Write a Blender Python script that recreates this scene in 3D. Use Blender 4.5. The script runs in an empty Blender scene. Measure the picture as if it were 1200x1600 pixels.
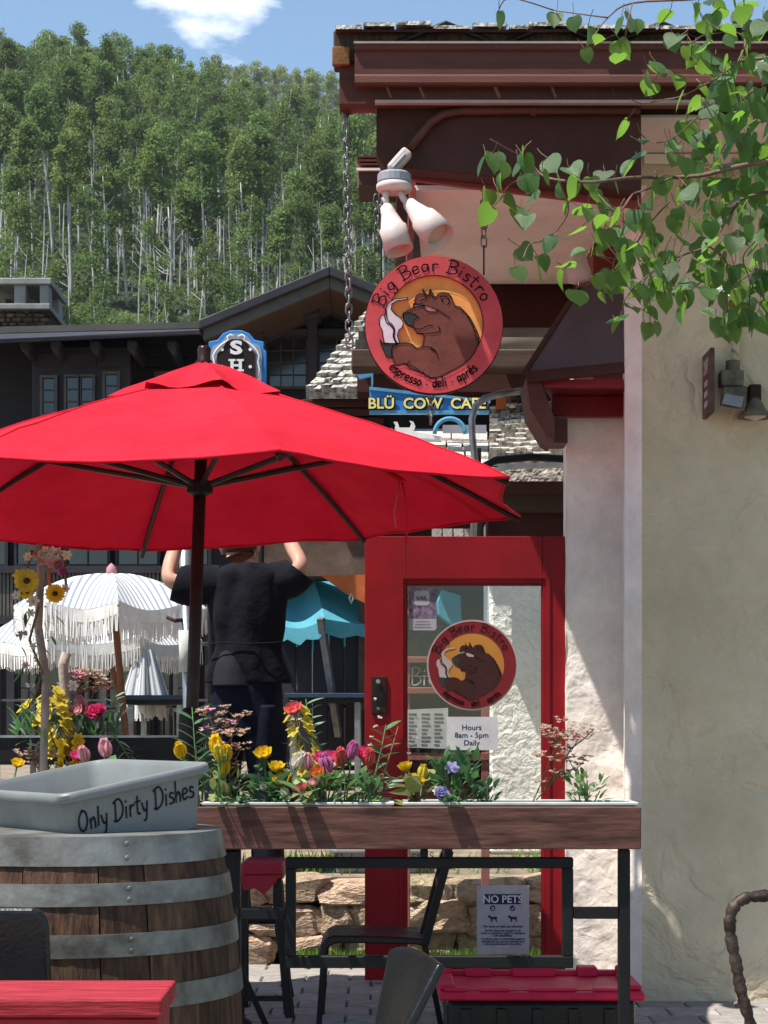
import bpy, bmesh, math, random
from mathutils import Vector, Matrix, noise
R = math.radians
rnd = random.Random(11)
SC = bpy.context.scene
COL = SC.collection

# ------------------------------------------------------------------ camera, sky, sun, exposure
F = 3000.0; YH = 1130.0; EYE = 1.2
cam_d = bpy.data.cameras.new('camera'); cam = bpy.data.objects.new('camera', cam_d); COL.objects.link(cam)
cam.location = (0, 0, EYE); cam.rotation_euler = (R(90), 0, 0)
cam_d.lens = F / 1600 * 36; cam_d.shift_y = (YH - 800) / 1600
cam_d.clip_start = 0.1; cam_d.clip_end = 3000
SC.camera = cam
SUN = Vector((-0.42, -0.215, 1.0)).normalized()
ELEV = math.asin(SUN.z); ROT = math.atan2(SUN.x, SUN.y)
w = bpy.data.worlds.new('World'); SC.world = w; w.use_nodes = True
def build_world():
    nt = w.node_tree; n = nt.nodes; l = nt.links; n.clear()
    out = n.new('ShaderNodeOutputWorld'); bg = n.new('ShaderNodeBackground'); bg.inputs[1].default_value = 0.098
    sky = n.new('ShaderNodeTexSky'); sky.sky_type = 'NISHITA'; sky.sun_disc = False
    sky.sun_elevation = ELEV; sky.sun_rotation = ROT; sky.altitude = 600; sky.air_density = 1.15; sky.dust_density = 0.3; sky.ozone_density = 1.3
    tc = n.new('ShaderNodeTexCoord'); mp = n.new('ShaderNodeMapping'); mp.inputs['Scale'].default_value = (1.0, 1.0, 2.6)
    mp.inputs['Location'].default_value = (0.475, 0.0, 0.03)
    nz = n.new('ShaderNodeTexNoise'); nz.inputs['Scale'].default_value = 7.5; nz.inputs['Detail'].default_value = 9; nz.inputs['Roughness'].default_value = 0.55
    cr = n.new('ShaderNodeValToRGB'); cr.color_ramp.elements[0].position = 0.60; cr.color_ramp.elements[1].position = 0.74
    ds = n.new('ShaderNodeVectorMath'); ds.operation = 'DISTANCE'; ds.inputs[1].default_value = Vector((-0.098, 1.0, 0.358)).normalized()
    sx = n.new('ShaderNodeMapRange'); sx.inputs[1].default_value = 0.0; sx.inputs[2].default_value = 0.055; sx.inputs[3].default_value = 0.30; sx.inputs[4].default_value = 0.0
    ad = n.new('ShaderNodeMath'); ad.operation = 'ADD'
    mx = n.new('ShaderNodeMixRGB'); mx.inputs[2].default_value = (10.5, 10.8, 11.2, 1)
    l.new(tc.outputs['Generated'], mp.inputs[0]); l.new(mp.outputs[0], nz.inputs[0]); l.new(tc.outputs['Generated'], ds.inputs[0]); l.new(ds.outputs['Value'], sx.inputs[0]); l.new(nz.outputs[0], ad.inputs[0]); l.new(sx.outputs[0], ad.inputs[1]); l.new(ad.outputs[0], cr.inputs[0])
    tn = n.new('ShaderNodeMixRGB'); tn.blend_type = 'MULTIPLY'; tn.inputs[0].default_value = 1; tn.inputs[2].default_value = (0.93, 1.02, 1.03, 1); l.new(sky.outputs[0], tn.inputs[1]); l.new(cr.outputs[0], mx.inputs[0]); l.new(tn.outputs[0], mx.inputs[1]); l.new(mx.outputs[0], bg.inputs[0]); l.new(bg.outputs[0], out.inputs[0])
build_world()
sd = bpy.data.lights.new('sun', 'SUN'); sd.energy = 5.0; sd.angle = R(0.5); sd.color = (1.0, 0.95, 0.88)
so = bpy.data.objects.new('sun', sd); COL.objects.link(so); so.rotation_euler = (-SUN).to_track_quat('-Z', 'Y').to_euler(); so.location = (-20, -10, 50)
vs = SC.view_settings; vs.view_transform = 'Standard'; vs.look = 'None'; vs.exposure = 0.8; vs.gamma = 1; vs.use_curve_mapping = False
SC.cycles.max_bounces = 8; SC.cycles.transparent_max_bounces = 16; SC.cycles.use_denoising = True

# ------------------------------------------------------------------ materials
MATS = {}
def mat(name, c, rough=0.7, var=0.12, scale=6, c2=None, bump=0.15, bscale=60, bdist=0.01, metal=0.0, rv=0.0, transl=0.0,
        stretch=(1, 1, 1), spec=0.22, ridge=0.16, grime=0.2, gscale=None, kind=None, tcol=None, detail=6, hue=0.0):
    if name in MATS: return MATS[name]
    m = bpy.data.materials.new(name); m.use_nodes = True; nt = m.node_tree; n = nt.nodes; l = nt.links
    b = n['Principled BSDF']; out = n['Material Output']
    b.inputs['Roughness'].default_value = rough; b.inputs['Metallic'].default_value = metal
    b.inputs['Specular IOR Level'].default_value = spec
    tc = n.new('ShaderNodeTexCoord'); mp = n.new('ShaderNodeMapping'); mp.inputs['Scale'].default_value = stretch
    oi = n.new('ShaderNodeObjectInfo'); l.new(tc.outputs['Object'], mp.inputs[0])
    off = n.new('ShaderNodeVectorMath'); off.operation = 'SCALE'; off.inputs[0].default_value = (17, 31, 47); l.new(oi.outputs['Random'], off.inputs['Scale'])
    add = n.new('ShaderNodeVectorMath'); add.operation = 'ADD'; l.new(mp.outputs[0], add.inputs[0]); l.new(off.outputs[0], add.inputs[1])
    vec = add.outputs[0] if rv or hue else mp.outputs[0]
    nz = n.new('ShaderNodeTexNoise'); nz.inputs['Scale'].default_value = scale; nz.inputs['Detail'].default_value = detail; nz.inputs['Roughness'].default_value = 0.6
    l.new(vec, nz.inputs[0])
    cr = n.new('ShaderNodeValToRGB'); cr.color_ramp.elements[0].position = 0.33; cr.color_ramp.elements[1].position = 0.67
    lo = tuple(max(0, x * (1 - var)) for x in c); hi = tuple(min(1, x * (1 + var)) for x in c) if c2 is None else c2
    cr.color_ramp.elements[0].color = (*lo, 1); cr.color_ramp.elements[1].color = (*hi, 1)
    l.new(nz.outputs[0], cr.inputs[0]); colo = cr.outputs[0]
    if grime:
        gn = n.new('ShaderNodeTexNoise'); gn.inputs['Scale'].default_value = gscale or max(1.5, scale * .45); gn.inputs['Detail'].default_value = 12; gn.inputs['Roughness'].default_value = 0.75; l.new(tc.outputs['Object'], gn.inputs[0])
        gr = n.new('ShaderNodeMapRange'); gr.inputs[1].default_value = .35; gr.inputs[2].default_value = .6; gr.inputs[3].default_value = 1 - grime; gr.inputs[4].default_value = 1.0; l.new(gn.outputs[0], gr.inputs[0])
        gm = n.new('ShaderNodeMixRGB'); gm.blend_type = 'MULTIPLY'; gm.inputs[0].default_value = 1; l.new(colo, gm.inputs[1]); l.new(gr.outputs[0], gm.inputs[2]); colo = gm.outputs[0]
        rm = n.new('ShaderNodeMapRange'); rm.inputs[1].default_value = .35; rm.inputs[2].default_value = .65; rm.inputs[3].default_value = min(1, rough + .12); rm.inputs[4].default_value = max(.05, rough - .1); l.new(gn.outputs[0], rm.inputs[0]); l.new(rm.outputs[0], b.inputs['Roughness'])
    if rv or hue:
        hs = n.new('ShaderNodeHueSaturation')
        mr = n.new('ShaderNodeMapRange'); mr.inputs[3].default_value = 1 - rv; mr.inputs[4].default_value = 1 + rv
        l.new(oi.outputs['Random'], mr.inputs[0]); l.new(mr.outputs[0], hs.inputs['Value']); l.new(colo, hs.inputs['Color'])
        if hue:
            m2 = n.new('ShaderNodeMath'); m2.operation = 'MULTIPLY'; m2.inputs[1].default_value = 7.31; l.new(oi.outputs['Random'], m2.inputs[0])
            m3 = n.new('ShaderNodeMath'); m3.operation = 'FRACT'; l.new(m2.outputs[0], m3.inputs[0])
            m4 = n.new('ShaderNodeMapRange'); m4.inputs[3].default_value = 0.5 - hue; m4.inputs[4].default_value = 0.5 + hue
            l.new(m3.outputs[0], m4.inputs[0]); l.new(m4.outputs[0], hs.inputs['Hue'])
        colo = hs.outputs[0]
    l.new(colo, b.inputs['Base Color'])
    h = None
    if kind == 'stucco':
        n1 = n.new('ShaderNodeTexNoise'); n1.inputs['Scale'].default_value = bscale; n1.inputs['Detail'].default_value = 8; n1.inputs['Distortion'].default_value = 0.6
        n2 = n.new('ShaderNodeTexNoise'); n2.inputs['Scale'].default_value = bscale * 0.22; n2.inputs['Detail'].default_value = 4; n2.inputs['Distortion'].default_value = 0.9
        l.new(vec, n1.inputs[0]); l.new(vec, n2.inputs[0])
        rg = n.new('ShaderNodeMath'); rg.operation = 'SUBTRACT'; rg.inputs[1].default_value = 0.5; l.new(n2.outputs[0], rg.inputs[0])
        ab = n.new('ShaderNodeMath'); ab.operation = 'ABSOLUTE'; l.new(rg.outputs[0], ab.inputs[0])
        sm = n.new('ShaderNodeMath'); sm.operation = 'MULTIPLY'; sm.inputs[1].default_value = 14; sm.use_clamp = True; l.new(ab.outputs[0], sm.inputs[0])
        pw = n.new('ShaderNodeMath'); pw.operation = 'MULTIPLY_ADD'; pw.inputs[1].default_value = ridge; l.new(sm.outputs[0], pw.inputs[0]); l.new(n1.outputs[0], pw.inputs[2])
        h = pw.outputs[0]
    elif bump:
        nb = n.new('ShaderNodeTexNoise'); nb.inputs['Scale'].default_value = bscale; nb.inputs['Detail'].default_value = 5; l.new(vec, nb.inputs[0]); h = nb.outputs[0]
    if h is not None:
        bp = n.new('ShaderNodeBump'); bp.inputs['Strength'].default_value = bump; bp.inputs['Distance'].default_value = bdist
        l.new(h, bp.inputs['Height']); l.new(bp.outputs[0], b.inputs['Normal'])
    if transl:
        tb = n.new('ShaderNodeBsdfTranslucent'); ms = n.new('ShaderNodeMixShader'); ms.inputs[0].default_value = transl
        if tcol: tb.inputs[0].default_value = (*tcol, 1)
        else: l.new(colo, tb.inputs[0])
        l.new(b.outputs[0], ms.inputs[1]); l.new(tb.outputs[0], ms.inputs[2]); l.new(ms.outputs[0], out.inputs[0])
    MATS[name] = m; return m
def glass_mat(name, tint=(0.95, 0.97, 0.96), refl=1.0):
    m = bpy.data.materials.new(name); m.use_nodes = True; nt = m.node_tree; n = nt.nodes; l = nt.links
    n.remove(n['Principled BSDF']); out = n['Material Output']
    t = n.new('ShaderNodeBsdfTransparent'); t.inputs[0].default_value = (*tint, 1); g = n.new('ShaderNodeBsdfGlossy'); g.inputs['Roughness'].default_value = 0.02
    fr = n.new('ShaderNodeFresnel'); fr.inputs[0].default_value = 1.45; mx = n.new('ShaderNodeMixShader')
    l.new(fr.outputs[0], mx.inputs[0]); l.new(t.outputs[0], mx.inputs[1]); l.new(g.outputs[0], mx.inputs[2]); l.new(mx.outputs[0], out.inputs[0])
    return m

def flat(name, c, rough=0.6, **k): return mat(name, c, rough, var=0.05, scale=12, bump=0.05, bscale=150, **k)
WOOD = dict(stretch=(1.5, 14, 14))
MT = dict(
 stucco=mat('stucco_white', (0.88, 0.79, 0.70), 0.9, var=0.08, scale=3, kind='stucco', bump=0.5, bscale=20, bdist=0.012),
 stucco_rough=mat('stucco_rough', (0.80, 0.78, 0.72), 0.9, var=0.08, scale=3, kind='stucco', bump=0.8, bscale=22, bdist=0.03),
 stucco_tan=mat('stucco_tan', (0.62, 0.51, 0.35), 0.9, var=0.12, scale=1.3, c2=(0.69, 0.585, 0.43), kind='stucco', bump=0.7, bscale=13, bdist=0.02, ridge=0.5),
 beige=mat('beige_ceiling', (0.84, 0.78, 0.70), 0.8, var=0.04, scale=2, bump=0.08, bscale=30),
 brown=mat('brown_paint', (0.100, 0.034, 0.024), 0.55, var=0.15, scale=5, bump=0.12, bscale=25, stretch=(1, 6, 6)),
 brown_dk=mat('dark_brown_paint', (0.058, 0.018, 0.012), 0.6, var=0.15, scale=5, bump=0.12, bscale=25),
 maroon=mat('maroon_paint_and_glow', (0.22, 0.050, 0.045), 0.6, var=0.10, scale=5, bump=0.08, bscale=25),
 redpaint=mat('red_paint', (0.25, 0.005, 0.010), 0.5, spec=0.2, var=0.12, scale=5, bump=0.12, bscale=60, bdist=0.004),
 darkred=mat('dark_red_paint', (0.22, 0.008, 0.012), 0.5, var=0.10, scale=5, bump=0.08, bscale=40),
 flash=mat('weathered_flashing', (0.035, 0.030, 0.026), 0.7, var=0.4, scale=9, c2=(0.10, 0.075, 0.055), bump=0.3, bscale=40, stretch=(6, 6, 1)),
 copper=mat('copper_patch', (0.50, 0.20, 0.06), 0.45, var=0.3, scale=20, c2=(0.16, 0.07, 0.03), metal=0.5, bump=0.2),
 hood=mat('hood_metal', (0.12, 0.088, 0.098), 0.5, var=0.10, scale=4, bump=0.05, bscale=20),
 shake=mat('cedar_shake', (0.46, 0.42, 0.36), 0.9, var=0.25, scale=30, c2=(0.70, 0.66, 0.60), bump=0.5, bscale=60, rv=0.22, stretch=(3, 1, 1)),
 shake_roof=mat('chipped_roof', (0.27, 0.25, 0.20), 0.95, var=0.3, scale=28, c2=(0.80, 0.75, 0.66), bump=1.0, bscale=34, bdist=0.05, detail=3),
 chalet=mat('chalet_paint', (0.017, 0.015, 0.018), 0.6, var=0.2, scale=2, bump=0.2, bscale=10, stretch=(1, 1, 6)),
 chalet2=mat('chalet_trim', (0.036, 0.032, 0.040), 0.55, var=0.15, scale=3, bump=0.1, bscale=12),
 eave_wood=mat('eave_wood', (0.075, 0.045, 0.03), 0.7, var=0.2, scale=4, bump=0.15, bscale=12, stretch=(1, 8, 8)),
 pane=mat('dark_pane', (0.012, 0.014, 0.018), 0.08, var=0.1, scale=1, bump=0.02, bscale=1.5, spec=0.8),
 picket=mat('picket_grey', (0.10, 0.095, 0.08), 0.7, var=0.15, scale=6, bump=0.1),
 red_cloth=mat('red_canvas', (0.56, 0.007, 0.024), 0.85, var=0.10, scale=5, bump=0.5, bscale=5, bdist=0.035, transl=0.07, spec=0.2, tcol=(0.62, 0.0, 0.03)),
 blackmetal=mat('black_metal', (0.008, 0.008, 0.009), 0.5, spec=0.25, var=0.2, scale=10, bump=0.06, bscale=90),
 bronze=mat('bronze_metal', (0.030, 0.016, 0.014), 0.35, var=0.2, scale=10, bump=0.05, bscale=90, metal=0.3),
 steel=mat('galvanised_steel', (0.34, 0.35, 0.35), 0.42, var=0.25, scale=14, bump=0.1, bscale=50, metal=0.8),
 hoopsteel=mat('hoop_steel', (0.13, 0.115, 0.095), 0.5, var=0.35, scale=7, c2=(0.29, 0.29, 0.265), bump=0.3, bscale=24, metal=0.55),
 chain=mat('chain_steel', (0.20, 0.20, 0.19), 0.4, var=0.2, scale=30, metal=0.8, bump=0.05),
 oak=mat('barrel_oak', (0.050, 0.024, 0.013), 0.65, var=0.4, scale=9, c2=(0.13, 0.066, 0.036), bump=0.5, bscale=26, bdist=0.008, rv=0.25, stretch=(6, 6, 0.7)),
 plank=mat('plank_wood', (0.075, 0.030, 0.022), 0.6, var=0.3, scale=5, c2=(0.17, 0.075, 0.055), bump=0.4, bscale=9, bdist=0.006, stretch=(1.0, 9, 7)),
 tub=mat('grey_plastic', (0.20, 0.212, 0.208), 0.42, var=0.04, scale=5, bump=0.05, bscale=60),
 ink=flat('marker_ink', (0.012, 0.012, 0.014), 0.5),
 liner=mat('white_liner', (0.50, 0.52, 0.48), 0.6, var=0.15, scale=8, bump=0.05),
 redlid=mat('red_plastic', (0.62, 0.010, 0.060), 0.5, spec=0.3, var=0.06, scale=8, bump=0.08, bscale=40),
 blackplastic=mat('black_plastic', (0.007, 0.007, 0.008), 0.3, spec=0.4, var=0.2, scale=10, bump=0.08, bscale=120),
 redtable=mat('red_table_paint', (0.30, 0.010, 0.018), 0.6, spec=0.3, var=0.2, scale=9, c2=(0.40, 0.028, 0.040), bump=0.3, bscale=14, stretch=(1, 10, 10)),
 cushion=mat('red_vinyl', (0.28, 0.012, 0.03), 0.4, var=0.1, scale=6, bump=0.2, bscale=14),
 stone=mat('sandstone', (0.42, 0.29, 0.18), 0.9, var=0.2, scale=7, c2=(0.60, 0.46, 0.32), bump=0.9, bscale=11, bdist=0.05, rv=0.18, hue=0.015),
 stone_dk=mat('fieldstone', (0.10, 0.065, 0.045), 0.9, var=0.3, scale=3, c2=(0.20, 0.14, 0.10), bump=0.6, bscale=8, rv=0.3, hue=0.02),
 mortar=mat('mortar_earth', (0.055, 0.040, 0.028), 0.95, var=0.3, scale=12, bump=0.5),
 paver=mat('concrete_paver', (0.30, 0.275, 0.25), 0.9, var=0.15, scale=20, bump=0.3, bscale=80, rv=0.12),
 sand=mat('joint_sand', (0.20, 0.18, 0.15), 0.95, var=0.2, scale=30, bump=0.4),
 terrace=mat('terrace_ground', (0.20, 0.15, 0.11), 0.95, var=0.3, scale=5, c2=(0.34, 0.27, 0.20), bump=0.5, bscale=20),
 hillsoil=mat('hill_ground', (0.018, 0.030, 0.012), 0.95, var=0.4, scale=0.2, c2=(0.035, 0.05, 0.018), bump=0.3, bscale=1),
 skin=mat('skin', (0.50, 0.27, 0.19), 0.55, var=0.08, scale=14, bump=0.12, bscale=120, bdist=0.003),
 shirt=mat('black_shirt', (0.008, 0.008, 0.012), 0.9, spec=0.12, var=0.15, scale=8, bump=0.5, bscale=9, bdist=0.03),
 trousers=mat('navy_trousers', (0.006, 0.008, 0.018), 0.9, spec=0.12, var=0.15, scale=8, bump=0.5, bscale=7, bdist=0.03),
 apron=mat('apron_cloth', (0.020, 0.019, 0.027), 0.9, spec=0.12, var=0.15, scale=8, bump=0.3, bscale=9, bdist=0.02),
 hair=mat('dark_hair', (0.045, 0.02, 0.014), 0.6, var=0.3, scale=40, bump=0.4, bscale=60),
 leaf=mat('aspen_leaf', (0.058, 0.128, 0.046), 0.36, spec=0.5, var=0.25, scale=14, bump=0.3, bscale=40, rv=0.45, hue=0.018, transl=0.45, tcol=(0.23, 0.44, 0.05)),
 twig=mat('twig_bark', (0.16, 0.10, 0.07), 0.8, var=0.2, scale=30, bump=0.2),
 bark=mat('aspen_bark', (0.40, 0.39, 0.36), 0.85, var=0.3, scale=2.5, c2=(0.58, 0.56, 0.54), bump=0.2, bscale=8, rv=0.12, stretch=(1, 1, 0.3)),
 foliage=mat('aspen_foliage', (0.145, 0.225, 0.060), 0.7, var=0.25, scale=0.5, c2=(0.20, 0.285, 0.085), bump=0, rv=0.25, hue=0.012, transl=0.5, spec=0.2),
 foliage_y=mat('foliage_painted_sun', (0.24, 0.31, 0.10), 0.7, var=0.3, scale=0.5, c2=(0.34, 0.40, 0.15), bump=0, rv=0.15, transl=0.35, spec=0.2),  # sunlight on the far ridge is put into this brighter leaf colour
 bushfol=mat('understory_foliage', (0.115, 0.185, 0.05), 0.7, var=0.4, scale=0.12, c2=(0.19, 0.265, 0.08), bump=0, transl=0.45, spec=0.2),
 spruce=mat('spruce_needles', (0.014, 0.030, 0.016), 0.8, var=0.35, scale=1, c2=(0.025, 0.042, 0.02), bump=0, spec=0.2),
 orange=flat('orange_panel', (0.88, 0.36, 0.10), 0.6), ringred=mat('sign_red', (0.55, 0.075, 0.085), 0.55, var=0.08, scale=8, bump=0.12, bscale=40),
 bear=mat('bear_brown', (0.155, 0.048, 0.034), 0.65, var=0.12, scale=8, bump=0.2, bscale=30), line=flat('line_black', (0.018, 0.008, 0.008), 0.6),
 steam=flat('steam_white', (0.70, 0.60, 0.66), 0.6), nose=flat('nose_grey', (0.035, 0.035, 0.038), 0.5), lens=flat('lens_pink', (0.50, 0.16, 0.17), 0.5),
 dec_red=flat('decal_red', (0.20, 0.014, 0.02), 0.5), dec_or=flat('decal_orange', (0.48, 0.20, 0.035), 0.5), dec_bear=flat('decal_bear', (0.05, 0.014, 0.012), 0.5),
 dec_rim=flat('decal_rim', (0.45, 0.36, 0.33), 0.5),
 lampw=mat('lamp_white', (0.58, 0.50, 0.46), 0.45, var=0.06, scale=8, bump=0.05), glassy=mat('lamp_lens', (0.55, 0.42, 0.34), 0.2, var=0.1, scale=8, bump=0.05),
 bluep=mat('blue_paint', (0.04, 0.22, 0.58), 0.5, var=0.12, scale=6, bump=0.1), bluel=mat('light_blue_paint', (0.09, 0.30, 0.52), 0.5, var=0.15, scale=6, bump=0.1),
 greyb=flat('sign_grey', (0.30, 0.31, 0.35)), white=flat('white_paint', (0.78, 0.77, 0.75), 0.5), yellow=flat('letter_yellow', (0.80, 0.72, 0.25), 0.5),
 paper=flat('paper', (0.62, 0.61, 0.62), 0.7), papershade=flat('paper_grey', (0.40, 0.38, 0.42), 0.7), navy=flat('navy_print', (0.02, 0.02, 0.08), 0.6), grey_print=flat('grey_print', (0.30, 0.28, 0.32), 0.6),
 purple=mat('photo_print', (0.10, 0.07, 0.16), 0.5, var=0.5, scale=40, c2=(0.30, 0.22, 0.30), bump=0),
 stripe=None, fringe=flat('fringe_cream', (0.80, 0.78, 0.72), 0.85),
 teal=mat('teal_canvas', (0.12, 0.44, 0.54), 0.7, var=0.1, scale=5, bump=0.2, bscale=5, bdist=0.03, transl=0.3, tcol=(0.04, 0.35, 0.45)),
 postwood=mat('grey_post_wood', (0.34, 0.29, 0.25), 0.85, var=0.25, scale=10, bump=0.3), polewood=mat('pole_wood', (0.16, 0.065, 0.03), 0.5, var=0.2, scale=12, bump=0.1),
 easel=mat('easel_wood', (0.30, 0.10, 0.085), 0.6, var=0.15, scale=9, bump=0.2), chalkboard=flat('chalkboard', (0.018, 0.018, 0.02), 0.6), chalk=flat('chalk', (0.6, 0.58, 0.56), 0.9),
 bluemetal=mat('blue_table_metal', (0.03, 0.055, 0.10), 0.45, var=0.2, scale=8, bump=0.1), orangepost=mat('orange_post', (0.50, 0.13, 0.04), 0.6, var=0.2, scale=9, bump=0.2),
 rust=mat('cast_iron', (0.03, 0.02, 0.016), 0.5, var=0.35, scale=30, c2=(0.085, 0.06, 0.045), bump=0.5, bscale=60, metal=0.4),
 plaque=mat('plaque_brown', (0.10, 0.055, 0.045), 0.6, var=0.2, scale=20, bump=0.2), numeral=flat('numeral_pale', (0.42, 0.34, 0.32)),
 dkbox=mat('weathered_box', (0.15, 0.13, 0.10), 0.6, var=0.3, scale=20, bump=0.2),
 conc=mat('cap_concrete', (0.27, 0.27, 0.25), 0.85, var=0.15, scale=4, bump=0.2), cloudm=mat('cloud_white', (0.85, 0.85, 0.87), 1.0, var=0.02, bump=0),
 grass=mat('grass_blade', (0.10, 0.22, 0.03), 0.7, var=0.3, scale=9, c2=(0.22, 0.36, 0.06), bump=0, transl=0.3),
)
def fl(name, c, tr=0.5): return mat('petal_' + name, c, 0.5, var=0.14, scale=25, bump=0.15, bscale=60, transl=tr, rv=0.08)
PET = dict(yellow=fl('yellow', (0.85, 0.60, 0.03)), pink=fl('pink', (0.80, 0.08, 0.26)), coral=fl('coral', (0.76, 0.16, 0.15)), mauve=fl('mauve', (0.66, 0.22, 0.46)), palepink=fl('palepink', (0.78, 0.42, 0.46)),
           white=fl('white', (0.80, 0.76, 0.66)), dusty=fl('dusty', (0.52, 0.34, 0.25)), violet=fl('violet', (0.38, 0.36, 0.62)), gold=fl('gold', (0.72, 0.60, 0.08)), orange=fl('orange', (0.80, 0.22, 0.06)))
GR = dict(a=mat('leaf_dark', (0.075, 0.17, 0.075), 0.45, var=0.2, scale=20, bump=0.1, transl=0.25, rv=0.15), b=mat('leaf_mid', (0.12, 0.26, 0.09), 0.5, var=0.2, scale=20, bump=0.1, transl=0.3, rv=0.15),
          c=mat('leaf_grey', (0.19, 0.32, 0.22), 0.55, var=0.2, scale=20, bump=0.1, transl=0.25, rv=0.15), d=mat('leaf_olive', (0.24, 0.27, 0.09), 0.6, var=0.2, scale=20, bump=0.1, transl=0.25, rv=0.15), e=mat('leaf_lime', (0.32, 0.45, 0.20), 0.5, var=0.2, scale=20, bump=0.1, transl=0.3, rv=0.1))
STEMC = mat('stem_brown', (0.16, 0.12, 0.05), 0.7, var=0.2)

# ------------------------------------------------------------------ geometry helpers
def P(x, y, D): return Vector(((x - 600) / F * D, D, EYE + (YH - y) / F * D))      # a pixel of the photograph at distance D
def X(x, D): return (x - 600) / F * D
def Z(y, D): return EYE + (YH - y) / F * D
class M:
    def __init__(s): s.v = []; s.f = []; s.mi = []; s.k = 0
    def add(s, vs, fs):
        b = len(s.v); s.v += [Vector(v) for v in vs]; s.f += [tuple(b + i for i in f) for f in fs]; s.mi += [s.k] * len(fs); return s
    def box(s, x0, x1, y0, y1, z0, z1):
        return s.add([(x0, y0, z0), (x1, y0, z0), (x1, y1, z0), (x0, y1, z0), (x0, y0, z1), (x1, y0, z1), (x1, y1, z1), (x0, y1, z1)],
                     [(0, 3, 2, 1), (4, 5, 6, 7), (0, 1, 5, 4), (1, 2, 6, 5), (2, 3, 7, 6), (3, 0, 4, 7)])
    def pbox(s, x0, x1, ya, yb, D, th): # pixel rectangle at distance D, th deep
        return s.box(X(x0, D), X(x1, D), D, D + th, Z(yb, D), Z(ya, D))
    def ppoly(s, pts, D, th, back=None):  # pixel polygon extruded away from camera by th
        return s.extr([P(x, y, D) for x, y in pts], Vector((0, th, 0)))
    def extr(s, pts, d):
        n = len(pts); pts = [Vector(p) for p in pts]
        nrm = sum(((pts[i] - pts[0]).cross(pts[i + 1] - pts[0]) for i in range(1, n - 1)), Vector())
        if nrm.dot(d) > 0: pts = pts[::-1]
        return s.add(pts + [p + d for p in pts], [tuple(range(n)), tuple(range(2 * n - 1, n - 1, -1))] + [(i, i + n, (i + 1) % n + n, (i + 1) % n) for i in range(n)])
    def beam(s, a, b, wx, wz, up=Vector((0, 0, 1))):
        a = Vector(a); b = Vector(b); d = (b - a).normalized(); sx = d.cross(up)
        sx = sx.normalized() if sx.length > 1e-4 else Vector((1, 0, 0)); sz = sx.cross(d).normalized()
        c = [(-1, -1), (1, -1), (1, 1), (-1, 1)]
        vs = [p + sx * i * wx / 2 + sz * j * wz / 2 for p in (a, b) for i, j in c]
        return s.add(vs, [(3, 2, 1, 0), (4, 5, 6, 7), (0, 1, 5, 4), (1, 2, 6, 5), (2, 3, 7, 6), (3, 0, 4, 7)])
    def tube(s, pts, r, n=8, cap=True, flatten=1.0):
        pts = [Vector(p) for p in pts]; m = len(pts)
        rr = r if isinstance(r, (list, tuple)) else [r] * m
        t0 = (pts[1] - pts[0]).normalized(); u = t0.cross(Vector((0.13, 0.21, 0.97)))
        if u.length < 0.1: u = t0.cross(Vector((1, 0, 0)))
        u.normalize(); vs = []
        for i, p in enumerate(pts):
            t = (pts[min(i + 1, m - 1)] - pts[max(i - 1, 0)]).normalized()
            u = (u - t * u.dot(t)).normalized(); v = t.cross(u)
            for k in range(n):
                a = 2 * math.pi * k / n; vs.append(p + (u * math.cos(a) + v * math.sin(a) * flatten) * rr[i])
        fs = [(i * n + k, i * n + (k + 1) % n, (i + 1) * n + (k + 1) % n, (i + 1) * n + k) for i in range(m - 1) for k in range(n)]
        if cap: fs += [tuple(range(n - 1, -1, -1)), tuple((m - 1) * n + k for k in range(n))]
        return s.add(vs, fs)
    def lathe(s, prof, c, n=24, axis=None, sweep=(0, 360)):
        c = Vector(c); q = Matrix.Identity(3) if axis is None else Vector(axis).normalized().to_track_quat('Z', 'Y').to_matrix()
        full = sweep == (0, 360); m = n if full else n + 1
        vs = [c + q @ Vector((r * math.cos(R(sweep[0] + (sweep[1] - sweep[0]) * k / n)), r * math.sin(R(sweep[0] + (sweep[1] - sweep[0]) * k / n)), z)) for r, z in prof for k in range(m)]
        fs = [(i * m + k, i * m + (k + 1) % m, (i + 1) * m + (k + 1) % m, (i + 1) * m + k) for i in range(len(prof) - 1) for k in range(n)]
        if full and prof[0][0] > 1e-5: fs.append(tuple(range(m - 1, -1, -1)))
        if full and prof[-1][0] > 1e-5: fs.append(tuple((len(prof) - 1) * m + k for k in range(m)))
        return s.add(vs, fs)
    def ribbon(s, pts, wd, off):   # flat brush stroke; pts already 3D, in a plane facing -Y
        for a, b in zip(pts, pts[1:]):
            d = Vector(b) - Vector(a)
            if d.length < 1e-6: continue
            nn = Vector((-d.z, 0, d.x)).normalized() * wd / 2; e = d.normalized() * wd * 0.25; o = Vector((0, off, 0))
            a2 = Vector(a) - e + o; b2 = Vector(b) + e + o
            s.add([a2 - nn, b2 - nn, b2 + nn, a2 + nn], [(0, 1, 2, 3)])
        return s
    def build(s, name, m, parent=None, bevel=0, smooth=False, solid=0, sub=0, origin=None, segs=1):
        me = bpy.data.meshes.new(name)
        if parent is not None: o0 = wloc(parent)
        elif origin is not None: o0 = Vector(origin)
        else:
            xs = [v.x for v in s.v]; ys = [v.y for v in s.v]; zs = [v.z for v in s.v]
            o0 = Vector(((min(xs) + max(xs)) / 2, (min(ys) + max(ys)) / 2, min(zs)))
        me.from_pydata([v - o0 for v in s.v], [], s.f)
        for mm in (m if isinstance(m, list) else [m]): me.materials.append(mm)
        if isinstance(m, list): me.polygons.foreach_set('material_index', s.mi)
        if smooth: me.polygons.foreach_set('use_smooth', [True] * len(s.f))
        me.update()
        o = bpy.data.objects.new(name, me); COL.objects.link(o)
        if parent is not None: o.parent = parent
        else: o.location = o0
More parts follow.
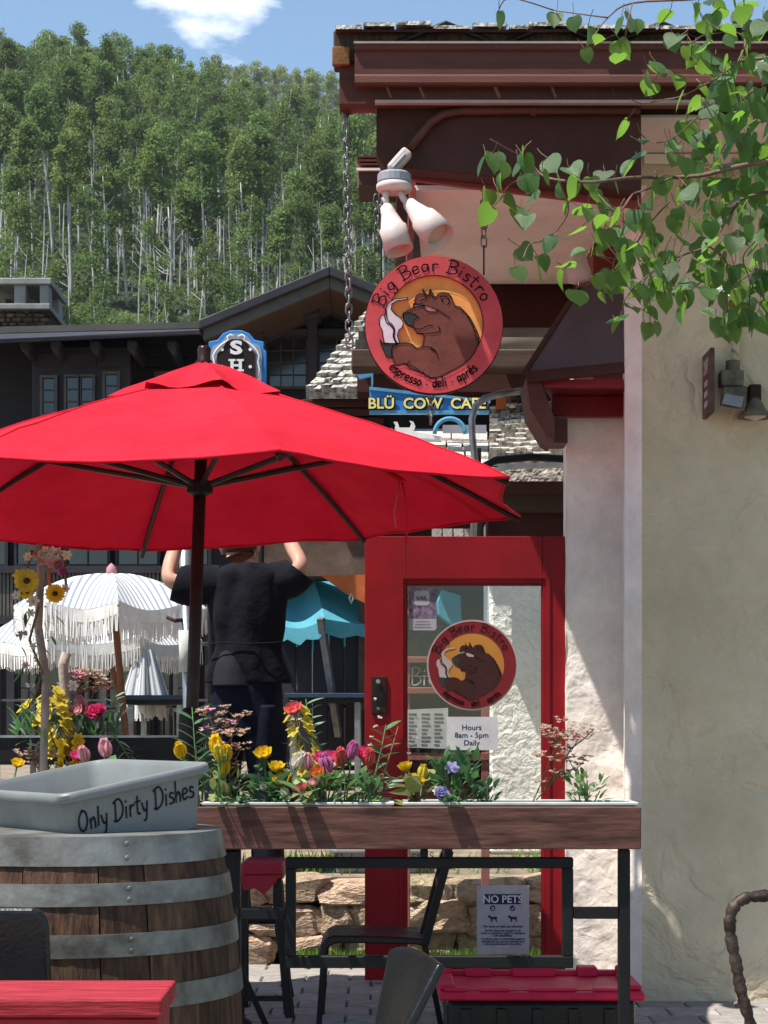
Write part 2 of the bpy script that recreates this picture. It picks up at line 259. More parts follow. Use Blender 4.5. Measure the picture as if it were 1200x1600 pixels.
        if solid: md = o.modifiers.new('t', 'SOLIDIFY'); md.thickness = solid; md.offset = 0
        if bevel: md = o.modifiers.new('b', 'BEVEL'); md.width = bevel; md.segments = segs; md.limit_method = 'ANGLE'
        if sub: md = o.modifiers.new('s', 'SUBSURF'); md.levels = sub; md.render_levels = sub
        return o
def wloc(o):
    v = Vector()
    while o is not None: v += o.location; o = o.parent
    return v
def tag(o, label=None, cat=None, group=None, kind=None):
    if label: o['label'] = label
    if cat: o['category'] = cat
    if group: o['group'] = group
    if kind: o['kind'] = kind
    return o
def thing(name, loc, label=None, cat=None, group=None):
    o = bpy.data.objects.new(name, None); COL.objects.link(o); o.location = loc; o.empty_display_size = 0.1
    return tag(o, label, cat, group)
def copy_tree(o, parent=None):
    c = o.copy(); COL.objects.link(c)
    if parent is not None: c.parent = parent
    for ch in [k for k in KIDS.get(o.name, [])]: copy_tree(ch, c)
    return c
KIDS = {}
def regkids(o):
    KIDS[o.name] = [c for c in bpy.data.objects if c.parent == o]
    for c in KIDS[o.name]: regkids(c)
def piece(name, mesh, loc, rot, scale, parent):
    o = bpy.data.objects.new(name, mesh); COL.objects.link(o); o.parent = parent
    o.location = Vector(loc) - wloc(parent); o.rotation_euler = rot; o.scale = scale; return o
def text_mesh(txt, size, mat_, name='lettering', parent=None, at=(0, 0, 0), extrude=0.001, bold=0.0, align='CENTER', xs=1.0, rot=None):
    c = bpy.data.curves.new('t', 'FONT'); c.body = txt; c.size = size; c.align_x = align; c.align_y = 'CENTER'; c.extrude = extrude; c.offset = bold; c.resolution_u = 3
    t = bpy.data.objects.new('t', c); COL.objects.link(t)
    bpy.context.view_layer.update()
    me = bpy.data.meshes.new_from_object(t.evaluated_get(bpy.context.evaluated_depsgraph_get()))
    bpy.data.objects.remove(t)
    q = Matrix.Rotation(R(90), 4, 'X') @ Matrix.Diagonal((xs, 1, 1, 1)) if rot is None else rot @ Matrix.Diagonal((xs, 1, 1, 1))
    me.transform(q); me.materials.clear(); me.materials.append(mat_); me.name = name
    o = bpy.data.objects.new(name, me); COL.objects.link(o)
    if parent is not None: o.parent = parent; o.location = Vector(at) - wloc(parent)
    else: o.location = at
    return o
# hand-drawn letters: strokes on a grid, x 0..1, baseline 0, cap height 1
G = {
 'B': (0.62, [[(.1, 0), (.14, 1)], [(.0, .95), (.35, 1.02), (.55, .82), (.35, .58), (.14, .52)], [(.14, .52), (.5, .48), (.62, .22), (.35, 0), (-.02, .02)]]),
 'i': (0.25, [[(.1, 0), (.12, .55)], [(.12, .78), (.15, .84)]]),
 'g': (0.5, [[(.42, .5), (.2, .56), (.05, .3), (.2, .05), (.4, .2), (.44, .52), (.42, -.1), (.25, -.35), (.02, -.22)]]),
 'e': (0.46, [[(.05, .28), (.38, .36), (.34, .55), (.15, .55), (.04, .28), (.16, .02), (.42, .12)]]),
 'a': (0.5, [[(.4, .5), (.18, .56), (.04, .28), (.16, .02), (.38, .2), (.41, .54), (.42, .02)]]),
 'r': (0.4, [[(.08, 0), (.1, .55)], [(.1, .36), (.24, .54), (.4, .5)]]),
 's': (0.4, [[(.36, .5), (.16, .56), (.1, .38), (.34, .24), (.3, .04), (.04, .04)]]),
 't': (0.4, [[(.2, .9), (.16, .08), (.34, .02)], [(.0, .62), (.38, .64)]]),
 'o': (0.48, [[(.22, .55), (.05, .35), (.12, .04), (.34, .04), (.42, .34), (.22, .55)]]),
 'p': (0.48, [[(.08, .52), (.06, -.35)], [(.08, .4), (.28, .56), (.42, .32), (.26, .02), (.08, .1)]]),
 'd': (0.48, [[(.38, .45), (.16, .52), (.05, .22), (.18, .0), (.36, .16), (.42, .98)], [(.38, .2), (.42, .0)]]),
 'l': (0.22, [[(.14, .98), (.08, .04)]]),
 'é': (0.46, [[(.05, .28), (.38, .36), (.34, .55), (.15, .55), (.04, .28), (.16, .02), (.42, .12)], [(.2, .72), (.36, .88)]]),
 'O': (0.72, [[(.34, 1.0), (.06, .65), (.08, .18), (.34, -.02), (.6, .3), (.58, .8), (.34, 1.0), (.24, .92)]]),
 'n': (0.46, [[(.06, .5), (.08, .0)], [(.08, .34), (.26, .52), (.36, .4), (.38, .0)]]),
 'y': (0.46, [[(.04, .5), (.18, .08), (.36, .14)], [(.42, .52), (.3, -.3), (.12, -.4)]]),
 'D': (0.72, [[(.12, .0), (.16, .98)], [(.0, .9), (.4, 1.05), (.66, .7), (.58, .2), (.2, -.04), (.0, .04)]]),
 'h': (0.46, [[(.1, 1.05), (.06, .0)], [(.08, .3), (.26, .5), (.36, .36), (.38, .0)]]),
 '.': (0.3, [[(.1, .22), (.16, .26)]]), ' ': (0.34, []),
}
def tw(txt, gap=0.08): return sum(G[c][0] + gap for c in txt)
def smooth_pts(st):
    if len(st) < 3: return st
    out = [st[0]]
    for i in range(len(st) - 1):
        p0 = st[max(i - 1, 0)]; p1 = st[i]; p2 = st[i + 1]; p3 = st[min(i + 2, len(st) - 1)]
        for t in (0.33, 0.66, 1.0):
            out.append(tuple(0.5 * (2 * p1[k] + (p2[k] - p0[k]) * t + (2 * p0[k] - 5 * p1[k] + 4 * p2[k] - p3[k]) * t * t + (3 * p1[k] - p0[k] - 3 * p2[k] + p3[k]) * t ** 3) for k in (0, 1)))
    return out
def write(txt, mapf, h, wd, mesh, gap=0.08, jit=0):   # mapf(u along, v up) -> 3D point
    u = 0
    for c in txt:
        wdt, sts = G[c]
        for st in sts:
            mesh.ribbon([mapf((u + a) * h, b * h) for a, b in smooth_pts(st)], wd, 0)
        u += wdt + gap
# ------------------------------------------------------------------ ground, terrace, hillside
M().add([(-900, -300, 0), (900, -300, 0), (900, 1500, 0), (-900, 1500, 0)], [(0, 1, 2, 3)]).build('ground', MT['sand'])
tag(bpy.data.objects['ground'], kind='structure')
ground = bpy.data.objects['ground']
# pavers: each one its own piece, on the part of the pavement that shows
pm = M().box(-0.098, 0.098, -0.098, 0.098, 0, 0.016); po = pm.build('paver_source', MT['paver'], bevel=0); pmesh = po.data
bm = bmesh.new(); bm.from_mesh(pmesh); bmesh.ops.bevel(bm, geom=[e for e in bm.edges if abs(e.verts[0].co.z - e.verts[1].co.z) < 1e-4 and e.verts[0].co.z > 0.01], offset=0.007, segments=1, affect='EDGES'); bm.to_mesh(pmesh); bm.free()
bpy.data.objects.remove(po)
r_ = random.Random(3)
for j in range(12):
    for i in range(22):
        x = -1.9 + i * 0.205 + (0.1 if j % 2 else 0); y = 7.4 + j * 0.205 - 0.1
        if y > 9.38: continue
        piece('paver', pmesh, (x, y, -0.002 + r_.uniform(-0.002, 0.002)), (r_.uniform(-.008, .008), r_.uniform(-.008, .008), r_.uniform(-.01, .01)), (1, 1, 1), ground)
t_ = M().box(-40, 40, 9.75, 62, -0.5, 0.42).build('terrace_ground', MT['terrace']); tag(t_, kind='structure')

def hz(x, y):
    pts = [(58, 0.3), (80, 5), (125, 19.5), (180, 44), (240, 71), (300, 91), (345, 100), (400, 127), (440, 134), (520, 138), (800, 120)]
    for (a, za), (b, zb) in zip(pts, pts[1:]):
        if y <= b:
            t = max(0, (y - a) / (b - a)); z = za + (zb - za) * (t * t * (3 - 2 * t) * 0.3 + t * 0.7); break
    else: z = 120
    k = min(1, max(0, (y - 100) / 200))
    z += k * (-(x + 25) * (0.11 if x < -25 or y > 345 else 0.30)) * (1 if x < 60 else 0.3)
    if y < 345: z -= 5.5 * k * min(1, max(0, (x + 32) / 10))
    if y > 360: z += min(0, (x + 36) * 0.5) * min(1, (y - 360) / 50) if x < -36 else 0
    z += 3.0 * k * noise.noise(Vector((x * 0.02, y * 0.02, 1.3)))
    return z
vs_ = []; fs_ = []; nx, ny = 60, 70
for j in range(ny + 1):
    for i in range(nx + 1):
        x = -420 + 840 * i / nx; y = 58 + (800 - 58) * (j / ny) ** 1.3; vs_.append((x, y, hz(x, y)))
for j in range(ny):
    for i in range(nx): a = j * (nx + 1) + i; fs_.append((a, a + 1, a + nx + 2, a + nx + 1))
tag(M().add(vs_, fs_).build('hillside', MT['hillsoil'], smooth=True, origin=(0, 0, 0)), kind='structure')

# ------------------------------------------------------------------ the wood on the hill
def leafquads(m, c, rad, n, size, rg, squash=0.8):
    for _ in range(n):
        d = Vector((rg.gauss(0, 1), rg.gauss(0, 1), rg.gauss(0, 1))); d.normalize(); d *= rad * (rg.random() ** 0.45); d.z *= squash
        p = Vector(c) + d; s = size * rg.uniform(0.6, 1.3)
        a = Vector((rg.gauss(0, 1), rg.gauss(0, 1), rg.gauss(0, 0.7))).normalized(); b = a.cross(Vector((rg.gauss(0, 1), rg.gauss(0, 1), rg.gauss(0, 1)))).normalized()
        m.add([p - a * s * .5, p + b * s * .38, p + a * s * .5, p - b * s * .38], [(0, 1, 2, 3)])
def aspen(seed, H, full, bare=False, cm=None):
    rg = random.Random(seed); root = thing('aspen_tree', (0, 0, 0)); tm = M(); cmh = M()
    lean = Vector((rg.uniform(-.5, .5), rg.uniform(-.3, .3), 0)); pts = []
    for i in range(9): t = i / 8; pts.append(Vector((lean.x * t * t + 0.22 * math.sin(t * 5 + seed), lean.y * t, H * t)))
    tm.tube(pts, [0.13 * (1 - 0.8 * i / 8) + 0.015 for i in range(9)], n=6)
    z0 = H * (0.14 if full else 0.58)
    for i in range(19 if not bare else 12):
        t = (z0 + (H * 0.96 - z0) * (i / 19)) / H; a = rg.uniform(0, 6.28); k = min(8, int(t * 8)); base = pts[k].lerp(pts[min(8, k + 1)], t * 8 - k)
        L = (2.3 if full else 1.9) * (1.0 - 0.65 * max(0, t - 0.45) / 0.5) * rg.uniform(0.6, 1.1)
        tip = base + Vector((math.cos(a) * L, math.sin(a) * L, L * rg.uniform(0.4, 1.1)))
        if i % 2 == 0 or bare: tm.tube([base, base.lerp(tip, .5) + Vector((0, 0, -.12)), tip], [0.045, 0.03, 0.012], n=3)
        if not bare:
            leafquads(cmh, base.lerp(tip, 0.72), rg.uniform(0.6, 1.05) * (1.15 if full else 1), 165, 0.26, rg)
    if not bare:
        leafquads(cmh, pts[8] - Vector((0, 0, .3)), 0.7, 90, 0.22, rg); leafquads(cmh, pts[7], 0.9, 110, 0.22, rg)
    tm.build('trunk', MT['bark'], root, smooth=True)
    if not bare: cmh.build('crown', cm or MT['foliage'], root)
    else:
        leafquads(cmh, pts[8], 0.8, 26, 0.2, rg); leafquads(cmh, pts[6], 1.1, 40, 0.2, rg); cmh.build('crown', MT['foliage'], root)
    return root
def spruce(seed, H):
    rg = random.Random(seed); root = thing('spruce_tree', (0, 0, 0)); M().tube([(0, 0, 0), (0, 0, H * .5), (0, 0, H)], [0.2, .12, .02], n=6).build('trunk', MT['bark'], root)
    c = M()
    for i in range(46):
        t = 0.08 + 0.9 * i / 46; rr = (1 - t) * H * 0.24 + .1
        for k in range(9):
            a = k * 0.698 + i * 0.9 + rg.uniform(-.2, .2); L = rr * rg.uniform(.75, 1.1); z = H * t + rg.uniform(-.1, .1)
            p0 = Vector((0, 0, z)); p1 = Vector((math.cos(a) * L, math.sin(a) * L, z - L * .28))
            for q in range(4):
                pp = p0.lerp(p1, .35 + q * .2); s = 0.34; e = Vector((math.cos(a), math.sin(a), -.3)) * s; f = Vector((-math.sin(a), math.cos(a), rg.uniform(-.3, .3))) * s * .55
                c.add([pp - e, pp + f, pp + e, pp - f], [(0, 1, 2, 3)])
    c.build('crown', MT['spruce'], root); return root
protos = [aspen(100 + i, 13.0 + (i % 4) * 0.7, full=(i % 3 == 0)) for i in range(9)]
sun_tinted = [aspen(200 + i, 13.0, full=True, cm=MT['foliage_y']) for i in range(3)]
baretree = aspen(300, 13.5, False, bare=True); spr = spruce(5, 10.0)
for p in protos + sun_tinted + [baretree, spr]: regkids(p)
rg = random.Random(77); placed = []; used = set()
def plant(proto, x, y, s, label, group, hs=1.0):
    o = proto if proto.name not in used else copy_tree(proto); used.add(proto.name)
    o.location = (x, y, hz(x, y) - 0.3); o.rotation_euler = (rg.uniform(-.04, .04), rg.uniform(-.04, .04), rg.uniform(0, 6.28)); o.scale = (s, s, s * hs)
    tag(o, label, 'tree', group)
rows = []
y = 128
while y < 318:
    wd = 0.235 * y; n = max(6, int(wd / 4.1))
    for i in range(n):
        x = -0.202 * y + 0.235 * y * (i + rg.uniform(-.0, .9)) / n; rows.append((x, y + rg.uniform(-3, 3)))
    y += 8.6
print('hill trees', len(rows))
rg.shuffle(rows)
for i, (x, y) in enumerate(rows):
    px = 600 + x / y * F; 
    lower = y < 165
    fulls = [p for k, p in enumerate(protos) if k % 3 == 0]; thin = [p for k, p in enumerate(protos) if k % 3]
    inb = noise.noise(Vector((x * .07, y * .035, 3))) > -.12 and 150 < y < 235 and 150 < px < 560; pr = rg.choice(thin if rg.random() < (.9 if inb else .14) else fulls)
    pr = rg.choice(fulls)
    if 158 < y < 204: pr = rg.choice(thin if rg.random() < .88 else fulls)
    elif y > 204 and rg.random() < .3: pr = rg.choice(thin)
    sc_ = rg.uniform(.42, .68) if y < 150 else (rg.uniform(.7, .9) if y < 158 else rg.uniform(.88, 1.2))
    kl = ('low bushy young aspen at the foot of the wooded hill above the chalet roof', 'young aspens at the foot of the hill') if y < 158 else (('tall aspen with a long bare pale stem in the middle band of the hill', 'long stemmed aspens in the middle of the hill') if y < 204 else ('leafy green aspen in the upper part of the wooded hillside', 'aspens on the upper hillside'))
    plant(pr, x, y, sc_, kl[0], kl[1], rg.uniform(0.9, 1.12))
for k, (px, D, s) in enumerate([(183, 218, 1.0), (262, 150, 1.0), (375, 163, 1.0), (160, 165, 0.9)]):
    o = baretree if k == 0 else copy_tree(baretree)
    lab = ['tallest bare grey aspen high on the left of the wooded hill', 'nearly leafless pale aspen in the middle of the wood above the long roof', 'thin bare aspen just left of the gable peak on the hill', 'bare leaning aspen low on the left side of the wood']
    x = X(px, D); o.location = (x, D, hz(x, D) - .2); o.scale = (s, s, s); tag(o, lab[k], 'tree', 'bare aspens')
for k, (px, D, s) in enumerate([(465, 138, 0.8), (152, 132, 0.55)]):
    o = spr if k == 0 else copy_tree(spr)
    x = X(px, D); o.location = (x, D, hz(x, D) - .2); o.scale = (s * 1.2, s * 1.2, s)
    tag(o, ['dark pointed spruce rising just behind the gable peak', 'small brownish spruce low in the wood right of the chimney'][k], 'tree', 'spruces on the hillside')
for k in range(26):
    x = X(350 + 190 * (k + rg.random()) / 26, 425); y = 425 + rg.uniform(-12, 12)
    plant(rg.choice(sun_tinted), x, y, rg.uniform(1.0, 1.3), 'aspen on the farthest ridge with sunlight put into its yellow-green colour', 'sun-tinted aspens on the far ridge')
st_ = M(); rgs = random.Random(19)
for k in range(210):
    y = rgs.uniform(158, 262) if k % 4 else rgs.uniform(130, 300); x = y * rgs.uniform(-.21, .03); z = hz(x, y) - .3; H = rgs.uniform(7.5, 13); lx = rgs.uniform(-.6, .6)
    st_.tube([(x, y, z), (x + lx * .2 + rgs.uniform(-.1, .1), y, z + H * .4), (x + lx * .6 + rgs.uniform(-.12, .12), y, z + H * .7), (x + lx, y, z + H)], [.085, .07, .05, .02], 5, cap=False)
    for q in range(3):
        t = rgs.uniform(.55, .95); sx_ = rgs.choice((-1, 1)); p = Vector((x + lx * t, y, z + H * t)); st_.tube([p, p + Vector((sx_ * rgs.uniform(.4, 1.1), rgs.uniform(-.4, .4), rgs.uniform(.5, 1.2)))], .022, 3, cap=False)
tag(st_.build('slender_aspen_stems', MT['bark'], origin=(0, 200, 40)), kind='stuff')
bu = M(); rg2 = random.Random(9)
for k in range(3200):
    y = 108 + 218 * rg2.random() ** 1.1; x = y * rg2.uniform(-0.24, 0.06); z = hz(x, y); s = rg2.uniform(1.0, 2.4) if not 152 < y < 206 else rg2.uniform(.6, 1.2)
    leafquads(bu, (x, y, z + s * 0.6), s, 26, 0.42, rg2, squash=1.0)
for k in range(1300):
    y = rg2.uniform(195, 312); x = y * rg2.uniform(-.22, .04); z = hz(x, y)
    leafquads(bu, (x, y, z + rg2.uniform(3, 11)), rg2.uniform(.8, 1.5), 30, 0.34, rg2, squash=1.3)
for k in range(3400):
    y = rg2.uniform(112, 330); x = y * (rg2.uniform(-.62, -.22) if k % 2 else rg2.uniform(.04, .5)); z = hz(x, y); h_ = rg2.uniform(2, 9)
    leafquads(bu, (x, y, z + h_ * .6), rg2.uniform(1.6, 2.6), 26, 0.6, rg2, squash=1.5)
for k in range(500):
    y = rg2.uniform(385, 445); x = y * rg2.uniform(-0.13, 0.02); z = hz(x, y)
    leafquads(bu, (x, y, z + 2.0), 3.2, 26, 0.8, rg2, squash=1.2)
tag(bu.build('undergrowth', MT['bushfol'], origin=(0, 200, 40)), kind='stuff')
# ------------------------------------------------------------------ dark chalet
ch = thing('dark_chalet', (X(200, 22), 22.6, 0.42), 'long dark timber chalet with a gable below the wooded hill', 'house')
D = 22.6
M().pbox(-120, 322, 520, 1195, D, 6).build('wall', MT['chalet'], ch)
# horizontal boards on the visible upper wall
for k in range(7):
    M().pbox(212, 322, 541 + k * 17, 556 + k * 17, D - 0.03, 0.028).build('wall_board', MT['chalet'], ch, bevel=.004)
bay = M().pbox(50, 204, 542, 662, 22.1, 0.5).build('bay', MT['chalet2'], ch, bevel=.01)
for x0, x1 in ((54, 98), (101, 150), (153, 200)):
    m = M(); m.pbox(x0, x1, 551, 553, 22.08, .03); m.pbox(x0, x1, 572, 574, 22.08, .03); m.pbox(x0, x0 + 2, 553, 572, 22.08, .03); m.pbox(x1 - 2, x1, 553, 572, 22.08, .03); m.build('bay_panel', MT['chalet2'], ch)
M().pbox(46, 208, 655, 664, 21.98, 0.3).build('sill', MT['chalet2'], ch)
def window(x0, x1, y0, y1, D, nx, ny, parent=ch, fm='chalet2', fw=4):
    f = M(); f.pbox(x0 - fw, x1 + fw, y0 - fw, y0, D, .08); f.pbox(x0 - fw, x1 + fw, y1, y1 + fw, D, .08); f.pbox(x0 - fw, x0, y0, y1, D, .08); f.pbox(x1, x1 + fw, y0, y1, D, .08)
    for i in range(1, nx): xx = x0 + (x1 - x0) * i / nx; f.pbox(xx - .9, xx + .9, y0, y1, D + .02, .03)
    for i in range(1, ny): yy = y0 + (y1 - y0) * i / ny; f.pbox(x0, x1, yy - .9, yy + .9, D + .023, .03)
    fo = f.build('window_frame', MT[fm], parent)
    for i in range(nx):
        for j in range(ny):
            a = x0 + (x1 - x0) * i / nx; b = x0 + (x1 - x0) * (i + 1) / nx; c = y0 + (y1 - y0) * j / ny; d = y0 + (y1 - y0) * (j + 1) / ny
            M().pbox(a + .5, b - .5, c + .5, d - .5, D + .05, .012).build('pane', MT['pane'], fo)
MT['chalet3'] = mat('window_trim', (0.085, 0.08, 0.075), 0.6, var=.1)
MT['curtain'] = mat('curtain_cloth', (0.10, 0.105, 0.095), 0.9, var=.3, scale=3, bump=.1)
window(66, 85, 590, 646, 22.0, 1, 3, fm='chalet3'); window(103, 122, 588, 646, 22.0, 1, 3, fm='chalet3', fw=3); window(126, 145, 588, 646, 22.0, 1, 3, fm='chalet3', fw=3); window(164, 183, 584, 638, 22.0, 1, 3, fm='chalet3')
window(245, 275, 584, 640, 22.45, 2, 3, fm='chalet3')
# long eave
m = M(); m.add([P(-120, 535, 21.4), P(332, 515, 21.4), P(332, 503, 23.2), P(-120, 518, 23.2), P(-120, 541, 21.4), P(332, 522, 21.4), P(332, 512, 23.4), P(-120, 527, 23.4)], [(0, 1, 2, 3), (7, 6, 5, 4), (0, 4, 5, 1), (1, 5, 6, 2), (2, 6, 7, 3), (3, 7, 4, 0)])
m.build('long_roof', MT['chalet2'], ch)
M().beam(P(-120, 519, 21.35), P(325, 508, 21.35), .05, .07).build('roof_edge', MT['chalet3'], ch)
for x in (38, 85, 147, 205, 268):
    m = M(); m.ppoly([(x - 7, 531), (x + 9, 531), (x + 9, 552), (x + 3, 557), (x - 2, 548), (x - 7, 545)], 21.7, .8); m.build('corbel', MT['chalet2'], ch, bevel=.02)
# gable part
Dg = 21.0
gw = M().ppoly([(330, 515), (515, 425), (760, 530), (760, 1190), (330, 1190)], Dg + 1.2, 5).build('gable_wall', MT['chalet'], ch)
def slope(px0, py0, px1, py1, th, D0, D1, name, mt):
    a, b = P(px0, py0, D0), P(px1, py1, D0); m = M(); v = [a, b, b - Vector((0, 0, th)), a - Vector((0, 0, th))]; m.extr(v, Vector((0, D1 - D0, 0))); return m.build(name, MT[mt], ch, bevel=.01)
slope(310, 500, 515, 415, .10, Dg - .6, Dg + 6, 'gable_roof', 'chalet2'); slope(515, 415, 770, 520, .10, Dg - .6, Dg + 6, 'gable_roof', 'chalet2')
slope(318, 508, 515, 426, .16, Dg - .5, Dg - .4, 'barge_board', 'chalet3'); slope(515, 426, 770, 530, .16, Dg - .5, Dg - .4, 'barge_board', 'chalet3')
slope(322, 522, 515, 443, .05, Dg - .35, Dg + 1.1, 'soffit_board', 'eave_wood'); slope(515, 443, 760, 545, .05, Dg - .35, Dg + 1.1, 'soffit_board', 'eave_wood')
slope(385, 528, 515, 470, .16, Dg + .9, Dg + 1.2, 'rafter', 'chalet2'); slope(515, 470, 760, 570, .16, Dg + .9, Dg + 1.2, 'rafter', 'chalet2')
for (x0, x1, y0, y1) in ((480, 496, 478, 660), (404, 416, 515, 660), (585, 600, 510, 660)):
    M().pbox(x0, x1, y0, y1, Dg + .8, .4).build('post', MT['chalet2'], ch, bevel=.01)
for (x0, x1, y0, y1) in ((466, 500, 466, 492), (388, 412, 505, 524)):
    M().ppoly([(x0, y0), (x1, y0 + 4), (x1, y1), (x0 + 10, y1 + 4), (x0, y1 - 8)], Dg + .4, .6).build('beam_end', MT['chalet2'], ch, bevel=.02)
M().pbox(404, 600, 514, 524, Dg + .85, .3).build('tie_beam', MT['chalet2'], ch)
for tri in ([(420, 511), (478, 492), (478, 511)], [(498, 480), (520, 478), (585, 505), (585, 511), (498, 511)]):
    M().ppoly(tri, Dg + 1.15, .04).build('pane', MT['pane'], ch)
window(419, 478, 529, 604, Dg + 1.1, 3, 4, fm='chalet3', fw=3); window(499, 580, 529, 604, Dg + 1.1, 3, 4, fm='chalet3', fw=3)
# lower storey behind the parasols
for x0 in (-60, 20, 100, 178, 256, 340): window(x0 + 6, x0 + 68, 812, 882, D - .1, 2, 1, fm='chalet2')
M().pbox(-120, 420, 884, 895, D - .9, .9).build('balcony_rail', MT['chalet2'], ch)
pk = M()
for i in range(90): x = -110 + i * 6; pk.pbox(x, x + 4.2, 895, 962, D - .85, .03)
tag(pk.build('pickets', MT['picket'], ch), kind='stuff')
M().pbox(-120, 430, 962, 975, D - .9, .9).build('balcony_floor', MT['chalet2'], ch)
for x in (10, 110, 215, 320, 425): M().pbox(x, x + 12, 975, 1190, D - .8, .25).build('post', MT['chalet2'], ch)
for x in (30, 75, 130, 170, 235, 275): window(x, x + 30, 1000, 1150, D - .06, 1, 2, fm='chalet2', fw=3)
# chimney on the chalet
chm = thing('stone_chimney', P(50, 518, 24.5), 'fieldstone chimney with a pale slotted cap at the left end of the roof', 'chimney')
M().pbox(-30, 76, 482, 640, 24.5, .9).build('stack', MT['mortar'], chm)
rs = random.Random(8); yy = 483
while yy < 520:
    hh = rs.uniform(5, 10); xx = -30 + rs.uniform(-6, 0)
    while xx < 74:
        ww = rs.uniform(8, 20); M().pbox(max(-30, xx), min(78, xx + ww - 1.2), yy, yy + hh - 1, 24.5 - rs.uniform(.03, .07), .1).build('stone', MT['stone_dk'], chm, bevel=.02)
        xx += ww
    yy += hh
M().pbox(-32, 78, 474, 483, 24.35, 1.2).build('cap', MT['conc'], chm, bevel=.01)
for x0, x1 in ((-32, -10), (22, 40), (62, 76)): M().pbox(x0, x1, 444, 474, 24.4, .25).build('cap_pillar', MT['conc'], chm, bevel=.01)
for x0, x1 in ((-32, -10), (22, 40), (62, 76)): M().box(X(x0, 24.4), X(x1, 24.4), 25.2, 25.45, Z(474, 24.4), Z(444, 24.4)).build('cap_pillar', MT['conc'], chm, bevel=.01)
M().pbox(-34, 80, 434, 444, 24.35, 1.2).build('cap', MT['conc'], chm, bevel=.01)

# ------------------------------------------------------------------ blue-and-black hanging sign
def arch_sign():
    D = 12.6; s = thing('shop_sign', P(369, 640, D), 'tall black sign with blue scrolled border and white letters S H', 'sign')
    outer = [(322, 700), (322, 548), (326, 548), (326, 534), (340, 531), (348, 521), (360, 516), (378, 516), (390, 521), (398, 531), (412, 534), (412, 546), (416, 548), (416, 700)]
    M().ppoly(outer, D, .05).build('border', MT['bluep'], s, bevel=.004)
    M().ppoly([(329, 698), (329, 552), (333, 540), (345, 536), (353, 525), (362, 521), (377, 521), (386, 525), (394, 536), (406, 540), (409, 552), (409, 698)], D - .008, .008).build('inner_border', MT['greyb'], s)
    M().ppoly([(339, 696), (339, 553), (347, 545), (354, 534), (362, 530), (376, 530), (384, 534), (391, 545), (399, 553), (399, 696)], D - .016, .008).build('panel', MT['line'], s)
    text_mesh('S', .118, MT['white'], 'letter', s, P(369, 544, D - .02), .002, .005, xs=1.45)
    hm2 = M()
    for (x0, x1, y0, y1) in ((357, 368, 561, 564), (370, 381, 561, 564), (357, 368, 577, 580), (370, 381, 577, 580), (360, 365, 564, 577), (373, 378, 564, 577)): hm2.pbox(x0, x1, y0, y1, D - .022, .004)
    hm2.pbox(365, 373, 569, 572.5, D - .022, .004); hm2.build('letter', MT['white'], s)
    for y in (544, 571):
        for x in (347, 391): M().lathe([(.0, -.002), (.011, -.002), (.011, .002), (.0, .002)], P(x, y + 2, D - .018), 10, axis=(0, 1, 0)).build('dot', MT['white'], s)
    for sx in (-1, 1):
        pts = [P(369 + sx * a, b, D - .02) for a, b in ((3, 526), (9, 523), (14, 526), (12, 531), (18, 535), (26, 541), (32, 548), (36, 556), (34, 566), (37, 578), (35, 588))]
        M().tube(pts, .0055, 6).build('scroll', MT['white'], s, smooth=True)
    M().tube([P(330, 640, D + .08), P(330, 500 + 640, D + .08)], .02, 8).build('pole', MT['blackmetal'], s); M().tube([P(408, 640, D + .08), P(408, 1140, D + .08)], .02, 8).build('pole', MT['blackmetal'], s)
arch_sign()

# ------------------------------------------------------------------ shingled cafe across the yard
cf = thing('cafe_building', (X(700, 13), 13, .42), 'brown cafe with pale chipped shingle roofs behind the round hanging sign', 'building')
def roofgrid(q, nu, nv, mt, name='roof', th=.04, jag=.02):   # q: four corners (bl, br, tr, tl), butted shingle courses
    bl, br, tr, tl = [Vector(p) for p in q]; nrm = (br - bl).cross(tl - bl).normalized()
    if nrm.z < 0: nrm = -nrm
    m = M(); m.add([bl, br, tr, tl, bl - nrm * .05, br - nrm * .05, tr - nrm * .05, tl - nrm * .05], [(0, 1, 2, 3), (7, 6, 5, 4), (0, 4, 5, 1), (1, 5, 6, 2), (2, 6, 7, 3), (3, 7, 4, 0)])
    base = m.build(name, MT[mt], cf); rr = random.Random(int(abs(bl.x) * 100)); s = M()
    for j in range(nv):
        u = 0
        while u < 1:
            du = rr.uniform(.6, 1.5) / nu; u2 = min(1, u + du * .94); v0 = j / nv - rr.uniform(0, .3) / nv; v1 = (j + 1.1) / nv
            f = lambda a, b: (bl * (1 - a) + br * a) * (1 - b) + (tl * (1 - a) + tr * a) * b
            v0 = max(-.01, v0); v1 = min(1, v1); t = th * rr.uniform(.5, 1.3)
            a, b, c, d = f(u, v0) + nrm * t, f(u2, v0) + nrm * t, f(u2, v1) + nrm * .004, f(u, v1) + nrm * .004
            s.add([a, b, c, d, a - nrm * (t - .003), b - nrm * (t - .003)], [(0, 1, 2, 3), (0, 4, 5, 1)]); u += du
    tag(s.build('shingles', MT[mt], base), kind='stuff')
roofgrid([P(478, 612, 13.0), P(765, 612, 13.0), P(800, 375, 16.5), P(652, 383, 16.5)], 30, 26, 'shake_roof')
roofgrid([P(765, 715, 11.2), P(1100, 715, 11.2), P(1100, 610, 13.2), P(765, 635, 13.2)], 26, 12, 'shake_roof')
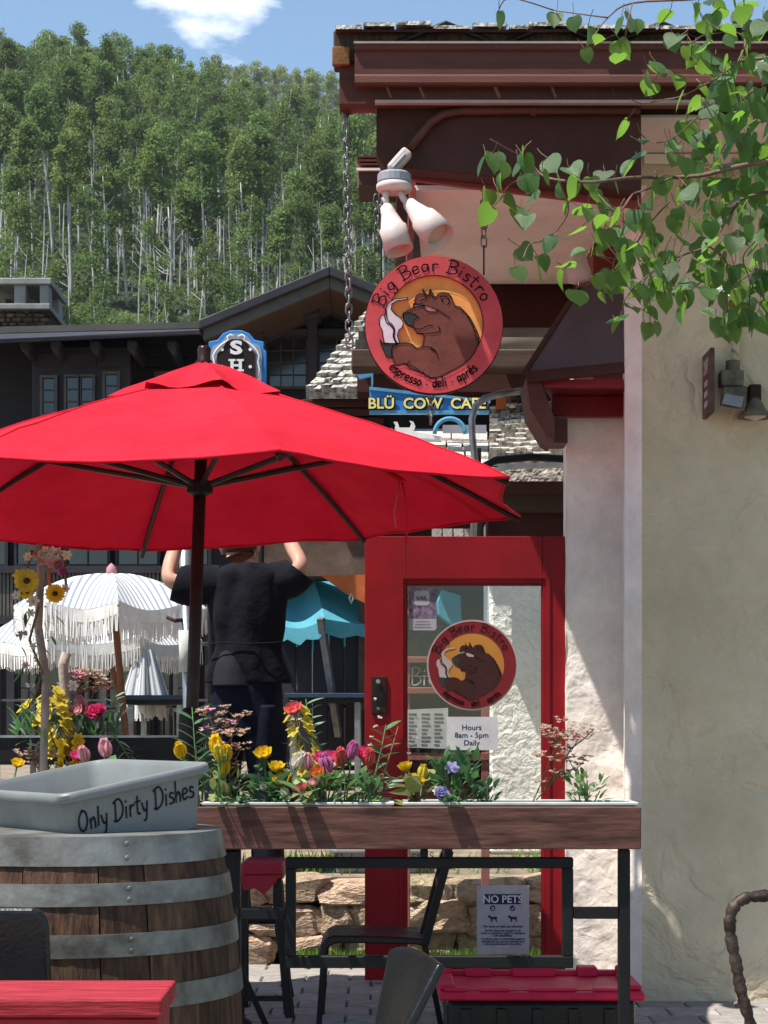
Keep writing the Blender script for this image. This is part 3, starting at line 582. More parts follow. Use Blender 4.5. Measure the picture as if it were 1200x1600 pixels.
# lower shake roof: every shake is a piece
m = M().add([P(584, 762, 11.45), P(768, 762, 11.45), P(768, 672, 12.5), P(596, 668, 12.5)], [(0, 1, 2, 3)]); m.build('lower_roof', MT['brown_dk'], cf)
sk = [(600, 640, 672, 683), (640, 705, 670, 684), (705, 762, 672, 686),
      (596, 635, 684, 697), (636, 697, 685, 697), (698, 722, 685, 698), (723, 764, 686, 698), (590, 622, 697, 710), (622, 660, 698, 711), (660, 696, 698, 712), (697, 726, 699, 712), (727, 764, 699, 712),
      (600, 640, 711, 726), (641, 676, 712, 726), (677, 712, 713, 727), (713, 738, 713, 727), (739, 765, 713, 727), (660, 700, 727, 742), (701, 738, 728, 742), (739, 766, 728, 742), (700, 745, 742, 756), (746, 767, 743, 756)]
for i, (x0, x1, y0, y1) in enumerate(sk):
    Dd = 12.35 - (y0 - 670) * 0.013; th = .05
    a, b = P(x0 + 1, y1 - 1, Dd - .16), P(x1 - 1, y1 - 1 + (i % 3), Dd - .16); c, d = P(x1 - 1, y0, Dd + .12), P(x0 + 1, y0, Dd + .12); dn = Vector((0, 0, -.035))
    M().add([a, b, c, d, a + dn, b + dn, c + dn, d + dn], [(0, 1, 2, 3), (7, 6, 5, 4), (0, 4, 5, 1), (1, 5, 6, 2), (2, 6, 7, 3), (3, 7, 4, 0)]).build('shake', MT['shake'], cf)
# eave, fascias, beams
M().tube([P(752, 742, 10.95), P(757, 728, 10.95), P(775, 719, 10.95), P(830, 714, 10.95), P(900, 718, 10.95), P(1000, 720, 10.95)], .022, 8).build('eave_edging', MT['blackmetal'], cf, smooth=True)
M().tube([P(757, 738, 10.9), P(800, 729, 10.9), P(860, 727, 10.9), P(1000, 728, 10.9)], .016, 6).build('eave_trim', MT['liner'], cf, smooth=True)
M().pbox(765, 1000, 730, 752, 11.1, .5).build('eave_gravel', MT['shake_roof'], cf); M().pbox(760, 1000, 752, 768, 11.05, .4).build('fascia', MT['brown_dk'], cf)
M().pbox(763, 1000, 768, 797, 11.2, .3).build('fascia_board', MT['eave_wood'], cf); M().pbox(763, 1000, 797, 842, 11.35, .3).build('fascia', MT['brown_dk'], cf)
M().pbox(549, 900, 545, 574, 12.3, .25).build('beam', MT['eave_wood'], cf, bevel=.01); M().pbox(558, 900, 574, 612, 12.6, .3).build('beam', MT['brown_dk'], cf)
M().pbox(555, 600, 530, 545, 12.4, .3).build('flashing', MT['flash'], cf); M().pbox(560, 575, 517, 530, 12.9, .3).build('flashing', MT['flash'], cf)
M().add([P(760, 498, 12.3), P(900, 512, 12.3), P(900, 545, 14), P(760, 542, 14)], [(0, 1, 2, 3)]).build('soffit', MT['beige'], cf, solid=.02)
M().pbox(756, 900, 575, 645, 13.4, .2).build('dark_wall', MT['brown_dk'], cf)
op_ = M().pbox(776, 791, 571, 640, 12.7, .08).build('post', MT['orangepost'], cf, bevel=.005); op_['label'] = 'orange post'
M().pbox(480, 770, 612, 700, 13.2, 3).build('wall', MT['chalet'], cf)
for k in range(4): M().pbox(470, 600, 624 + k * 14, 636 + k * 14, 13.12, .07).build('wall_board', MT['brown_dk'], cf, bevel=.005)
M().pbox(560, 1000, 700, 1190, 13.6, 3).build('wall', MT['brown_dk'], cf)
for k in range(9):
    x = 440 + k * 25; M().pbox(x, x + 22, 985, 1175, 13.5, .04).build('wall_board', MT['chalet2'], cf, bevel=.006)
M().pbox(395, 720, 838, 900, 13.3, .5).build('stone_band', MT['stone_dk'], cf)
M().pbox(560, 700, 900, 1110, 13.45, .1).build('stone_panel', MT['stone_dk'], cf)
M().ppoly([(500, 898), (620, 898), (640, 960), (575, 944), (548, 932)], 12.9, .06).build('gable_board', MT['orangepost'], cf)
M().tube([P(546, 935, 12.8), P(549, 928, 12.8), P(552, 935, 12.8), P(549, 943, 12.8), P(546, 935, 12.8)], .008, 6).build('hook', MT['steel'], cf)
for k in range(4): M().pbox(675 + k * 17, 690 + k * 17, 826, 858, 11.4, .03).build('white_board', MT['shake'], cf)
M().pbox(740, 752, 700, 900, 11.2, .08).build('post', MT['blackmetal'], cf)
# goose-neck pipe
g = M().tube([P(738, 900, 10.4), P(743, 730, 10.4), P(738, 680, 10.4), P(737, 655, 10.4), P(743, 634, 10.4), P(757, 623, 10.4), P(780, 616, 10.4), P(815, 611, 10.4)], .019, 10).build('gooseneck_pipe', MT['steel'], smooth=True)
tag(g, 'bent galvanised goose-neck pipe rising beside the shake roof', 'pipe')
# blue cafe sign
D = 11.9; s = thing('cafe_sign', P(670, 645, D), 'long blue board with yellow outlined cafe name under the round sign', 'sign')
M().ppoly([(577, 607), (764, 628), (762, 644), (579, 645)], D, .04).build('board', MT['bluep'], s, bevel=.003)
M().ppoly([(577, 604), (766, 625), (766, 629), (577, 609)], D - .01, .05).build('trim', MT['bluel'], s)
M().ppoly([(577, 641), (764, 641), (764, 646), (577, 646)], D - .01, .05).build('trim', MT['bluel'], s)
text_mesh('BLÜ  COW  CAFE', .092, MT['line'], 'lettering', s, P(668, 632, D - .012), .002, .008, xs=1.02)
text_mesh('BLÜ  COW  CAFE', .092, MT['yellow'], 'lettering', s, P(667, 631, D - .018), .002, .002, xs=1.02)
M().ppoly([(558, 585), (583, 583), (583, 600), (580, 608), (580, 588), (562, 592)], D, .03).build('corner_strip', MT['bluel'], s)
D = 12.0; s = thing('cow_emblem', P(665, 672, D), 'blue ring emblem with white cow horns above the lower shake roof', 'emblem')
arc = [P(703 + 24 * math.cos(R(a)), 678 - 24 * math.sin(R(a)), D) for a in range(0, 181, 15)]
M().tube(arc, .014, 8).build('ring', MT['bluel'], s, smooth=True)
M().ppoly([(616, 672), (618, 664), (615, 659), (621, 659), (624, 668), (640, 668), (643, 661), (640, 657), (646, 659), (649, 666), (646, 674), (690, 682), (690, 690), (620, 688)], D, .03).build('horns', MT['white'], s)
M().ppoly([(600, 676), (612, 668), (618, 676), (616, 684)], D - .01, .03).build('ear', MT['bluel'], s)
M().pbox(692, 760, 664, 676, D + .1, .03).build('back_board', MT['greyb'], s)
# ------------------------------------------------------------------ retaining wall
rw = thing('retaining_wall', (0, 9.6, 0), 'low sandstone retaining wall at the edge of the pavement behind the railing', 'wall')
M().box(-6, 3.5, 9.66, 9.9, 0, .40).build('wall_core', MT['mortar'], rw)
def rock(seed):
    rg = random.Random(seed); bm = bmesh.new(); bmesh.ops.create_cube(bm, size=1.0)
    bmesh.ops.bevel(bm, geom=bm.edges[:] , offset=.16, segments=1, affect='EDGES'); bmesh.ops.subdivide_edges(bm, edges=bm.edges[:], cuts=1, use_grid_fill=True)
    for v in bm.verts:
        nn = noise.noise_vector(v.co * 1.9 + Vector((seed * 3.1, 0, 0))); v.co += nn * .19 + noise.noise_vector(v.co * 5 + Vector((seed, 2, 0))) * .05
    bmesh.ops.triangulate(bm, faces=bm.faces[:]); me = bpy.data.meshes.new('stone'); bm.to_mesh(me); bm.free(); me.materials.append(MT['stone']); return me
rocks = [rock(i) for i in range(6)]
rg = random.Random(21); z = 0.0
for j, hh in enumerate((0.145, 0.16, 0.125)):
    x = -2.7 + rg.uniform(0, .2)
    while x < 1.6:
        ww = rg.uniform(.16, .36) * (1.15 if j == 2 else 1)
        o = piece('stone', rg.choice(rocks), (x + ww / 2, 9.62 + rg.uniform(-.02, .02), z + hh / 2 + rg.uniform(-.008, .008)), (rg.uniform(-.1, .1), rg.uniform(-.14, .14), rg.choice([0, 3.14]) + rg.uniform(-.1, .1)), (ww * 1.02, .24, hh * rg.uniform(.98, 1.14)), rw)
        x += ww * 1.0
    z += hh * .98
tf = M(); rg = random.Random(31)
for k in range(5200):
    x = rg.uniform(-2.2, 1.0); y = 9.47 - abs(rg.gauss(0, .07))
    if noise.noise(Vector((x * 2.3, 0, 5))) < -.08: continue
    h = rg.uniform(.03, .10); a = rg.uniform(0, 6.28); d = Vector((math.cos(a), math.sin(a), 0)) * .008; tip = Vector((rg.uniform(-.025, .025), rg.uniform(-.025, .015), h)); p = Vector((x, y, 0.01))
    tf.add([p - d, p + d, p + tip], [(0, 1, 2)])
tag(tf.build('grass_tufts', MT['grass'], origin=(0, 9.4, 0)), kind='stuff')
tf = M()
for k in range(1200):
    x = rg.choice([rg.gauss(-.48, .14), rg.gauss(1.0, .12), rg.uniform(-2, 1.2)]); y = rg.uniform(9.85, 11.2); h = rg.uniform(.02, .07); a = rg.uniform(0, 6.28); d = Vector((math.cos(a), math.sin(a), 0)) * .007; p = Vector((x, y, .42))
    tf.add([p - d, p + d, p + Vector((rg.uniform(-.03, .03), rg.uniform(-.03, .03), h))], [(0, 1, 2)])
tag(tf.build('terrace_grass', MT['grass'], origin=(0, 10, .42)), kind='stuff')

# ------------------------------------------------------------------ stucco column behind the door
cl = thing('stucco_column', (X(805, 11.5), 11.5, .42), 'thick rough white stucco column seen through the glass door', 'column')
M().box(X(765, 11.4), X(900, 11.4), 11.4, 12.1, .42, 2.45).build('shaft', MT['stucco_rough'], cl, bevel=.02)
# hedge of clutter: railings, tables, chairs on the terrace
def railing(x0, x1, D, ztop, zbot, label, n, mt='chalet3', mid=1):
    t = thing('metal_railing', ((x0 + x1) / 2, D, zbot), label, 'railing')
    M().box(x0, x1, D - .02, D + .02, ztop - .03, ztop).build('top_rail', MT[mt], t)
    for k in range(mid): zz = zbot + (ztop - zbot) * (k + 1) / (mid + 1) ; M().box(x0, x1, D - .01, D + .01, zz - .01, zz + .01).build('mid_rail', MT[mt], t)
    for k in range(n + 1):
        x = x0 + (x1 - x0) * k / n; M().box(x - .02, x + .02, D - .022, D + .022, zbot, ztop - .03).build('post', MT[mt], t)
    return t
railing(X(440, 15.5), X(575, 15.5), 15.5, Z(1004, 15.5), .42, 'dark metal railing beneath the turquoise parasol', 3, mt='steel', mid=2)
railing(X(-60, 16), X(330, 16), 16, Z(1003, 16), .42, 'grey metal railing behind the fringed parasols', 7, mt='chalet3', mid=2)
def table(px0, px1, ytop, D, dep, mt, label, legs='steel'):
    zt = Z(ytop, D); t = thing('patio_table', ((X(px0, D) + X(px1, D)) / 2, D + dep / 2, .42), label, 'table'); x0, x1 = X(px0, D), X(px1, D)
    for k in range(5): yy = D + dep * k / 5; M().box(x0, x1, yy, yy + dep / 5 - .012, zt - .03, zt).build('slat', MT[mt], t, bevel=.003)
    M().box(x0 + .02, x1 - .02, D + .01, D + dep - .02, zt - .06, zt - .031).build('apron_rail', MT['blackmetal'], t)
    for xx in (x0 + .05, x1 - .05):
        for yy in (D + .05, D + dep - .07): M().box(xx - .018, xx + .018, yy - .018, yy + .018, .42, zt - .06).build('leg', MT[legs], t)
    return t
table(445, 570, 1083, 12.6, .8, 'bluemetal', 'blue-black slatted table at the foot of the turquoise parasol')
table(190, 292, 1086, 12.2, .8, 'bluemetal', 'blue-black slatted table under the fringed parasols, left of the person')
table(50, 165, 1112, 11.8, .7, 'bluemetal', 'dark slatted table behind the left flower trough')
def cafe_chair(px, D, face, label, zt=.42, mt='blackmetal'):
    t = thing('patio_chair', (X(px, D), D, zt), label, 'chair', 'dark patio chairs on the terrace'); x = X(px, D)
    M().box(x - .2, x + .2, D - .2, D + .2, zt + .44, zt + .47).build('seat', MT[mt], t, bevel=.01)
    for sx in (-.18, .18):
        for sy in (-.18, .18): M().beam((x + sx, D + sy, zt + .44), (x + sx * 1.15, D + sy * 1.15, zt), .025, .025).build('leg', MT[mt], t)
    b = M(); yb = D + .2 * face
    for k in range(5): b.beam((x - .16 + k * .08, yb, zt + .46), (x - .16 + k * .08, yb + .05 * face, zt + .86), .014, .014)
    b.build('back_spindles', MT[mt], t); M().tube([(x - .19, yb, zt + .46), (x - .19, yb + .05 * face, zt + .84), (x - .12, yb + .06 * face, zt + .9), (x + .12, yb + .06 * face, zt + .9), (x + .19, yb + .05 * face, zt + .84), (x + .19, yb, zt + .46)], .014, 6).build('back_frame', MT[mt], t)
cafe_chair(465, 14.2, 1, 'dark patio chair under the left part of the turquoise parasol'); cafe_chair(545, 14.0, -1, 'dark patio chair beside the red door, under the turquoise parasol')
cafe_chair(170, 14.2, 1, 'dark patio chair under the fringe left of the folded parasol'); cafe_chair(262, 13.8, -1, 'dark patio chair right of the folded parasol')

# ------------------------------------------------------------------ striped fringed parasols
def stripe_mat():
    m = bpy.data.materials.new('striped_cloth'); m.use_nodes = True; nt = m.node_tree; n = nt.nodes; l = nt.links; b = n['Principled BSDF']; b.inputs['Roughness'].default_value = .85
    uv = n.new('ShaderNodeUVMap'); sp = n.new('ShaderNodeSeparateXYZ'); l.new(uv.outputs[0], sp.inputs[0])
    a = n.new('ShaderNodeMath'); a.operation = 'MULTIPLY'; a.inputs[1].default_value = 28.0; l.new(sp.outputs[0], a.inputs[0])
    f = n.new('ShaderNodeMath'); f.operation = 'FRACT'; l.new(a.outputs[0], f.inputs[0]); g = n.new('ShaderNodeMath'); g.operation = 'LESS_THAN'; g.inputs[1].default_value = .38; l.new(f.outputs[0], g.inputs[0])
    mx = n.new('ShaderNodeMixRGB'); mx.inputs[1].default_value = (.78, .78, .76, 1); mx.inputs[2].default_value = (.30, .35, .43, 1); l.new(g.outputs[0], mx.inputs[0]); l.new(mx.outputs[0], b.inputs['Base Color'])
    tb = n.new('ShaderNodeBsdfTranslucent'); l.new(mx.outputs[0], tb.inputs[0]); ms = n.new('ShaderNodeMixShader'); ms.inputs[0].default_value = .3; l.new(b.outputs[0], ms.inputs[1]); l.new(tb.outputs[0], ms.inputs[2]); l.new(ms.outputs[0], n['Material Output'].inputs[0])
    return m
STR = stripe_mat()
def canopy(name, parent, c, top, corners, m, vent=None, nr=8, nc=8, sag=.06, droop=.25, thick=.006, uv=True, wob=.008):
    """gores between the peak and the corner points; corners are 3D"""
    vs = []; fs = []; uvs = []; K = len(corners); peak = Vector(top)
    for k in range(K):
        a = Vector(corners[k]); b = Vector(corners[(k + 1) % K]); base = len(vs); w_ = (b - a).length
        for j in range(nr + 1):
            t = j / nr
            for i in range(nc + 1):
                u = i / nc; e = a.lerp(b, u); p = peak.lerp(e, t)
                p.z += droop * (t - t * t) * (peak.z - e.z) * 2.0 - sag * math.sin(math.pi * u) * t * .9 * (1 if t < 1 else 1) 
                inn = (e - peak); inn.z = 0; p -= inn.normalized() * .05 * math.sin(math.pi * u) * t
                p += Vector((0, 0, (wob * noise.noise(p * 4) + wob * .45 * noise.noise(Vector((p.x * 14, p.y * 14, 1)))) * t)); vs.append(p); uvs.append(((u - .5) * w_ * t, t))
        for j in range(nr):
            for i in range(nc):
                q = base + j * (nc + 1) + i; fs.append((q, q + nc + 1, q + nc + 2, q + 1))
    mm = M().add(vs, fs); o = mm.build(name, m, parent, smooth=True, solid=0)
    if uv:
        ul = o.data.uv_layers.new(name='UVMap')
        for lp in o.data.loops: ul.data[lp.index].uv = uvs[lp.vertex_index]
    return o
def ring_pts(c, r, n, z, rot=0, sq=1.0): return [(c[0] + r * math.cos(R(rot + 360 * k / n)), c[1] + r * sq * math.sin(R(rot + 360 * k / n)), z) for k in range(n)]
def fringed(px, ypeak, yrim, D, rx, label, rot, tilt=0, seed=1, poleb=(0, 0)):
    s = F / D; c = (X(px, D), D); rg = random.Random(seed); zr = Z(yrim, D); zp = Z(ypeak, D)
    t = thing('striped_parasol', (X(px + poleb[0], D), D, .42), label, 'parasol', 'fringed striped parasols')
    cs = ring_pts(c, rx, 8, zr, rot); cs = [(x, y, z + tilt * (x - c[0])) for x, y, z in cs]
    canopy('canopy', t, c, (c[0], c[1], zp), cs, STR, sag=.05, droop=.6, nc=6)
    vf = M(); uvv = []; fr = M()
    for k in range(8):
        a = Vector(cs[k]); b = Vector(cs[(k + 1) % 8]); nn = 52
        for i in range(nn):
            u = (i + .5) / nn; p = a.lerp(b, u); p.z -= .05 * math.sin(math.pi * u) - .004; inn = Vector((c[0] - p.x, c[1] - p.y, 0)).normalized(); p += inn * .05 * math.sin(math.pi * u)
            L = .175 * rg.uniform(.9, 1.06); dx = (b - a).normalized(); w2 = .0045 * rg.uniform(.8, 1.5); q = p + Vector((rg.uniform(-.008, .008), rg.uniform(-.01, .01), -L))
            fr.add([p - dx * w2, p + dx * w2, q + dx * w2 * .7, q - dx * w2 * .7], [(0, 1, 2, 3)])
        va = [a.lerp(b, u / 6) for u in range(7)]
        for i, p in enumerate(va): p.z -= .05 * math.sin(math.pi * i / 6); p += Vector((c[0] - p.x, c[1] - p.y, 0)).normalized() * .05 * math.sin(math.pi * i / 6)
        vf.add(va + [p - Vector((0, 0, .075)) for p in va], [(i, i + 7, i + 8, i + 1) for i in range(6)])
    v_ = vf.build('valance', MT['fringe'], t); tag(fr.build('fringe', MT['fringe'], t), kind='stuff')
    M().lathe([(0.02, -.02), (.035, 0), (.03, .04), (.012, .06), (.0, .07)], (c[0], c[1], zp), 10).build('finial', PET['palepink'], t, smooth=True)
    M().tube([(c[0], c[1], zp - .02), (X(px + poleb[0], D), D, .42)], .022, 8).build('pole', MT['polewood'], t)
    for k in range(8): M().tube([(c[0], c[1], zp - .05), Vector(cs[k]) - Vector((0, 0, .03))], .008, 4).build('rib', MT['polewood'], t)
fringed(174, 897, 948, 12.0, .60, 'nearer white striped parasol with long cream fringe left of the person', 12, seed=1, tilt=.0, poleb=(38, 240))
fringed(150, 935, 1002, 13.6, .80, 'farther striped parasol whose fringe hangs below the nearer fringed one', 30, seed=2, poleb=(88, 200))
0 and fringed(20, 948, 998, 14.4, .5, 'striped fringed parasol cut by the left border behind the flower post', 20, seed=3)
# folded parasol
D = 13.0; t = thing('folded_parasol', (X(226, D), D, .42), 'closed striped parasol hanging down with a fringed hem', 'parasol', 'fringed striped parasols')
vs_ = []; fs_ = []; n = 40; uvs = []
for j in range(9):
    tt = j / 8; z = Z(1015 + 82 * tt, D); r = .05 + .10 * tt
    for k in range(n):
        a = 2 * math.pi * k / n; rr = r * (1 + .22 * math.sin(a * 7)); vs_.append((X(226, D) + rr * math.cos(a), D + rr * math.sin(a), z)); uvs.append((k * .022, tt))
for j in range(8):
    for k in range(n): fs_.append((j * n + k, (j + 1) * n + k, (j + 1) * n + (k + 1) % n, j * n + (k + 1) % n))
o = M().add(vs_, fs_).build('cloth', STR, t, smooth=True); ul = o.data.uv_layers.new(name='UVMap')
for lp in o.data.loops: ul.data[lp.index].uv = uvs[lp.vertex_index]
fr = M(); rg = random.Random(4)
for k in range(110):
    a = 2 * math.pi * k / 110; rr = .15 * (1 + .22 * math.sin(a * 7)); p = Vector((X(226, D) + rr * math.cos(a), D + rr * math.sin(a), Z(1097, D))); d = Vector((-math.sin(a), math.cos(a), 0)) * .006
    q = p + Vector((rg.uniform(-.01, .01), 0, -.11 * rg.uniform(.7, 1.2))); fr.add([p - d, p + d, q + d, q - d], [(0, 1, 2, 3)])
tag(fr.build('fringe', MT['fringe'], t), kind='stuff'); M().tube([(X(226, D), D, Z(1005, D)), (X(226, D), D, .42)], .02, 8).build('pole', MT['polewood'], t)
# turquoise parasol
def teal():
    D = 14.0; c = (X(500, D), D); t = thing('turquoise_parasol', (X(524, D), D - .3, .42), 'large turquoise canopy on grey legs between the person and the red door', 'parasol')
    zr = Z(985, D); cs = [(X(430, D - .7), D - .7, Z(975, D - .7)), (X(508, D - .8), D - .8, Z(968, D - .8)), (X(700, D - .2), D - .2, Z(966, D - .2)), (X(740, D + .9), D + .9, Z(985, D + .9)), (X(560, D + 1.2), D + 1.2, Z(985, D + 1.2)), (X(400, D + .7), D + .7, Z(985, D + .7))]
    canopy('canopy', t, c, (X(478, D), D + .2, Z(880, D)), cs, MT['teal'], sag=.05, droop=.2, uv=False)
    vf = M()
    for k in range(6):
        a = Vector(cs[k]); b = Vector(cs[(k + 1) % 6]); va = [a.lerp(b, u / 8) for u in range(9)]
        for i, p in enumerate(va): p.z -= .05 * math.sin(math.pi * i / 8) - .004
        vf.add(va + [p + Vector((0, -.01, -.10 - .02 * math.sin(i * 2.1))) for i, p in enumerate(va)], [(i, i + 9, i + 10, i + 1) for i in range(8)])
    vf.build('valance', MT['teal'], t, smooth=True)
    M().beam(P(501, 966, D - .82), P(529, 1150, D - .5), .045, .045).build('leg', MT['steel'], t); M().beam(P(452, 975, D - .3), P(470, 1150, D - .3), .035, .035).build('leg', MT['steel'], t)
    for k in (0, 1, 2, 3): M().tube([(X(478, D), D + .2, Z(888, D)), Vector(cs[k]) - Vector((0, 0, .03))], .01, 4).build('rib', MT['steel'], t)
teal()
o = M().ppoly([(690, 921), (720, 930), (722, 974), (706, 978), (684, 962), (682, 940)], 13.0, .1).build('turquoise_cloth', MT['teal'], bevel=.01); tag(o, 'small turquoise cloth seen through the top of the door glass', 'cloth')

# steel pole with taped sleeve, behind the red parasol's pole
t = thing('steel_pole', P(294, 1300, 10.6), 'grey steel pole with a clear sleeve just left of the red parasol pole', 'pole')
M().tube([P(288, 860, 10.6), P(297, 1200, 10.6), P(298, 1330, 10.6)], .03, 10).build('pole', MT['steel'], t, smooth=True); M().tube([P(290, 985, 10.55), P(292, 1050, 10.55)], .04, 10).build('sleeve', MT['liner'], t, smooth=True)
M().tube([P(262, 965, 10.6), P(274, 970, 10.55), P(290, 968, 10.6)], .012, 6).build('clip', MT['bronze'], t)

# ------------------------------------------------------------------ menu easel behind the door
D = 9.35; t = thing('menu_easel', (X(690, D), D, 0), 'reddish wooden easel with chalkboard and menu sheets behind the door glass', 'easel')
for x in (628, 752): M().pbox(x, x + 13, 1028, 1500, D, .04).build('upright', MT['easel'], t, bevel=.003)
for y0, y1 in ((1026, 1036), (1074, 1084), (1176, 1188), (1262, 1276)): M().pbox(628, 765, y0, y1, D - .012, .04).build('crosspiece', MT['easel'], t, bevel=.003)
M().pbox(636, 755, 1036, 1075, D + .01, .015).build('chalkboard', MT['chalkboard'], t); M().pbox(641, 752, 1084, 1176, D + .015, .015).build('chalkboard', MT['chalkboard'], t); M().pbox(641, 752, 1188, 1262, D + .015, .015).build('lower_board', MT['brown_dk'], t)
s_ = 1 / F * D; cm = M(); write('Big', lambda u, v: Vector((X(641, D) + u, D + .006, Z(1070, D) + v)), 27 * s_, .007, cm); cm.build('chalk_lettering', MT['chalk'], t)
M().tube([P(637, 1056, D + .004), P(754, 1059, D + .004)], .002, 4).build('chalk_line', MT['chalk'], t)
for x0, x1, y0, y1 in ((634, 700, 1106, 1170), (700, 745, 1120, 1172)):
    pg = M().ppoly([(x0, y0 + 3), (x1, y0), (x1 + 1, y1), (x0 + 1, y1 - 2)], D - .02, .004).build('menu_sheet', MT['liner'], t)
    ln = M(); rg = random.Random(5)
    for r_i in range(9):
        for cc in range(3):
            xa = x0 + 4 + cc * (x1 - x0 - 6) / 3; ln.pbox(xa, xa + rg.uniform(8, 15), y0 + 8 + r_i * 6, y0 + 9.4 + r_i * 6, D - .0225, .002)
    ln.build('print_lines', MT['grey_print'], pg)
# grey tub on the terrace
def bus_tub(name, w, d, h, label, origin_fn, txt, parent_group=None):
    pass

# ------------------------------------------------------------------ person with arms raised
def skin_chain(name, joints, edges, mt, parent, sub=2, root=0):
    me = bpy.data.meshes.new(name); o0 = wloc(parent); me.from_pydata([Vector(j[0]) - o0 for j in joints], edges, []); o = bpy.data.objects.new(name, me); COL.objects.link(o); o.parent = parent
    me.materials.append(mt); sk_ = o.modifiers.new('skin', 'SKIN'); sk_.use_smooth_shade = True; sk_.branch_smoothing = .4
    for i, j in enumerate(joints):
        r = j[1]; me.skin_vertices[0].data[i].radius = r if isinstance(r, tuple) else (r, r)
    me.skin_vertices[0].data[root].use_root = True
    sb = o.modifiers.new('sub', 'SUBSURF'); sb.levels = sub; sb.render_levels = sub; return o
def person():
    D = 9.95; cx = X(383, D); z0 = .42
    t = thing('person', (cx, D, z0), 'person seen from behind in black shirt and navy trousers reaching up with both arms', 'person')
    px = lambda x, y, dy=0: P(x, y, D) + Vector((0, dy, 0))
    # body: one continuous surface, head, arms, legs
    J = [(px(384, 1090), (.15, .11)), (px(386, 1010), (.135, .10)), (px(386, 945), (.155, .11)), (px(386, 908), (.11, .08)), (px(384, 878), (.062, .062)), (px(378, 870, .02), (.066, .080)), (px(374, 850, .03), (.078, .098)), (px(374, 830, .02), (.05, .065)),
         (px(322, 908), .068), (px(276, 912, -.03), .052), (px(262, 905, -.04), .044), (px(268, 868, .05), .042), (px(286, 812, .15), .027), (px(292, 800, .17), .03),
         (px(447, 902), .068), (px(464, 897, -.03), .055), (px(473, 884, -.04), .046), (px(455, 852, .06), .042), (px(440, 805, .15), .027), (px(438, 795, .17), .03),
         (px(355, 1112), (.095, .10)), (px(350, 1230), .068), (px(348, 1345), .045), (px(348, 1358, .12), .038),
         (px(412, 1112), (.095, .10)), (px(416, 1230), .068), (px(418, 1345), .045), (px(420, 1358, .12), .038)]
    E = [(0, 1), (1, 2), (2, 3), (3, 4), (4, 5), (5, 6), (6, 7), (3, 8), (8, 9), (9, 10), (10, 11), (11, 12), (12, 13), (3, 14), (14, 15), (15, 16), (16, 17), (17, 18), (18, 19), (0, 20), (20, 21), (21, 22), (22, 23), (0, 24), (24, 25), (25, 26), (26, 27)]
    body = skin_chain('body', J, E, MT['skin'], t)
    for h, (hx, hy) in enumerate(((292, 800), (438, 795))):
        hp = px(hx, hy, .17); sg = 1 if h == 0 else -1
        for k in range(4):
            b = hp + Vector((sg * (-.03 + .02 * k), .01, .03)); L = (.07, .08, .075, .06)[k]
            skin_chain('finger', [(hp, .012), (b, .010), (b + Vector((0, .02, L * .5)), .009), (b + Vector((0, .045, L * .8)), .008)], [(0, 1), (1, 2), (2, 3)], MT['skin'], body, sub=1)
        skin_chain('thumb', [(hp, .013), (hp + Vector((sg * .045, .01, .0)), .011), (hp + Vector((sg * .06, .03, .03)), .009)], [(0, 1), (1, 2)], MT['skin'], body, sub=1)
    # head details on the far side
    hc = px(374, 855, .03); fa = M()
    fa.tube([hc + Vector((0, .10, .02)), hc + Vector((0, .125, -.01)), hc + Vector((0, .10, -.02))], [.008, .016, .012], 6); fa.build('nose', MT['skin'], t, smooth=True)
    for sx in (-1, 1):
        M().lathe([(0, -.011), (.009, -.006), (.011, 0), (.009, .006), (0, .011)], hc + Vector((sx * .032, .092, .018)), 8).build('eye', MT['white'], t, smooth=True)
        M().tube([hc + Vector((sx * .083, .0, .03)), hc + Vector((sx * .097, -.01, .01)), hc + Vector((sx * .086, 0, -.035))], [.010, .015, .009], 6).build('ear', MT['skin'], t, smooth=True)
    M().tube([hc + Vector((-.025, .098, -.05)), hc + Vector((0, .104, -.052)), hc + Vector((.025, .098, -.05))], .006, 5).build('mouth', PET['palepink'], t, smooth=True)
    hm = M()
    for j in range(8):
        pass
    hv = []; hf = []
    for j in range(9):
        th = R(4 + j * 13.5)
        for k in range(20):
            a = R(18 * k); back = max(0, -math.sin(a)); r = .093 * math.sin(th); zz = .112 * math.cos(th)
            if j > 5 and back < .25: th2 = R(4 + 5 * 13.5); r = .095 * math.sin(th2); zz = .112 * math.cos(th2) - (j - 5) * .001
            hv.append(hc + Vector((r * math.cos(a) * (1 if back < .2 or j < 6 else .92), r * math.sin(a) * 1.22, zz + .012)))
    for j in range(8):
        for k in range(20): hf.append((j * 20 + k, (j + 1) * 20 + k, (j + 1) * 20 + (k + 1) % 20, j * 20 + (k + 1) % 20))
    hf.append(tuple(range(19, -1, -1))); hm.add(hv, hf).build('hair', MT['hair'], t, smooth=True, solid=.004)
    # shirt: torso and sleeves, slightly larger than the body, open at neck, cuffs and hem
    def loft(name, rings, mt, par, n=28, fold=.012, seed=0, sol=.004):
        vs_ = []; fs_ = []
        for j, (c, ax, ay, tx) in enumerate(rings):
            for k in range(n):
                a = 2 * math.pi * k / n; v = Vector((math.cos(a) * ax, math.sin(a) * ay, 0)); q = tx.to_track_quat('Z', 'X').to_matrix() if tx is not None else Matrix.Identity(3)
                p = Vector(c) + q @ v; nn = noise.noise(p * 9 + Vector((seed, 0, 0))) * fold + noise.noise(Vector((p.x * 14, p.y * 14, p.z * 4))) * fold * .8; vs_.append(p + (q @ v).normalized() * nn)
        for j in range(len(rings) - 1):
            for k in range(n): fs_.append((j * n + k, j * n + (k + 1) % n, (j + 1) * n + (k + 1) % n, (j + 1) * n + k))
        return M().add(vs_, fs_).build(name, mt, par, smooth=True, solid=sol, sub=1)
    U = None
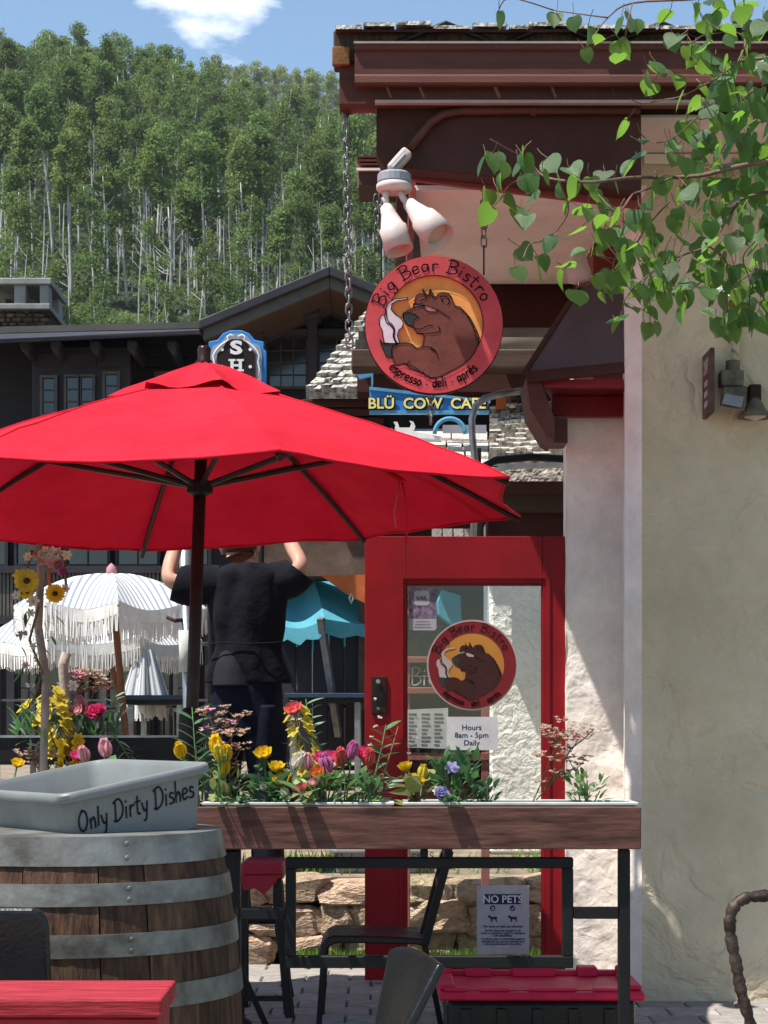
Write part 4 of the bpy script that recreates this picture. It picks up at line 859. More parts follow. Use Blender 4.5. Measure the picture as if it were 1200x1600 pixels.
    tor = [(px(388, 1068), .235, .155, U), (px(387, 1056), .215, .150, U), (px(386, 1030), .185, .140, U), (px(386, 1010), .175, .135, U), (px(386, 985), .19, .14, U), (px(386, 955), .20, .145, U), (px(386, 930), .212, .145, U), (px(386, 912), .218, .135, U), (px(386, 899), .212, .125, U), (px(385, 892), .17, .112, U), (px(384, 886), .115, .10, U), (px(384, 880), .08, .088, U)]
    sh = loft('shirt', tor, MT['shirt'], t, n=44, fold=.032, seed=2)
    for sg, pts in ((1, [(348, 912, 0, .088), (318, 914, -.01, .094), (296, 915, -.02, .088), (281, 913, -.03, .080), (275, 911, -.03, .074)]), (-1, [(424, 910, 0, .088), (444, 909, -.01, .092), (458, 903, -.02, .084), (466, 897, -.03, .076), (469, 893, -.03, .072)])):
        cs = [px(a, b, dy) for a, b, dy, r in pts]; rings = []
        for i in range(len(pts)):
            d = (cs[min(i + 1, 4)] - cs[max(i - 1, 0)]).normalized(); rings.append((cs[i], pts[i][3] * (1.25 if i > 1 else 1.1), pts[i][3] * .9, d))
        loft('sleeve', rings, MT['shirt'], sh, n=18, fold=.014, seed=sg)
    # apron strings and skirt flap of the apron
    ap = M(); f0 = [px(330, 1062, -.13), px(352, 1012, -.155), px(372, 1030, -.165), px(396, 1068, -.17)]
    loft('apron', [(px(368, 1074, -.045), .115, .145, U), (px(364, 1050, -.04), .10, .13, U), (px(362, 1022, -.02), .08, .115, U), (px(362, 1008, 0), .07, .10, U)], MT['apron'], t, n=20, fold=.014, seed=7)
    M().tube([px(322, 1008, -.10), px(350, 1006, -.15), px(386, 1008, -.155), px(425, 1006, -.13), px(440, 1004, -.08)], .004, 5).build('apron_string', MT['shirt'], t, smooth=True)
    tr = loft('trousers', [(px(386, 1150), .185, .14, U), (px(386, 1120), .195, .145, U), (px(386, 1085), .19, .14, U), (px(386, 1050), .175, .13, U), (px(386, 1030), .165, .125, U)], MT['trousers'], t, fold=.015, seed=5)
    for sx, kx in ((350, 346), (417, 420)):
        loft('trouser_leg', [(px(kx, 1350), .085, .10, U), (px(kx, 1300), .088, .10, U), (px(kx, 1240), .092, .105, U), (px(sx, 1190), .10, .12, U), (px(sx + (386 - sx) * .1, 1140), .112, .135, U), (px(sx + (386 - sx) * .2, 1100), .11, .135, U)], MT['trousers'], tr, n=30, fold=.028, seed=sx)
    for sx in (348, 419):
        c = px(sx, 1364); s_ = M(); s_.lathe([(.048, 0), (.055, .012), (.05, .05), (.04, .09), (.045, .10)], (c.x, D, z0 + .002), 14)
        s_.add([(c.x + dx, D + dy, z0 + dz) for dz, k in ((.002, 1), (.07, .8)) for dx, dy in ((-.05 * k, 0), (.05 * k, 0), (.045 * k, .2 * (1 if k == 1 else .85)), (-.045 * k, .2 * (1 if k == 1 else .85)))], [(3, 2, 1, 0), (4, 5, 6, 7), (0, 1, 5, 4), (1, 2, 6, 5), (2, 3, 7, 6), (3, 0, 4, 7)])
        s_.build('shoe', MT['blackplastic'], t, bevel=.012, segs=2)
person()
# ------------------------------------------------------------------ bistro building: wall, pillar, porch, roof
DW = 8.2; DP = 8.70; XC = X(1003, DW); XL = X(884, DP)
bw = thing('stucco_building', (1.6, DW + 2, 0), 'tan and white stucco house corner with brown eave at the right', 'building')
def gridwall(name, o, u, v, nu, nv, amp, mt, parent, seed=0, fr=6.0):   # stucco face with trowelled relief in the mesh
    o = Vector(o); u = Vector(u); v = Vector(v); n_ = u.cross(v).normalized(); vs = []; fs = []
    for j in range(nv + 1):
        for i in range(nu + 1):
            p = o + u * i / nu + v * j / nv; e = 0 if i in (0, nu) else 1
            h = noise.fractal(p * fr + Vector((seed, 0, 0)), 1.0, 2.0, 4) * .6 - abs(noise.noise(p * fr * .7 + Vector((0, seed + 9, 0)))) * 1.2
            vs.append(p + n_ * amp * h * e)
    for j in range(nv):
        for i in range(nu): a = j * (nu + 1) + i; fs.append((a, a + 1, a + nu + 2, a + nu + 1))
    return M().add(vs, fs).build(name, mt, parent, smooth=True)
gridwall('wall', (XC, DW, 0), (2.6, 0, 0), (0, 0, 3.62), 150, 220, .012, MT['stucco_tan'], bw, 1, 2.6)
XS = X(976, 8.28); XB = X(974, DP)
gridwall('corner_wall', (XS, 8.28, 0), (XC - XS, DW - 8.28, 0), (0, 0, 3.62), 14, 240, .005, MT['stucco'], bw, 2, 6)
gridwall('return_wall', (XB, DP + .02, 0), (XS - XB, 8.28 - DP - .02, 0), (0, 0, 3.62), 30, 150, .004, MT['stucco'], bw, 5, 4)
M().box(XC + .03, 4, DW + .02, DP + 3, 0, 3.6).build('wall_core', MT['beige'], bw)
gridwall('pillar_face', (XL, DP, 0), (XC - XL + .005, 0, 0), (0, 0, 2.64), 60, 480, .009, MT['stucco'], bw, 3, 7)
gridwall('pillar_side', (XL, DP + .1, 0), (0, -.1, 0), (0, 0, 2.64), 30, 120, .004, MT['stucco'], bw, 4, 7)
M().box(XL + .01, XC + .3, DP + .012, DP + .1, 0, 2.64).build('pillar_core', MT['beige'], bw)
M().box(XC + .004, 3.6, DW - .03, DW - .005, 3.585, 3.625).build('frieze', MT['beige'], bw, bevel=.004)
M().tube([(X(1147, DW), DW - .035, 3.6), (X(1147, DW), DW - .035, Z(575, DW))], .018, 8).build('conduit', MT['stucco_tan'], bw, smooth=True)
# roof
DF = 7.55
rt = thing('porch_roof', (1.5, 9, 3.5), 'dark brown eave with box gutter and shingled top over the porch', 'roof')
M().box(X(521, 7.5), 4, 7.5, 7.62, Z(98, 7.5), Z(47, 7.5)).build('weathered_edge', MT['flash'], rt, bevel=.006)
M().box(X(519, 7.47) , X(519, 7.47) + .07, 7.47, 7.5 , Z(101, 7.47), Z(72, 7.47)).build('copper_corner', MT['copper'], rt, bevel=.004)
gprof = [(0.0, 0), (-.035, -.004), (-.035, -.022), (-.022, -.03), (-.022, -.115), (-.030, -.125), (-.034, -.150), (-.026, -.158), (0, -.158)]
x0, x1 = X(554, 7.42), 4.0; zg = Z(67, 7.42); yb = 7.46
m = M(); n = len(gprof); m.add([(x, yb + a, zg + b) for x in (x0, x1) for a, b in gprof], [(i, i + n, (i + 1) % n + n, (i + 1) % n) for i in range(n)] + [tuple(range(n)), tuple(range(2 * n - 1, n - 1, -1))]); m.build('gutter', MT['brown'], rt)
M().box(x0 - .003, x1, yb - .042, yb - .028, zg - .002, zg + .006).build('gutter_lip_highlight', mat('gutter_lip_highlight', (.35, .26, .22), .5), rt)  # pale strip paints the highlight along the gutter's top edge
M().box(X(530, 7.5), 4, 7.5, 7.56, Z(163, 7.5), Z(98, 7.5) - .003).build('fascia', MT['brown'], rt, bevel=.003)
M().box(X(586, 7.54), 4, 7.47, 7.5 - .002, Z(163, 7.5) - .004, Z(163, 7.5) + .008).build('drip_edge', mat('drip_edge', (.42, .32, .28), .5), rt)
M().box(X(530, 7.5), X(530, 7.5) + .05, 7.562, 7.63, Z(163, 7.5), Z(98, 7.5) - .003).build('side_fascia', MT['brown'], rt)
zs = Z(163, 7.5)
M().box(X(530, 7.5) + .051, X(588, 7.57) - .002, 7.562, 7.64, zs + .01, zs + .03).build('red_lit_side_soffit', MT['maroon'], rt)  # maroon here carries the red light falling on the underside
M().box(XC - .3, 4, 7.562 + .14, DW + .2, zs + .012, zs + .03).build('front_soffit', MT['beige'], rt)
# header with sloping lower edge
M().ppoly([(588, 160), (1002, 160), (1002, 300), (640, 263), (600, 262), (588, 240)], 7.566, .12).build('header', MT['brown_dk'], rt, bevel=.003)
M().ppoly([(640, 264), (1002, 301), (1002, 325), (660, 283), (643, 280)], 7.69, .03).build('header_trim', MT['maroon'], rt)
zc = 3.475
M().add([(X(648, 8.05), 8.05, zc - .03), (XC, 8.05, zc - .03), (XC, 9.9, zc), (X(662, 9.9), 9.9, zc)], [(0, 1, 2, 3)]).build('ceiling', MT['beige'], rt, solid=.02)
M().box(X(640, 8.05), X(650, 8.05), 8.05, 9.95, zc - .10, zc + .02).build('ceiling_edge', MT['maroon'], rt)
M().box(X(655, 9.95), 3.0, 9.95, 10.2, Z(512, 9.95), zc + .02).build('rear_beam', MT['brown_dk'], rt, bevel=.004)
M().box(XC - .12, XC + .5, DP + .3, 9.95, 2.6, zc).build('rear_wall', MT['maroon'], rt)
M().box(.06, 4, 7.7, 10.8, 3.64, 3.80).build('roof_core', MT['brown_dk'], rt)
# shingles on top of the roof
q = [Vector((X(524, 7.45), 7.46, Z(48, 7.46))), Vector((4, 7.46, Z(48, 7.46))), Vector((4, 10.6, Z(48, 7.46) + .58)), Vector((.05, 10.6, Z(48, 7.46) + .58)), Vector((.05, 7.64, Z(48, 7.46) + .033)), Vector((X(524, 7.45) + .01, 7.64, Z(48, 7.46) + .033))]
s = M(); rr = random.Random(41)
M().add(q, [(0, 1, 2, 3, 4, 5)]).build('roof_deck', MT['brown_dk'], rt, solid=.01)
for j in range(16):
    xx = q[0].x if j < 1 else .045
    while xx < 4:
        w_ = rr.uniform(.07, .17); y0 = 7.44 + j * .195 - rr.uniform(0, .04); y1 = y0 + .26; z0 = q[0].z + (y0 - 7.46) * .185 + rr.uniform(.012, .034); z1 = q[0].z + (y1 - 7.46) * .185 + .008
        s.add([(xx, y0, z0), (xx + w_ * .95, y0, z0 + rr.uniform(-.004, .004)), (xx + w_ * .95, y1, z1), (xx, y1, z1), (xx, y0, z0 - .014), (xx + w_ * .95, y0, z0 - .014)], [(0, 1, 2, 3), (4, 5, 1, 0)]); xx += w_
tag(s.build('shingles', MT['shake_roof'], rt), kind='stuff')
# heat cable zig-zag on the roof edge
hc_ = M(); pts = []
for k in range(9): pts.append((X(612, 7.48) + k * .21, 7.483, Z(70, 7.48)) if k % 2 == 0 else (X(612, 7.48) + k * .21, 7.47, Z(38, 7.48)))
hc_.tube(pts, .011, 6).build('heat_cable', MT['blackmetal'], rt)
# lookout beam end behind, left of the header
D = 9.3; M().pbox(559, 640, 246, 262, D, .3).build('lookout_block', MT['maroon'], rt); M().pbox(557, 640, 262, 266, D - .02, .3).build('lookout_trim', MT['beige'], rt); M().pbox(560, 640, 266, 290, D, .3).build('lookout_beam', MT['eave_wood'], rt, bevel=.004)
for k in range(3): M().pbox(558 + k * 2, 640, 243 + k * 6, 246 + k * 6, D - .015 - k * .004, .3).build('lookout_strip', MT['brown'], rt)
# conduit on the header + twin floodlight
fx = thing('twin_floodlight', P(617, 292, 7.5), 'twin white floodlight hanging from the corner of the brown header', 'light')
M().tube([P(1000, 172, 7.54), P(835, 172, 7.54), P(720, 173, 7.54), P(693, 178, 7.54), P(672, 192, 7.54), P(655, 213, 7.54), P(641, 232, 7.54)], .017, 8).build('conduit', MT['brown_dk'] if 0 else MT['brown'], rt, smooth=True)
M().lathe([(.022, -.012), (.024, 0), (.022, .012)], P(833, 172, 7.54), 10, axis=(1, 0, 0)).build('conduit_coupling', MT['brown'], rt)
ax = (P(606, 272, 7.52) - P(640, 232, 7.52)).normalized()
M().beam(P(638, 236, 7.50), P(610, 268, 7.50), .045, .06, up=Vector((0, 1, 0))).build('conduit_body', MT['lampw'], fx, bevel=.012, segs=2)
M().beam(P(634, 241, 7.465), P(613, 264, 7.465), .014, .03, up=Vector((0, 1, 0))).build('cover_plate', MT['greyb'], fx, bevel=.006)
M().lathe([(.0, .035), (.060, .035), (.066, .028), (.066, .0), (.060, -.004), (0, -.004)], P(616, 285, 7.5), 20).build('junction_box', MT['greyb'], fx, smooth=False)
M().lathe([(.0, .0), (.060, .0), (.070, -.008), (.070, -.026), (.058, -.036), (0, -.036)], P(616, 286, 7.5), 20).build('base_plate', MT['lampw'], fx, smooth=True)
def flood(a, b, r1, lit):
    a, b = Vector(a), Vector(b); L = (b - a).length; d = (b - a).normalized()
    h = M(); h.lathe([(0, 0), (.014, 0), (.026, .01), (.03, .04), (.048, L * .5), (.055, L * .52), (r1, L * .68), (r1 + .003, L), (r1 - .004, L), (r1 - .010, L * .80), (0, L * .80)], a, 22, axis=d)
    o = h.build('lamp_head', MT['lampw'], fx, smooth=True); o.data.polygons.foreach_set('use_smooth', [True] * len(o.data.polygons))
    M().lathe([(0, .004), (r1 - .012, .002), (r1 - .012, -.003), (0, -.003)], a + d * L * .86, 18, axis=d).build('lens', MT['glassy'], o)
flood(P(603, 320, 7.48), P(624, 392, 7.44), .053, 0); flood(P(637, 316, 7.48), P(688, 370, 7.36), .059, 1)
M().tube([P(604, 298, 7.49), P(602, 310, 7.48), P(606, 326, 7.48)], .013, 8).build('swivel', MT['lampw'], fx, smooth=True); M().tube([P(624, 298, 7.49), P(630, 310, 7.48), P(640, 322, 7.48)], .013, 8).build('swivel', MT['lampw'], fx, smooth=True)
# another bulb up under the ceiling, half behind the leaves
b_ = M().lathe([(0, .1), (.03, .08), (.04, .04), (.055, 0), (.05, -.045), (.0, -.05)], P(905, 425, 8.6), 16).build('porch_lamp', MT['lampw'], smooth=True); tag(b_, 'small pale porch lamp half hidden by leaves above the dark hood', 'light')

# hood
hd = thing('wall_hood', (X(900, 8.4), 8.4, 2.6), 'grey-purple sloping hood with dark red underside on the white pillar', 'hood')
a, b, c, d = P(822, 582, 8.3), P(975, 567, 8.3), P(974, 425, 8.68), P(905, 452, 8.68)
M().add([a, b, c, d], [(0, 1, 2, 3)]).build('sloping_sheet', MT['hood'], hd, solid=.012)
M().beam(a, d, .03, .02).build('hip_flashing', MT['brown_dk'], hd)
M().beam(a + Vector((0, -.006, -.022)), b + Vector((0, -.006, -.022)), .02, .05).build('drip_edge', MT['brown_dk'], hd, bevel=.003)
zu = Z(600, 8.32)
M().extr([(X(845, 8.32), 8.32, zu), (X(975, 8.32), 8.32, zu), (X(974, 8.68), 8.68, zu), (X(860, 8.68), 8.68, zu)], Vector((0, 0, .02))).build('underside', MT['darkred'], hd)
M().box(X(862, 8.62), X(974, 8.62), 8.60, 8.66, Z(650, 8.6), zu - .002).build('bed_mould', MT['darkred'], hd, bevel=.004)
M().box(X(850, 8.32), X(975, 8.32), 8.312, 8.33, Z(606, 8.32), zu - .001).build('lip_board', MT['darkred'], hd)
M().ppoly([(822, 590), (846, 597), (867, 655), (867, 688), (855, 682), (829, 640)], 8.31, .36).build('side_board', MT['brown'], hd, bevel=.003)
M().pbox(863, 887, 653, 692, 8.5, .19).build('bracket', MT['brown'], hd, bevel=.003)

# plaque, floodlight on the shaded wall
pq = thing('house_number_plaque', P(1106, 600, DW - .1), 'narrow brown blade plaque with pale house number on the tan wall', 'sign')
xb = X(1097, DW); y0, y1 = DW - .005, DW - .20
M().box(xb, xb + .020, y1, y0, Z(650, 8.1), Z(550, 8.1)).build('plate', MT['plaque'], pq, bevel=.003)
rotp = Matrix.Rotation(R(-90), 4, 'Z') @ Matrix.Rotation(R(90), 4, 'X')
text_mesh('297', .085, MT['numeral'], 'numeral', pq, (xb - .001, (y0 + y1) / 2, Z(575, 8.1)), .0015, .002, xs=.85, rot=rotp)
for k in range(3):
    z = Z(600 + k * 16, 8.1); M().box(xb - .0015, xb - .0002, DW - .14, DW - .06, z - .012, z + .012).build('symbol', MT['numeral'], pq)
wl = thing('wall_floodlight', P(1150, 610, DW), 'weathered boxy floodlight under the conduit on the tan wall', 'light')
M().pbox(1127, 1163, 577, 602, DW - .09, .085).build('junction_box', MT['dkbox'], wl, bevel=.008, segs=2)
M().lathe([(.0, -.03), (.03, -.03), (.03, .03), (.0, .03)], P(1145, 575, DW - .05), 12).build('hub', MT['dkbox'], wl)
hb = M(); hb.add([P(1129, 603, DW - .08), P(1168, 603, DW - .08), P(1168, 604, DW - .02), P(1129, 604, DW - .02), P(1124, 634, DW - .18), P(1163, 642, DW - .18), P(1165, 640, DW - .06), P(1126, 634, DW - .06)], [(0, 1, 2, 3), (7, 6, 5, 4), (0, 4, 5, 1), (1, 5, 6, 2), (2, 6, 7, 3), (3, 7, 4, 0)])
hb.build('lamp_housing', MT['dkbox'], wl, bevel=.006); M().add([P(1133, 616, DW - .145), P(1162, 621, DW - .145), P(1159, 636, DW - .185), P(1128, 630, DW - .185)], [(0, 1, 2, 3)]).build('lens', MT['greyb'], wl, solid=.006)
w2 = thing('round_wall_lamp', P(1176, 640, DW), 'small flared lamp at the right edge of the tan wall', 'light')
M().lathe([(.012, .05), (.03, .03), (.045, 0), (.075, -.035), (.07, -.035), (0, -.01)], P(1180, 640, DW - .09), 16).build('shade', MT['dkbox'], w2, smooth=True); M().lathe([(0, -.045), (.045, -.03), (.05, -.01), (.0, -.01)], P(1180, 641, DW - .09), 14).build('bulb', MT['lampw'], w2, smooth=True)
M().pbox(1171, 1190, 600, 632, DW - .07, .06).build('mount', MT['bronze'], w2, bevel=.005)

# ------------------------------------------------------------------ the red glass door
dr = thing('red_door', (X(728, 8.7), 8.7, 0), 'red framed glass door with round bear decal beside the white pillar', 'door')
D = 8.735; T = .045; zt = Z(838, D)
M().box(X(570, D), X(635, D), D, D + T, .03, zt).build('stile', MT['redpaint'], dr, bevel=.002)
M().box(X(848, D), X(889, D), D, D + T, .03, zt).build('stile', MT['redpaint'], dr, bevel=.002)
M().box(X(635, D) + .001, X(848, D) - .001, D, D + T, Z(912, D), zt).build('top_rail', MT['redpaint'], dr, bevel=.002)
M().box(X(635, D) + .001, X(848, D) - .001, D, D + T, .03, Z(1500, D)).build('bottom_rail', MT['redpaint'], dr, bevel=.002)
mo = M(); 
for a in ((624, 859, 898, 904), (624, 859, 1506, 1512)): mo.box(X(a[0], D), X(a[1], D), D - .008, D - .001, Z(a[3], D), Z(a[2], D))
for a in ((624, 630), (853, 859)): mo.box(X(a[0], D), X(a[1], D), D - .008, D - .001, Z(1506, D), Z(904, D))
mo.build('moulding', MT['redpaint'], dr)
gl = glass_mat('door_glass')
M().box(X(635, D), X(848, D), D + .018, D + .024, Z(1500, D), Z(912, D)).build('glass', gl, dr)
gk = M()
for a in ((634, 849, 912, 915), (634, 849, 1497, 1500)): gk.box(X(a[0], D), X(a[1], D), D + .010, D + .030, Z(a[3], D), Z(a[2], D))
for a in ((634, 637), (846, 849)): gk.box(X(a[0], D), X(a[1], D), D + .010, D + .030, Z(1497, D), Z(915, D))
gk.build('glazing_bead', MT['darkred'], dr)
lk = M().pbox(580, 604, 1057, 1116, D - .012, .011).build('lock_plate', MT['bronze'], dr, bevel=.003)
M().lathe([(.0, -.012), (.009, -.012), (.011, .0), (0, .0)], P(591, 1065, D - .014), 14, axis=(0, 1, 0)).build('cylinder', MT['steel'], lk); M().pbox(586, 599, 1073, 1096, D - .018, .006).build('pull', MT['blackmetal'], lk); M().lathe([(.0, -.006), (.007, -.006), (.007, 0), (0, 0)], P(591, 1107, D - .014), 12, axis=(0, 1, 0)).build('screw', MT['steel'], lk)
M().tube([P(584, 1092, D - .03), P(588, 1093, D - .03)], .007, 6).build('latch', MT['liner'], lk)
# hinged frame post at the left of the pillar
M().box(X(881, 8.78), X(889, 8.78), 8.76, 8.80, 1.9, Z(650, 8.78)).build('trim_strip', MT['white'], bw)

# ------------------------------------------------------------------ round bear sign, hanging and as a decal
def circ(cx, cz, r, y, n=64, a0=0, a1=360): return [Vector((cx + r * math.cos(R(a0 + (a1 - a0) * k / n)), y, cz + r * math.sin(R(a0 + (a1 - a0) * k / n)))) for k in range(n)]
BODY = [(437, 440), (437, 405), (450, 375), (478, 360), (508, 364), (498, 322), (520, 355), (545, 378), (552, 345), (560, 325), (575, 355), (592, 384), (602, 386), (620, 362), (660, 350), (700, 358), (725, 385), (740, 425), (755, 455), (790, 462), (830, 500), (870, 545), (900, 600), (925, 650), (945, 700), (930, 760), (905, 810), (870, 860), (820, 900), (760, 935), (700, 965), (640, 995), (580, 1010), (540, 1000), (510, 975), (450, 955), (400, 935), (370, 905), (350, 895), (300, 910), (275, 890), (262, 850), (255, 800), (262, 765), (300, 745), (350, 738), (385, 740), (420, 750), (450, 778), (480, 775), (500, 755), (505, 720), (512, 690), (500, 672), (460, 665), (440, 640), (430, 620), (385, 602), (355, 572), (345, 540), (348, 512), (380, 490), (420, 470)]
STEAM = [(205, 520), (212, 470), (235, 430), (285, 400), (375, 390), (383, 402), (300, 412), (258, 440), (252, 480), (290, 520), (330, 545), (350, 590), (335, 622), (312, 640), (300, 680), (318, 740), (200, 745), (187, 690), (182, 640), (160, 600), (158, 560), (175, 530)]
CUP = [(165, 715), (182, 737), (300, 746), (264, 768), (255, 800), (258, 850), (215, 845), (195, 800), (175, 760)]
NOSE = [(350, 508), (390, 503), (440, 518), (467, 540), (430, 560), (416, 616), (378, 596), (352, 562), (341, 530)]
LENS = [[(424, 436), (495, 438), (508, 452), (432, 464)], [(512, 452), (560, 460), (612, 484), (602, 500), (545, 496), (516, 476)]]
LINES = [[(610, 480), (715, 545)], [(430, 438), (512, 452)], [(430, 622), (480, 632), (540, 606), (582, 602)], [(452, 665), (540, 665), (620, 655), (634, 632), (620, 612)], [(636, 384), (680, 380), (706, 405), (704, 430), (690, 446)], [(640, 396), (655, 410), (650, 424)], [(478, 418), (500, 405), (520, 402)],
    [(500, 770), (555, 770), (598, 800), (620, 856)], [(560, 778), (578, 792), (600, 800)], [(200, 522), (214, 578), (250, 605), (272, 640), (268, 690), (292, 742)], [(212, 470), (222, 560), (262, 600), (280, 640), (276, 690), (300, 738)], [(508, 364), (530, 385), (520, 402)], [(560, 330), (556, 362), (590, 390)],
    [(800, 478), (818, 500)], [(840, 510), (850, 540), (868, 548)], [(868, 560), (880, 592), (902, 600)], [(890, 610), (905, 650), (922, 650)], [(905, 668), (925, 700), (945, 704)], [(918, 708), (935, 738)], [(370, 905), (430, 922), (480, 958), (522, 985)], [(400, 875), (385, 892), (350, 905)], [(500, 960), (525, 1000)], [(540, 985), (560, 1012), (590, 1000)]]
def bear_sign(parent, cx, cz, y, Rr, flat_, mats):
    f = lambda zx, zy, yy=0: Vector((cx + (zx - 588) / 545 * Rr, yy, cz + (595 - zy) / 535 * Rr))
    t1 = .0012 if flat_ else .013; L = mats; e = .0006 if flat_ else .0015
    if flat_:
        M().extr(circ(cx, cz, Rr * 1.0, y), Vector((0, .001, 0))).build('rim', L['rim'], parent); rr_ = .965
    else:
        M().extr(circ(cx, cz, Rr, y + .001), Vector((0, .028, 0))).build('back_disc', MT['line'], parent, bevel=0); rr_ = .988
    M().extr(circ(cx, cz, Rr * .72, y - .0005), Vector((0, .001, 0))).build('orange_field', L['orange'], parent)
    yr = y - t1; n = 72
    o_ = circ(cx, cz, Rr * rr_, yr, n); i_ = circ(cx, cz, Rr * .705, yr, n)
    vs = o_ + i_ + [p + Vector((0, t1, 0)) for p in o_ + i_]; fs = []
    for k in range(n):
        k2 = (k + 1) % n; fs += [(k, k2, n + k2, n + k), (k, 2 * n + k, 2 * n + k2, k2), (n + k, n + k2, 3 * n + k2, 3 * n + k)]
    M().add(vs, fs).build('ring', L['red'], parent)
    yl = yr - e
    def pl(pts, nm, mt, dy=0): return M().extr([f(a, b, yr - e + dy) for a, b in pts], Vector((0, t1 + e - dy - .0003, 0))).build(nm, mt, parent)
    pl(BODY, 'bear_figure', L['bear']); pl(STEAM, 'steam', L['steam'], -.0004); pl(CUP, 'cup', L['nose'], -.0006); pl(NOSE, 'nose', L['nose'], -.0008)
    for q in LENS: pl(q, 'glasses_lens', L['lens'], -.0007)
    ln = M(); wl_ = Rr * .016
    for q in LINES: ln.ribbon([f(a, b, yr - e - .002) for a, b in smooth_pts(q)], wl_, 0)
    if not flat_:
        for q in (BODY, STEAM, CUP, NOSE): ln.ribbon([f(a, b, yr - e - .002) for a, b in q + q[:1]], wl_ * .9, 0)
        for q in LENS: ln.ribbon([f(a, b, yr - e - .002) for a, b in q + q[:1]], wl_ * .9, 0)
        ii = circ(cx, cz, Rr * .705, yr - e - .0005, 72); okp = lambda p: not (p.x < cx - Rr * .50 and p.z < cz + .3 * Rr) and not p.z < cz - .3 * Rr
        for p_, q_ in zip(ii, ii[1:] + ii[:1]):
            if okp(p_) and okp(q_): ln.ribbon([p_, q_], wl_ * .8, 0)
    ln.build('drawn_lines', MT['line'], parent)
    tx = M(); txt = 'Big Bear Bistro'; h = Rr * .19; L0 = tw(txt, .10) * h; rb = Rr * .765; a0, a1 = R(161), R(23); sc = (a0 - a1) * (rb + h * .4) / L0
    def mp(u, v): a = a0 - u * sc / (rb + h * .4); return Vector((cx + (rb + v) * math.cos(a), yr - e - .001, cz + (rb + v) * math.sin(a)))
    write(txt, mp, h, Rr * .020, tx, gap=.10)
    txt = 'espresso . deli . aprés'; h = Rr * .145; L0 = tw(txt, .06) * h; rb2 = Rr * .905; b0, b1 = R(224), R(315); sc2 = (b1 - b0) * rb2 / L0
    def mp2(u, v): a = b0 + u * sc2 / rb2; return Vector((cx + (rb2 - v) * math.cos(a), yr - e - .001, cz + (rb2 - v) * math.sin(a)))
    write(txt, mp2, h, Rr * .021, tx, gap=.06); tx.build('lettering', MT['line'], parent)
DS = 7.95; Rs = 108.5 / F * DS
hs_ = thing('round_hanging_sign', P(678, 508, DS), 'round red sign with a carved brown bear drinking coffee, hung on chains', 'sign')
bear_sign(hs_, X(678, DS), Z(508, DS), DS, Rs, False, dict(orange=MT['orange'], red=MT['ringred'], bear=MT['bear'], steam=MT['steam'], nose=MT['nose'], lens=MT['lens']))
M().tube([P(596, 440, DS + .014), P(596, 330, DS + .014)], .004, 6).build('hanger_rod', MT['blackmetal'], hs_); M().tube([P(756, 430, DS + .014), P(756, 383, DS + .014)], .004, 6).build('hanger_rod', MT['blackmetal'], hs_)
dc = thing('decal_group', (0, 0, 0)) if False else None
bear_sign(dr, X(738, D), Z(1039, D), D + .016, 71 / F * D, True, dict(orange=MT['dec_or'], red=MT['dec_red'], bear=MT['dec_bear'], steam=MT['dec_rim'], nose=MT['nose'], lens=MT['dec_rim'], rim=MT['dec_rim']))
# chains: every link a piece
def link_mesh(L, r, nm='chain_link'):
    pts = [(math.sin(R(a)) * L * .30, 0, (math.cos(R(a)) * L * .30) + (L * .2 if math.cos(R(a)) >= 0 else -L * .2)) for a in range(0, 360, 30)]
    pts = [(x, 0, z) for x, _, z in pts]; m = M(); m.tube(pts + [pts[0]], r, 5, cap=False); me = bpy.data.meshes.new(nm); me.from_pydata(m.v, [], m.f); me.materials.append(MT['chain']); me.polygons.foreach_set('use_smooth', [True] * len(me.polygons)); return me
def chain(name, a, b, pitch, r, label, cat='chain', parent=None):
    a, b = Vector(a), Vector(b); t = parent or thing(name, b, label, cat); n = int((a - b).length / pitch); me = link_mesh(pitch * 1.42, r); d = (b - a) / n
    sway = random.Random(n)
    for k in range(n): piece('chain_link', me, a + d * (k + .5), (sway.uniform(-.05, .05), sway.uniform(-.08, .08), R(20 + (k % 2) * 90 + sway.uniform(-14, 14))), (1, 1, 1), t)
    return t
chain('rain_chain', P(540, 168, 7.6), P(546, 541, 7.6), .032, .0042, 'long steel rain chain hanging from the roof corner left of the round sign')
chain('hanging_chain', P(596, 300, DS + .014), P(596, 332, DS + .014), .026, .003, None, parent=hs_); chain('hanging_chain', P(756, 285, DS + .014), P(756, 385, DS + .014), .034, .0034, None, parent=hs_)
chain('short_chain', P(588, 305, 8.9), P(590, 372, 8.9), .030, .0036, 'short chain hanging beside the floodlight, behind the round sign')
chain('tail_chain', P(673, 612, DS + .014), P(673, 662, DS + .014), .030, .0036, 'short loose chain hanging below the round sign')

# ------------------------------------------------------------------ papers on the glass (parts of the door: they swing with it)
yg = D + .016
vp = M().ppoly([(639, 921), (641, 918), (679, 918), (682, 921), (682, 982), (679, 985), (641, 985), (639, 982)], yg - .0005, .001).build('visitor_card', MT['papershade'], dr)
M().ppoly([(639, 921), (641, 918), (679, 918), (682, 921), (682, 966), (639, 966)], yg - .0012, .0006).build('card_photo', MT['purple'], vp)
M().ppoly([(647, 926), (650, 923), (668, 923), (671, 926), (671, 943), (668, 946), (650, 946), (647, 943)], yg - .002, .0006).build('card_badge', MT['papershade'], vp)
text_mesh('VAIL', .026, MT['navy'], 'lettering', vp, P(659, 935, yg - .0032), .0003, .0004, xs=1.0)
ln = M()
for k in range(3): ln.pbox(649 - k, 672 + k, 970 + k * 4.5, 971.2 + k * 4.5, yg - .0014, .0006)
ln.build('print_lines', MT['grey_print'], vp)
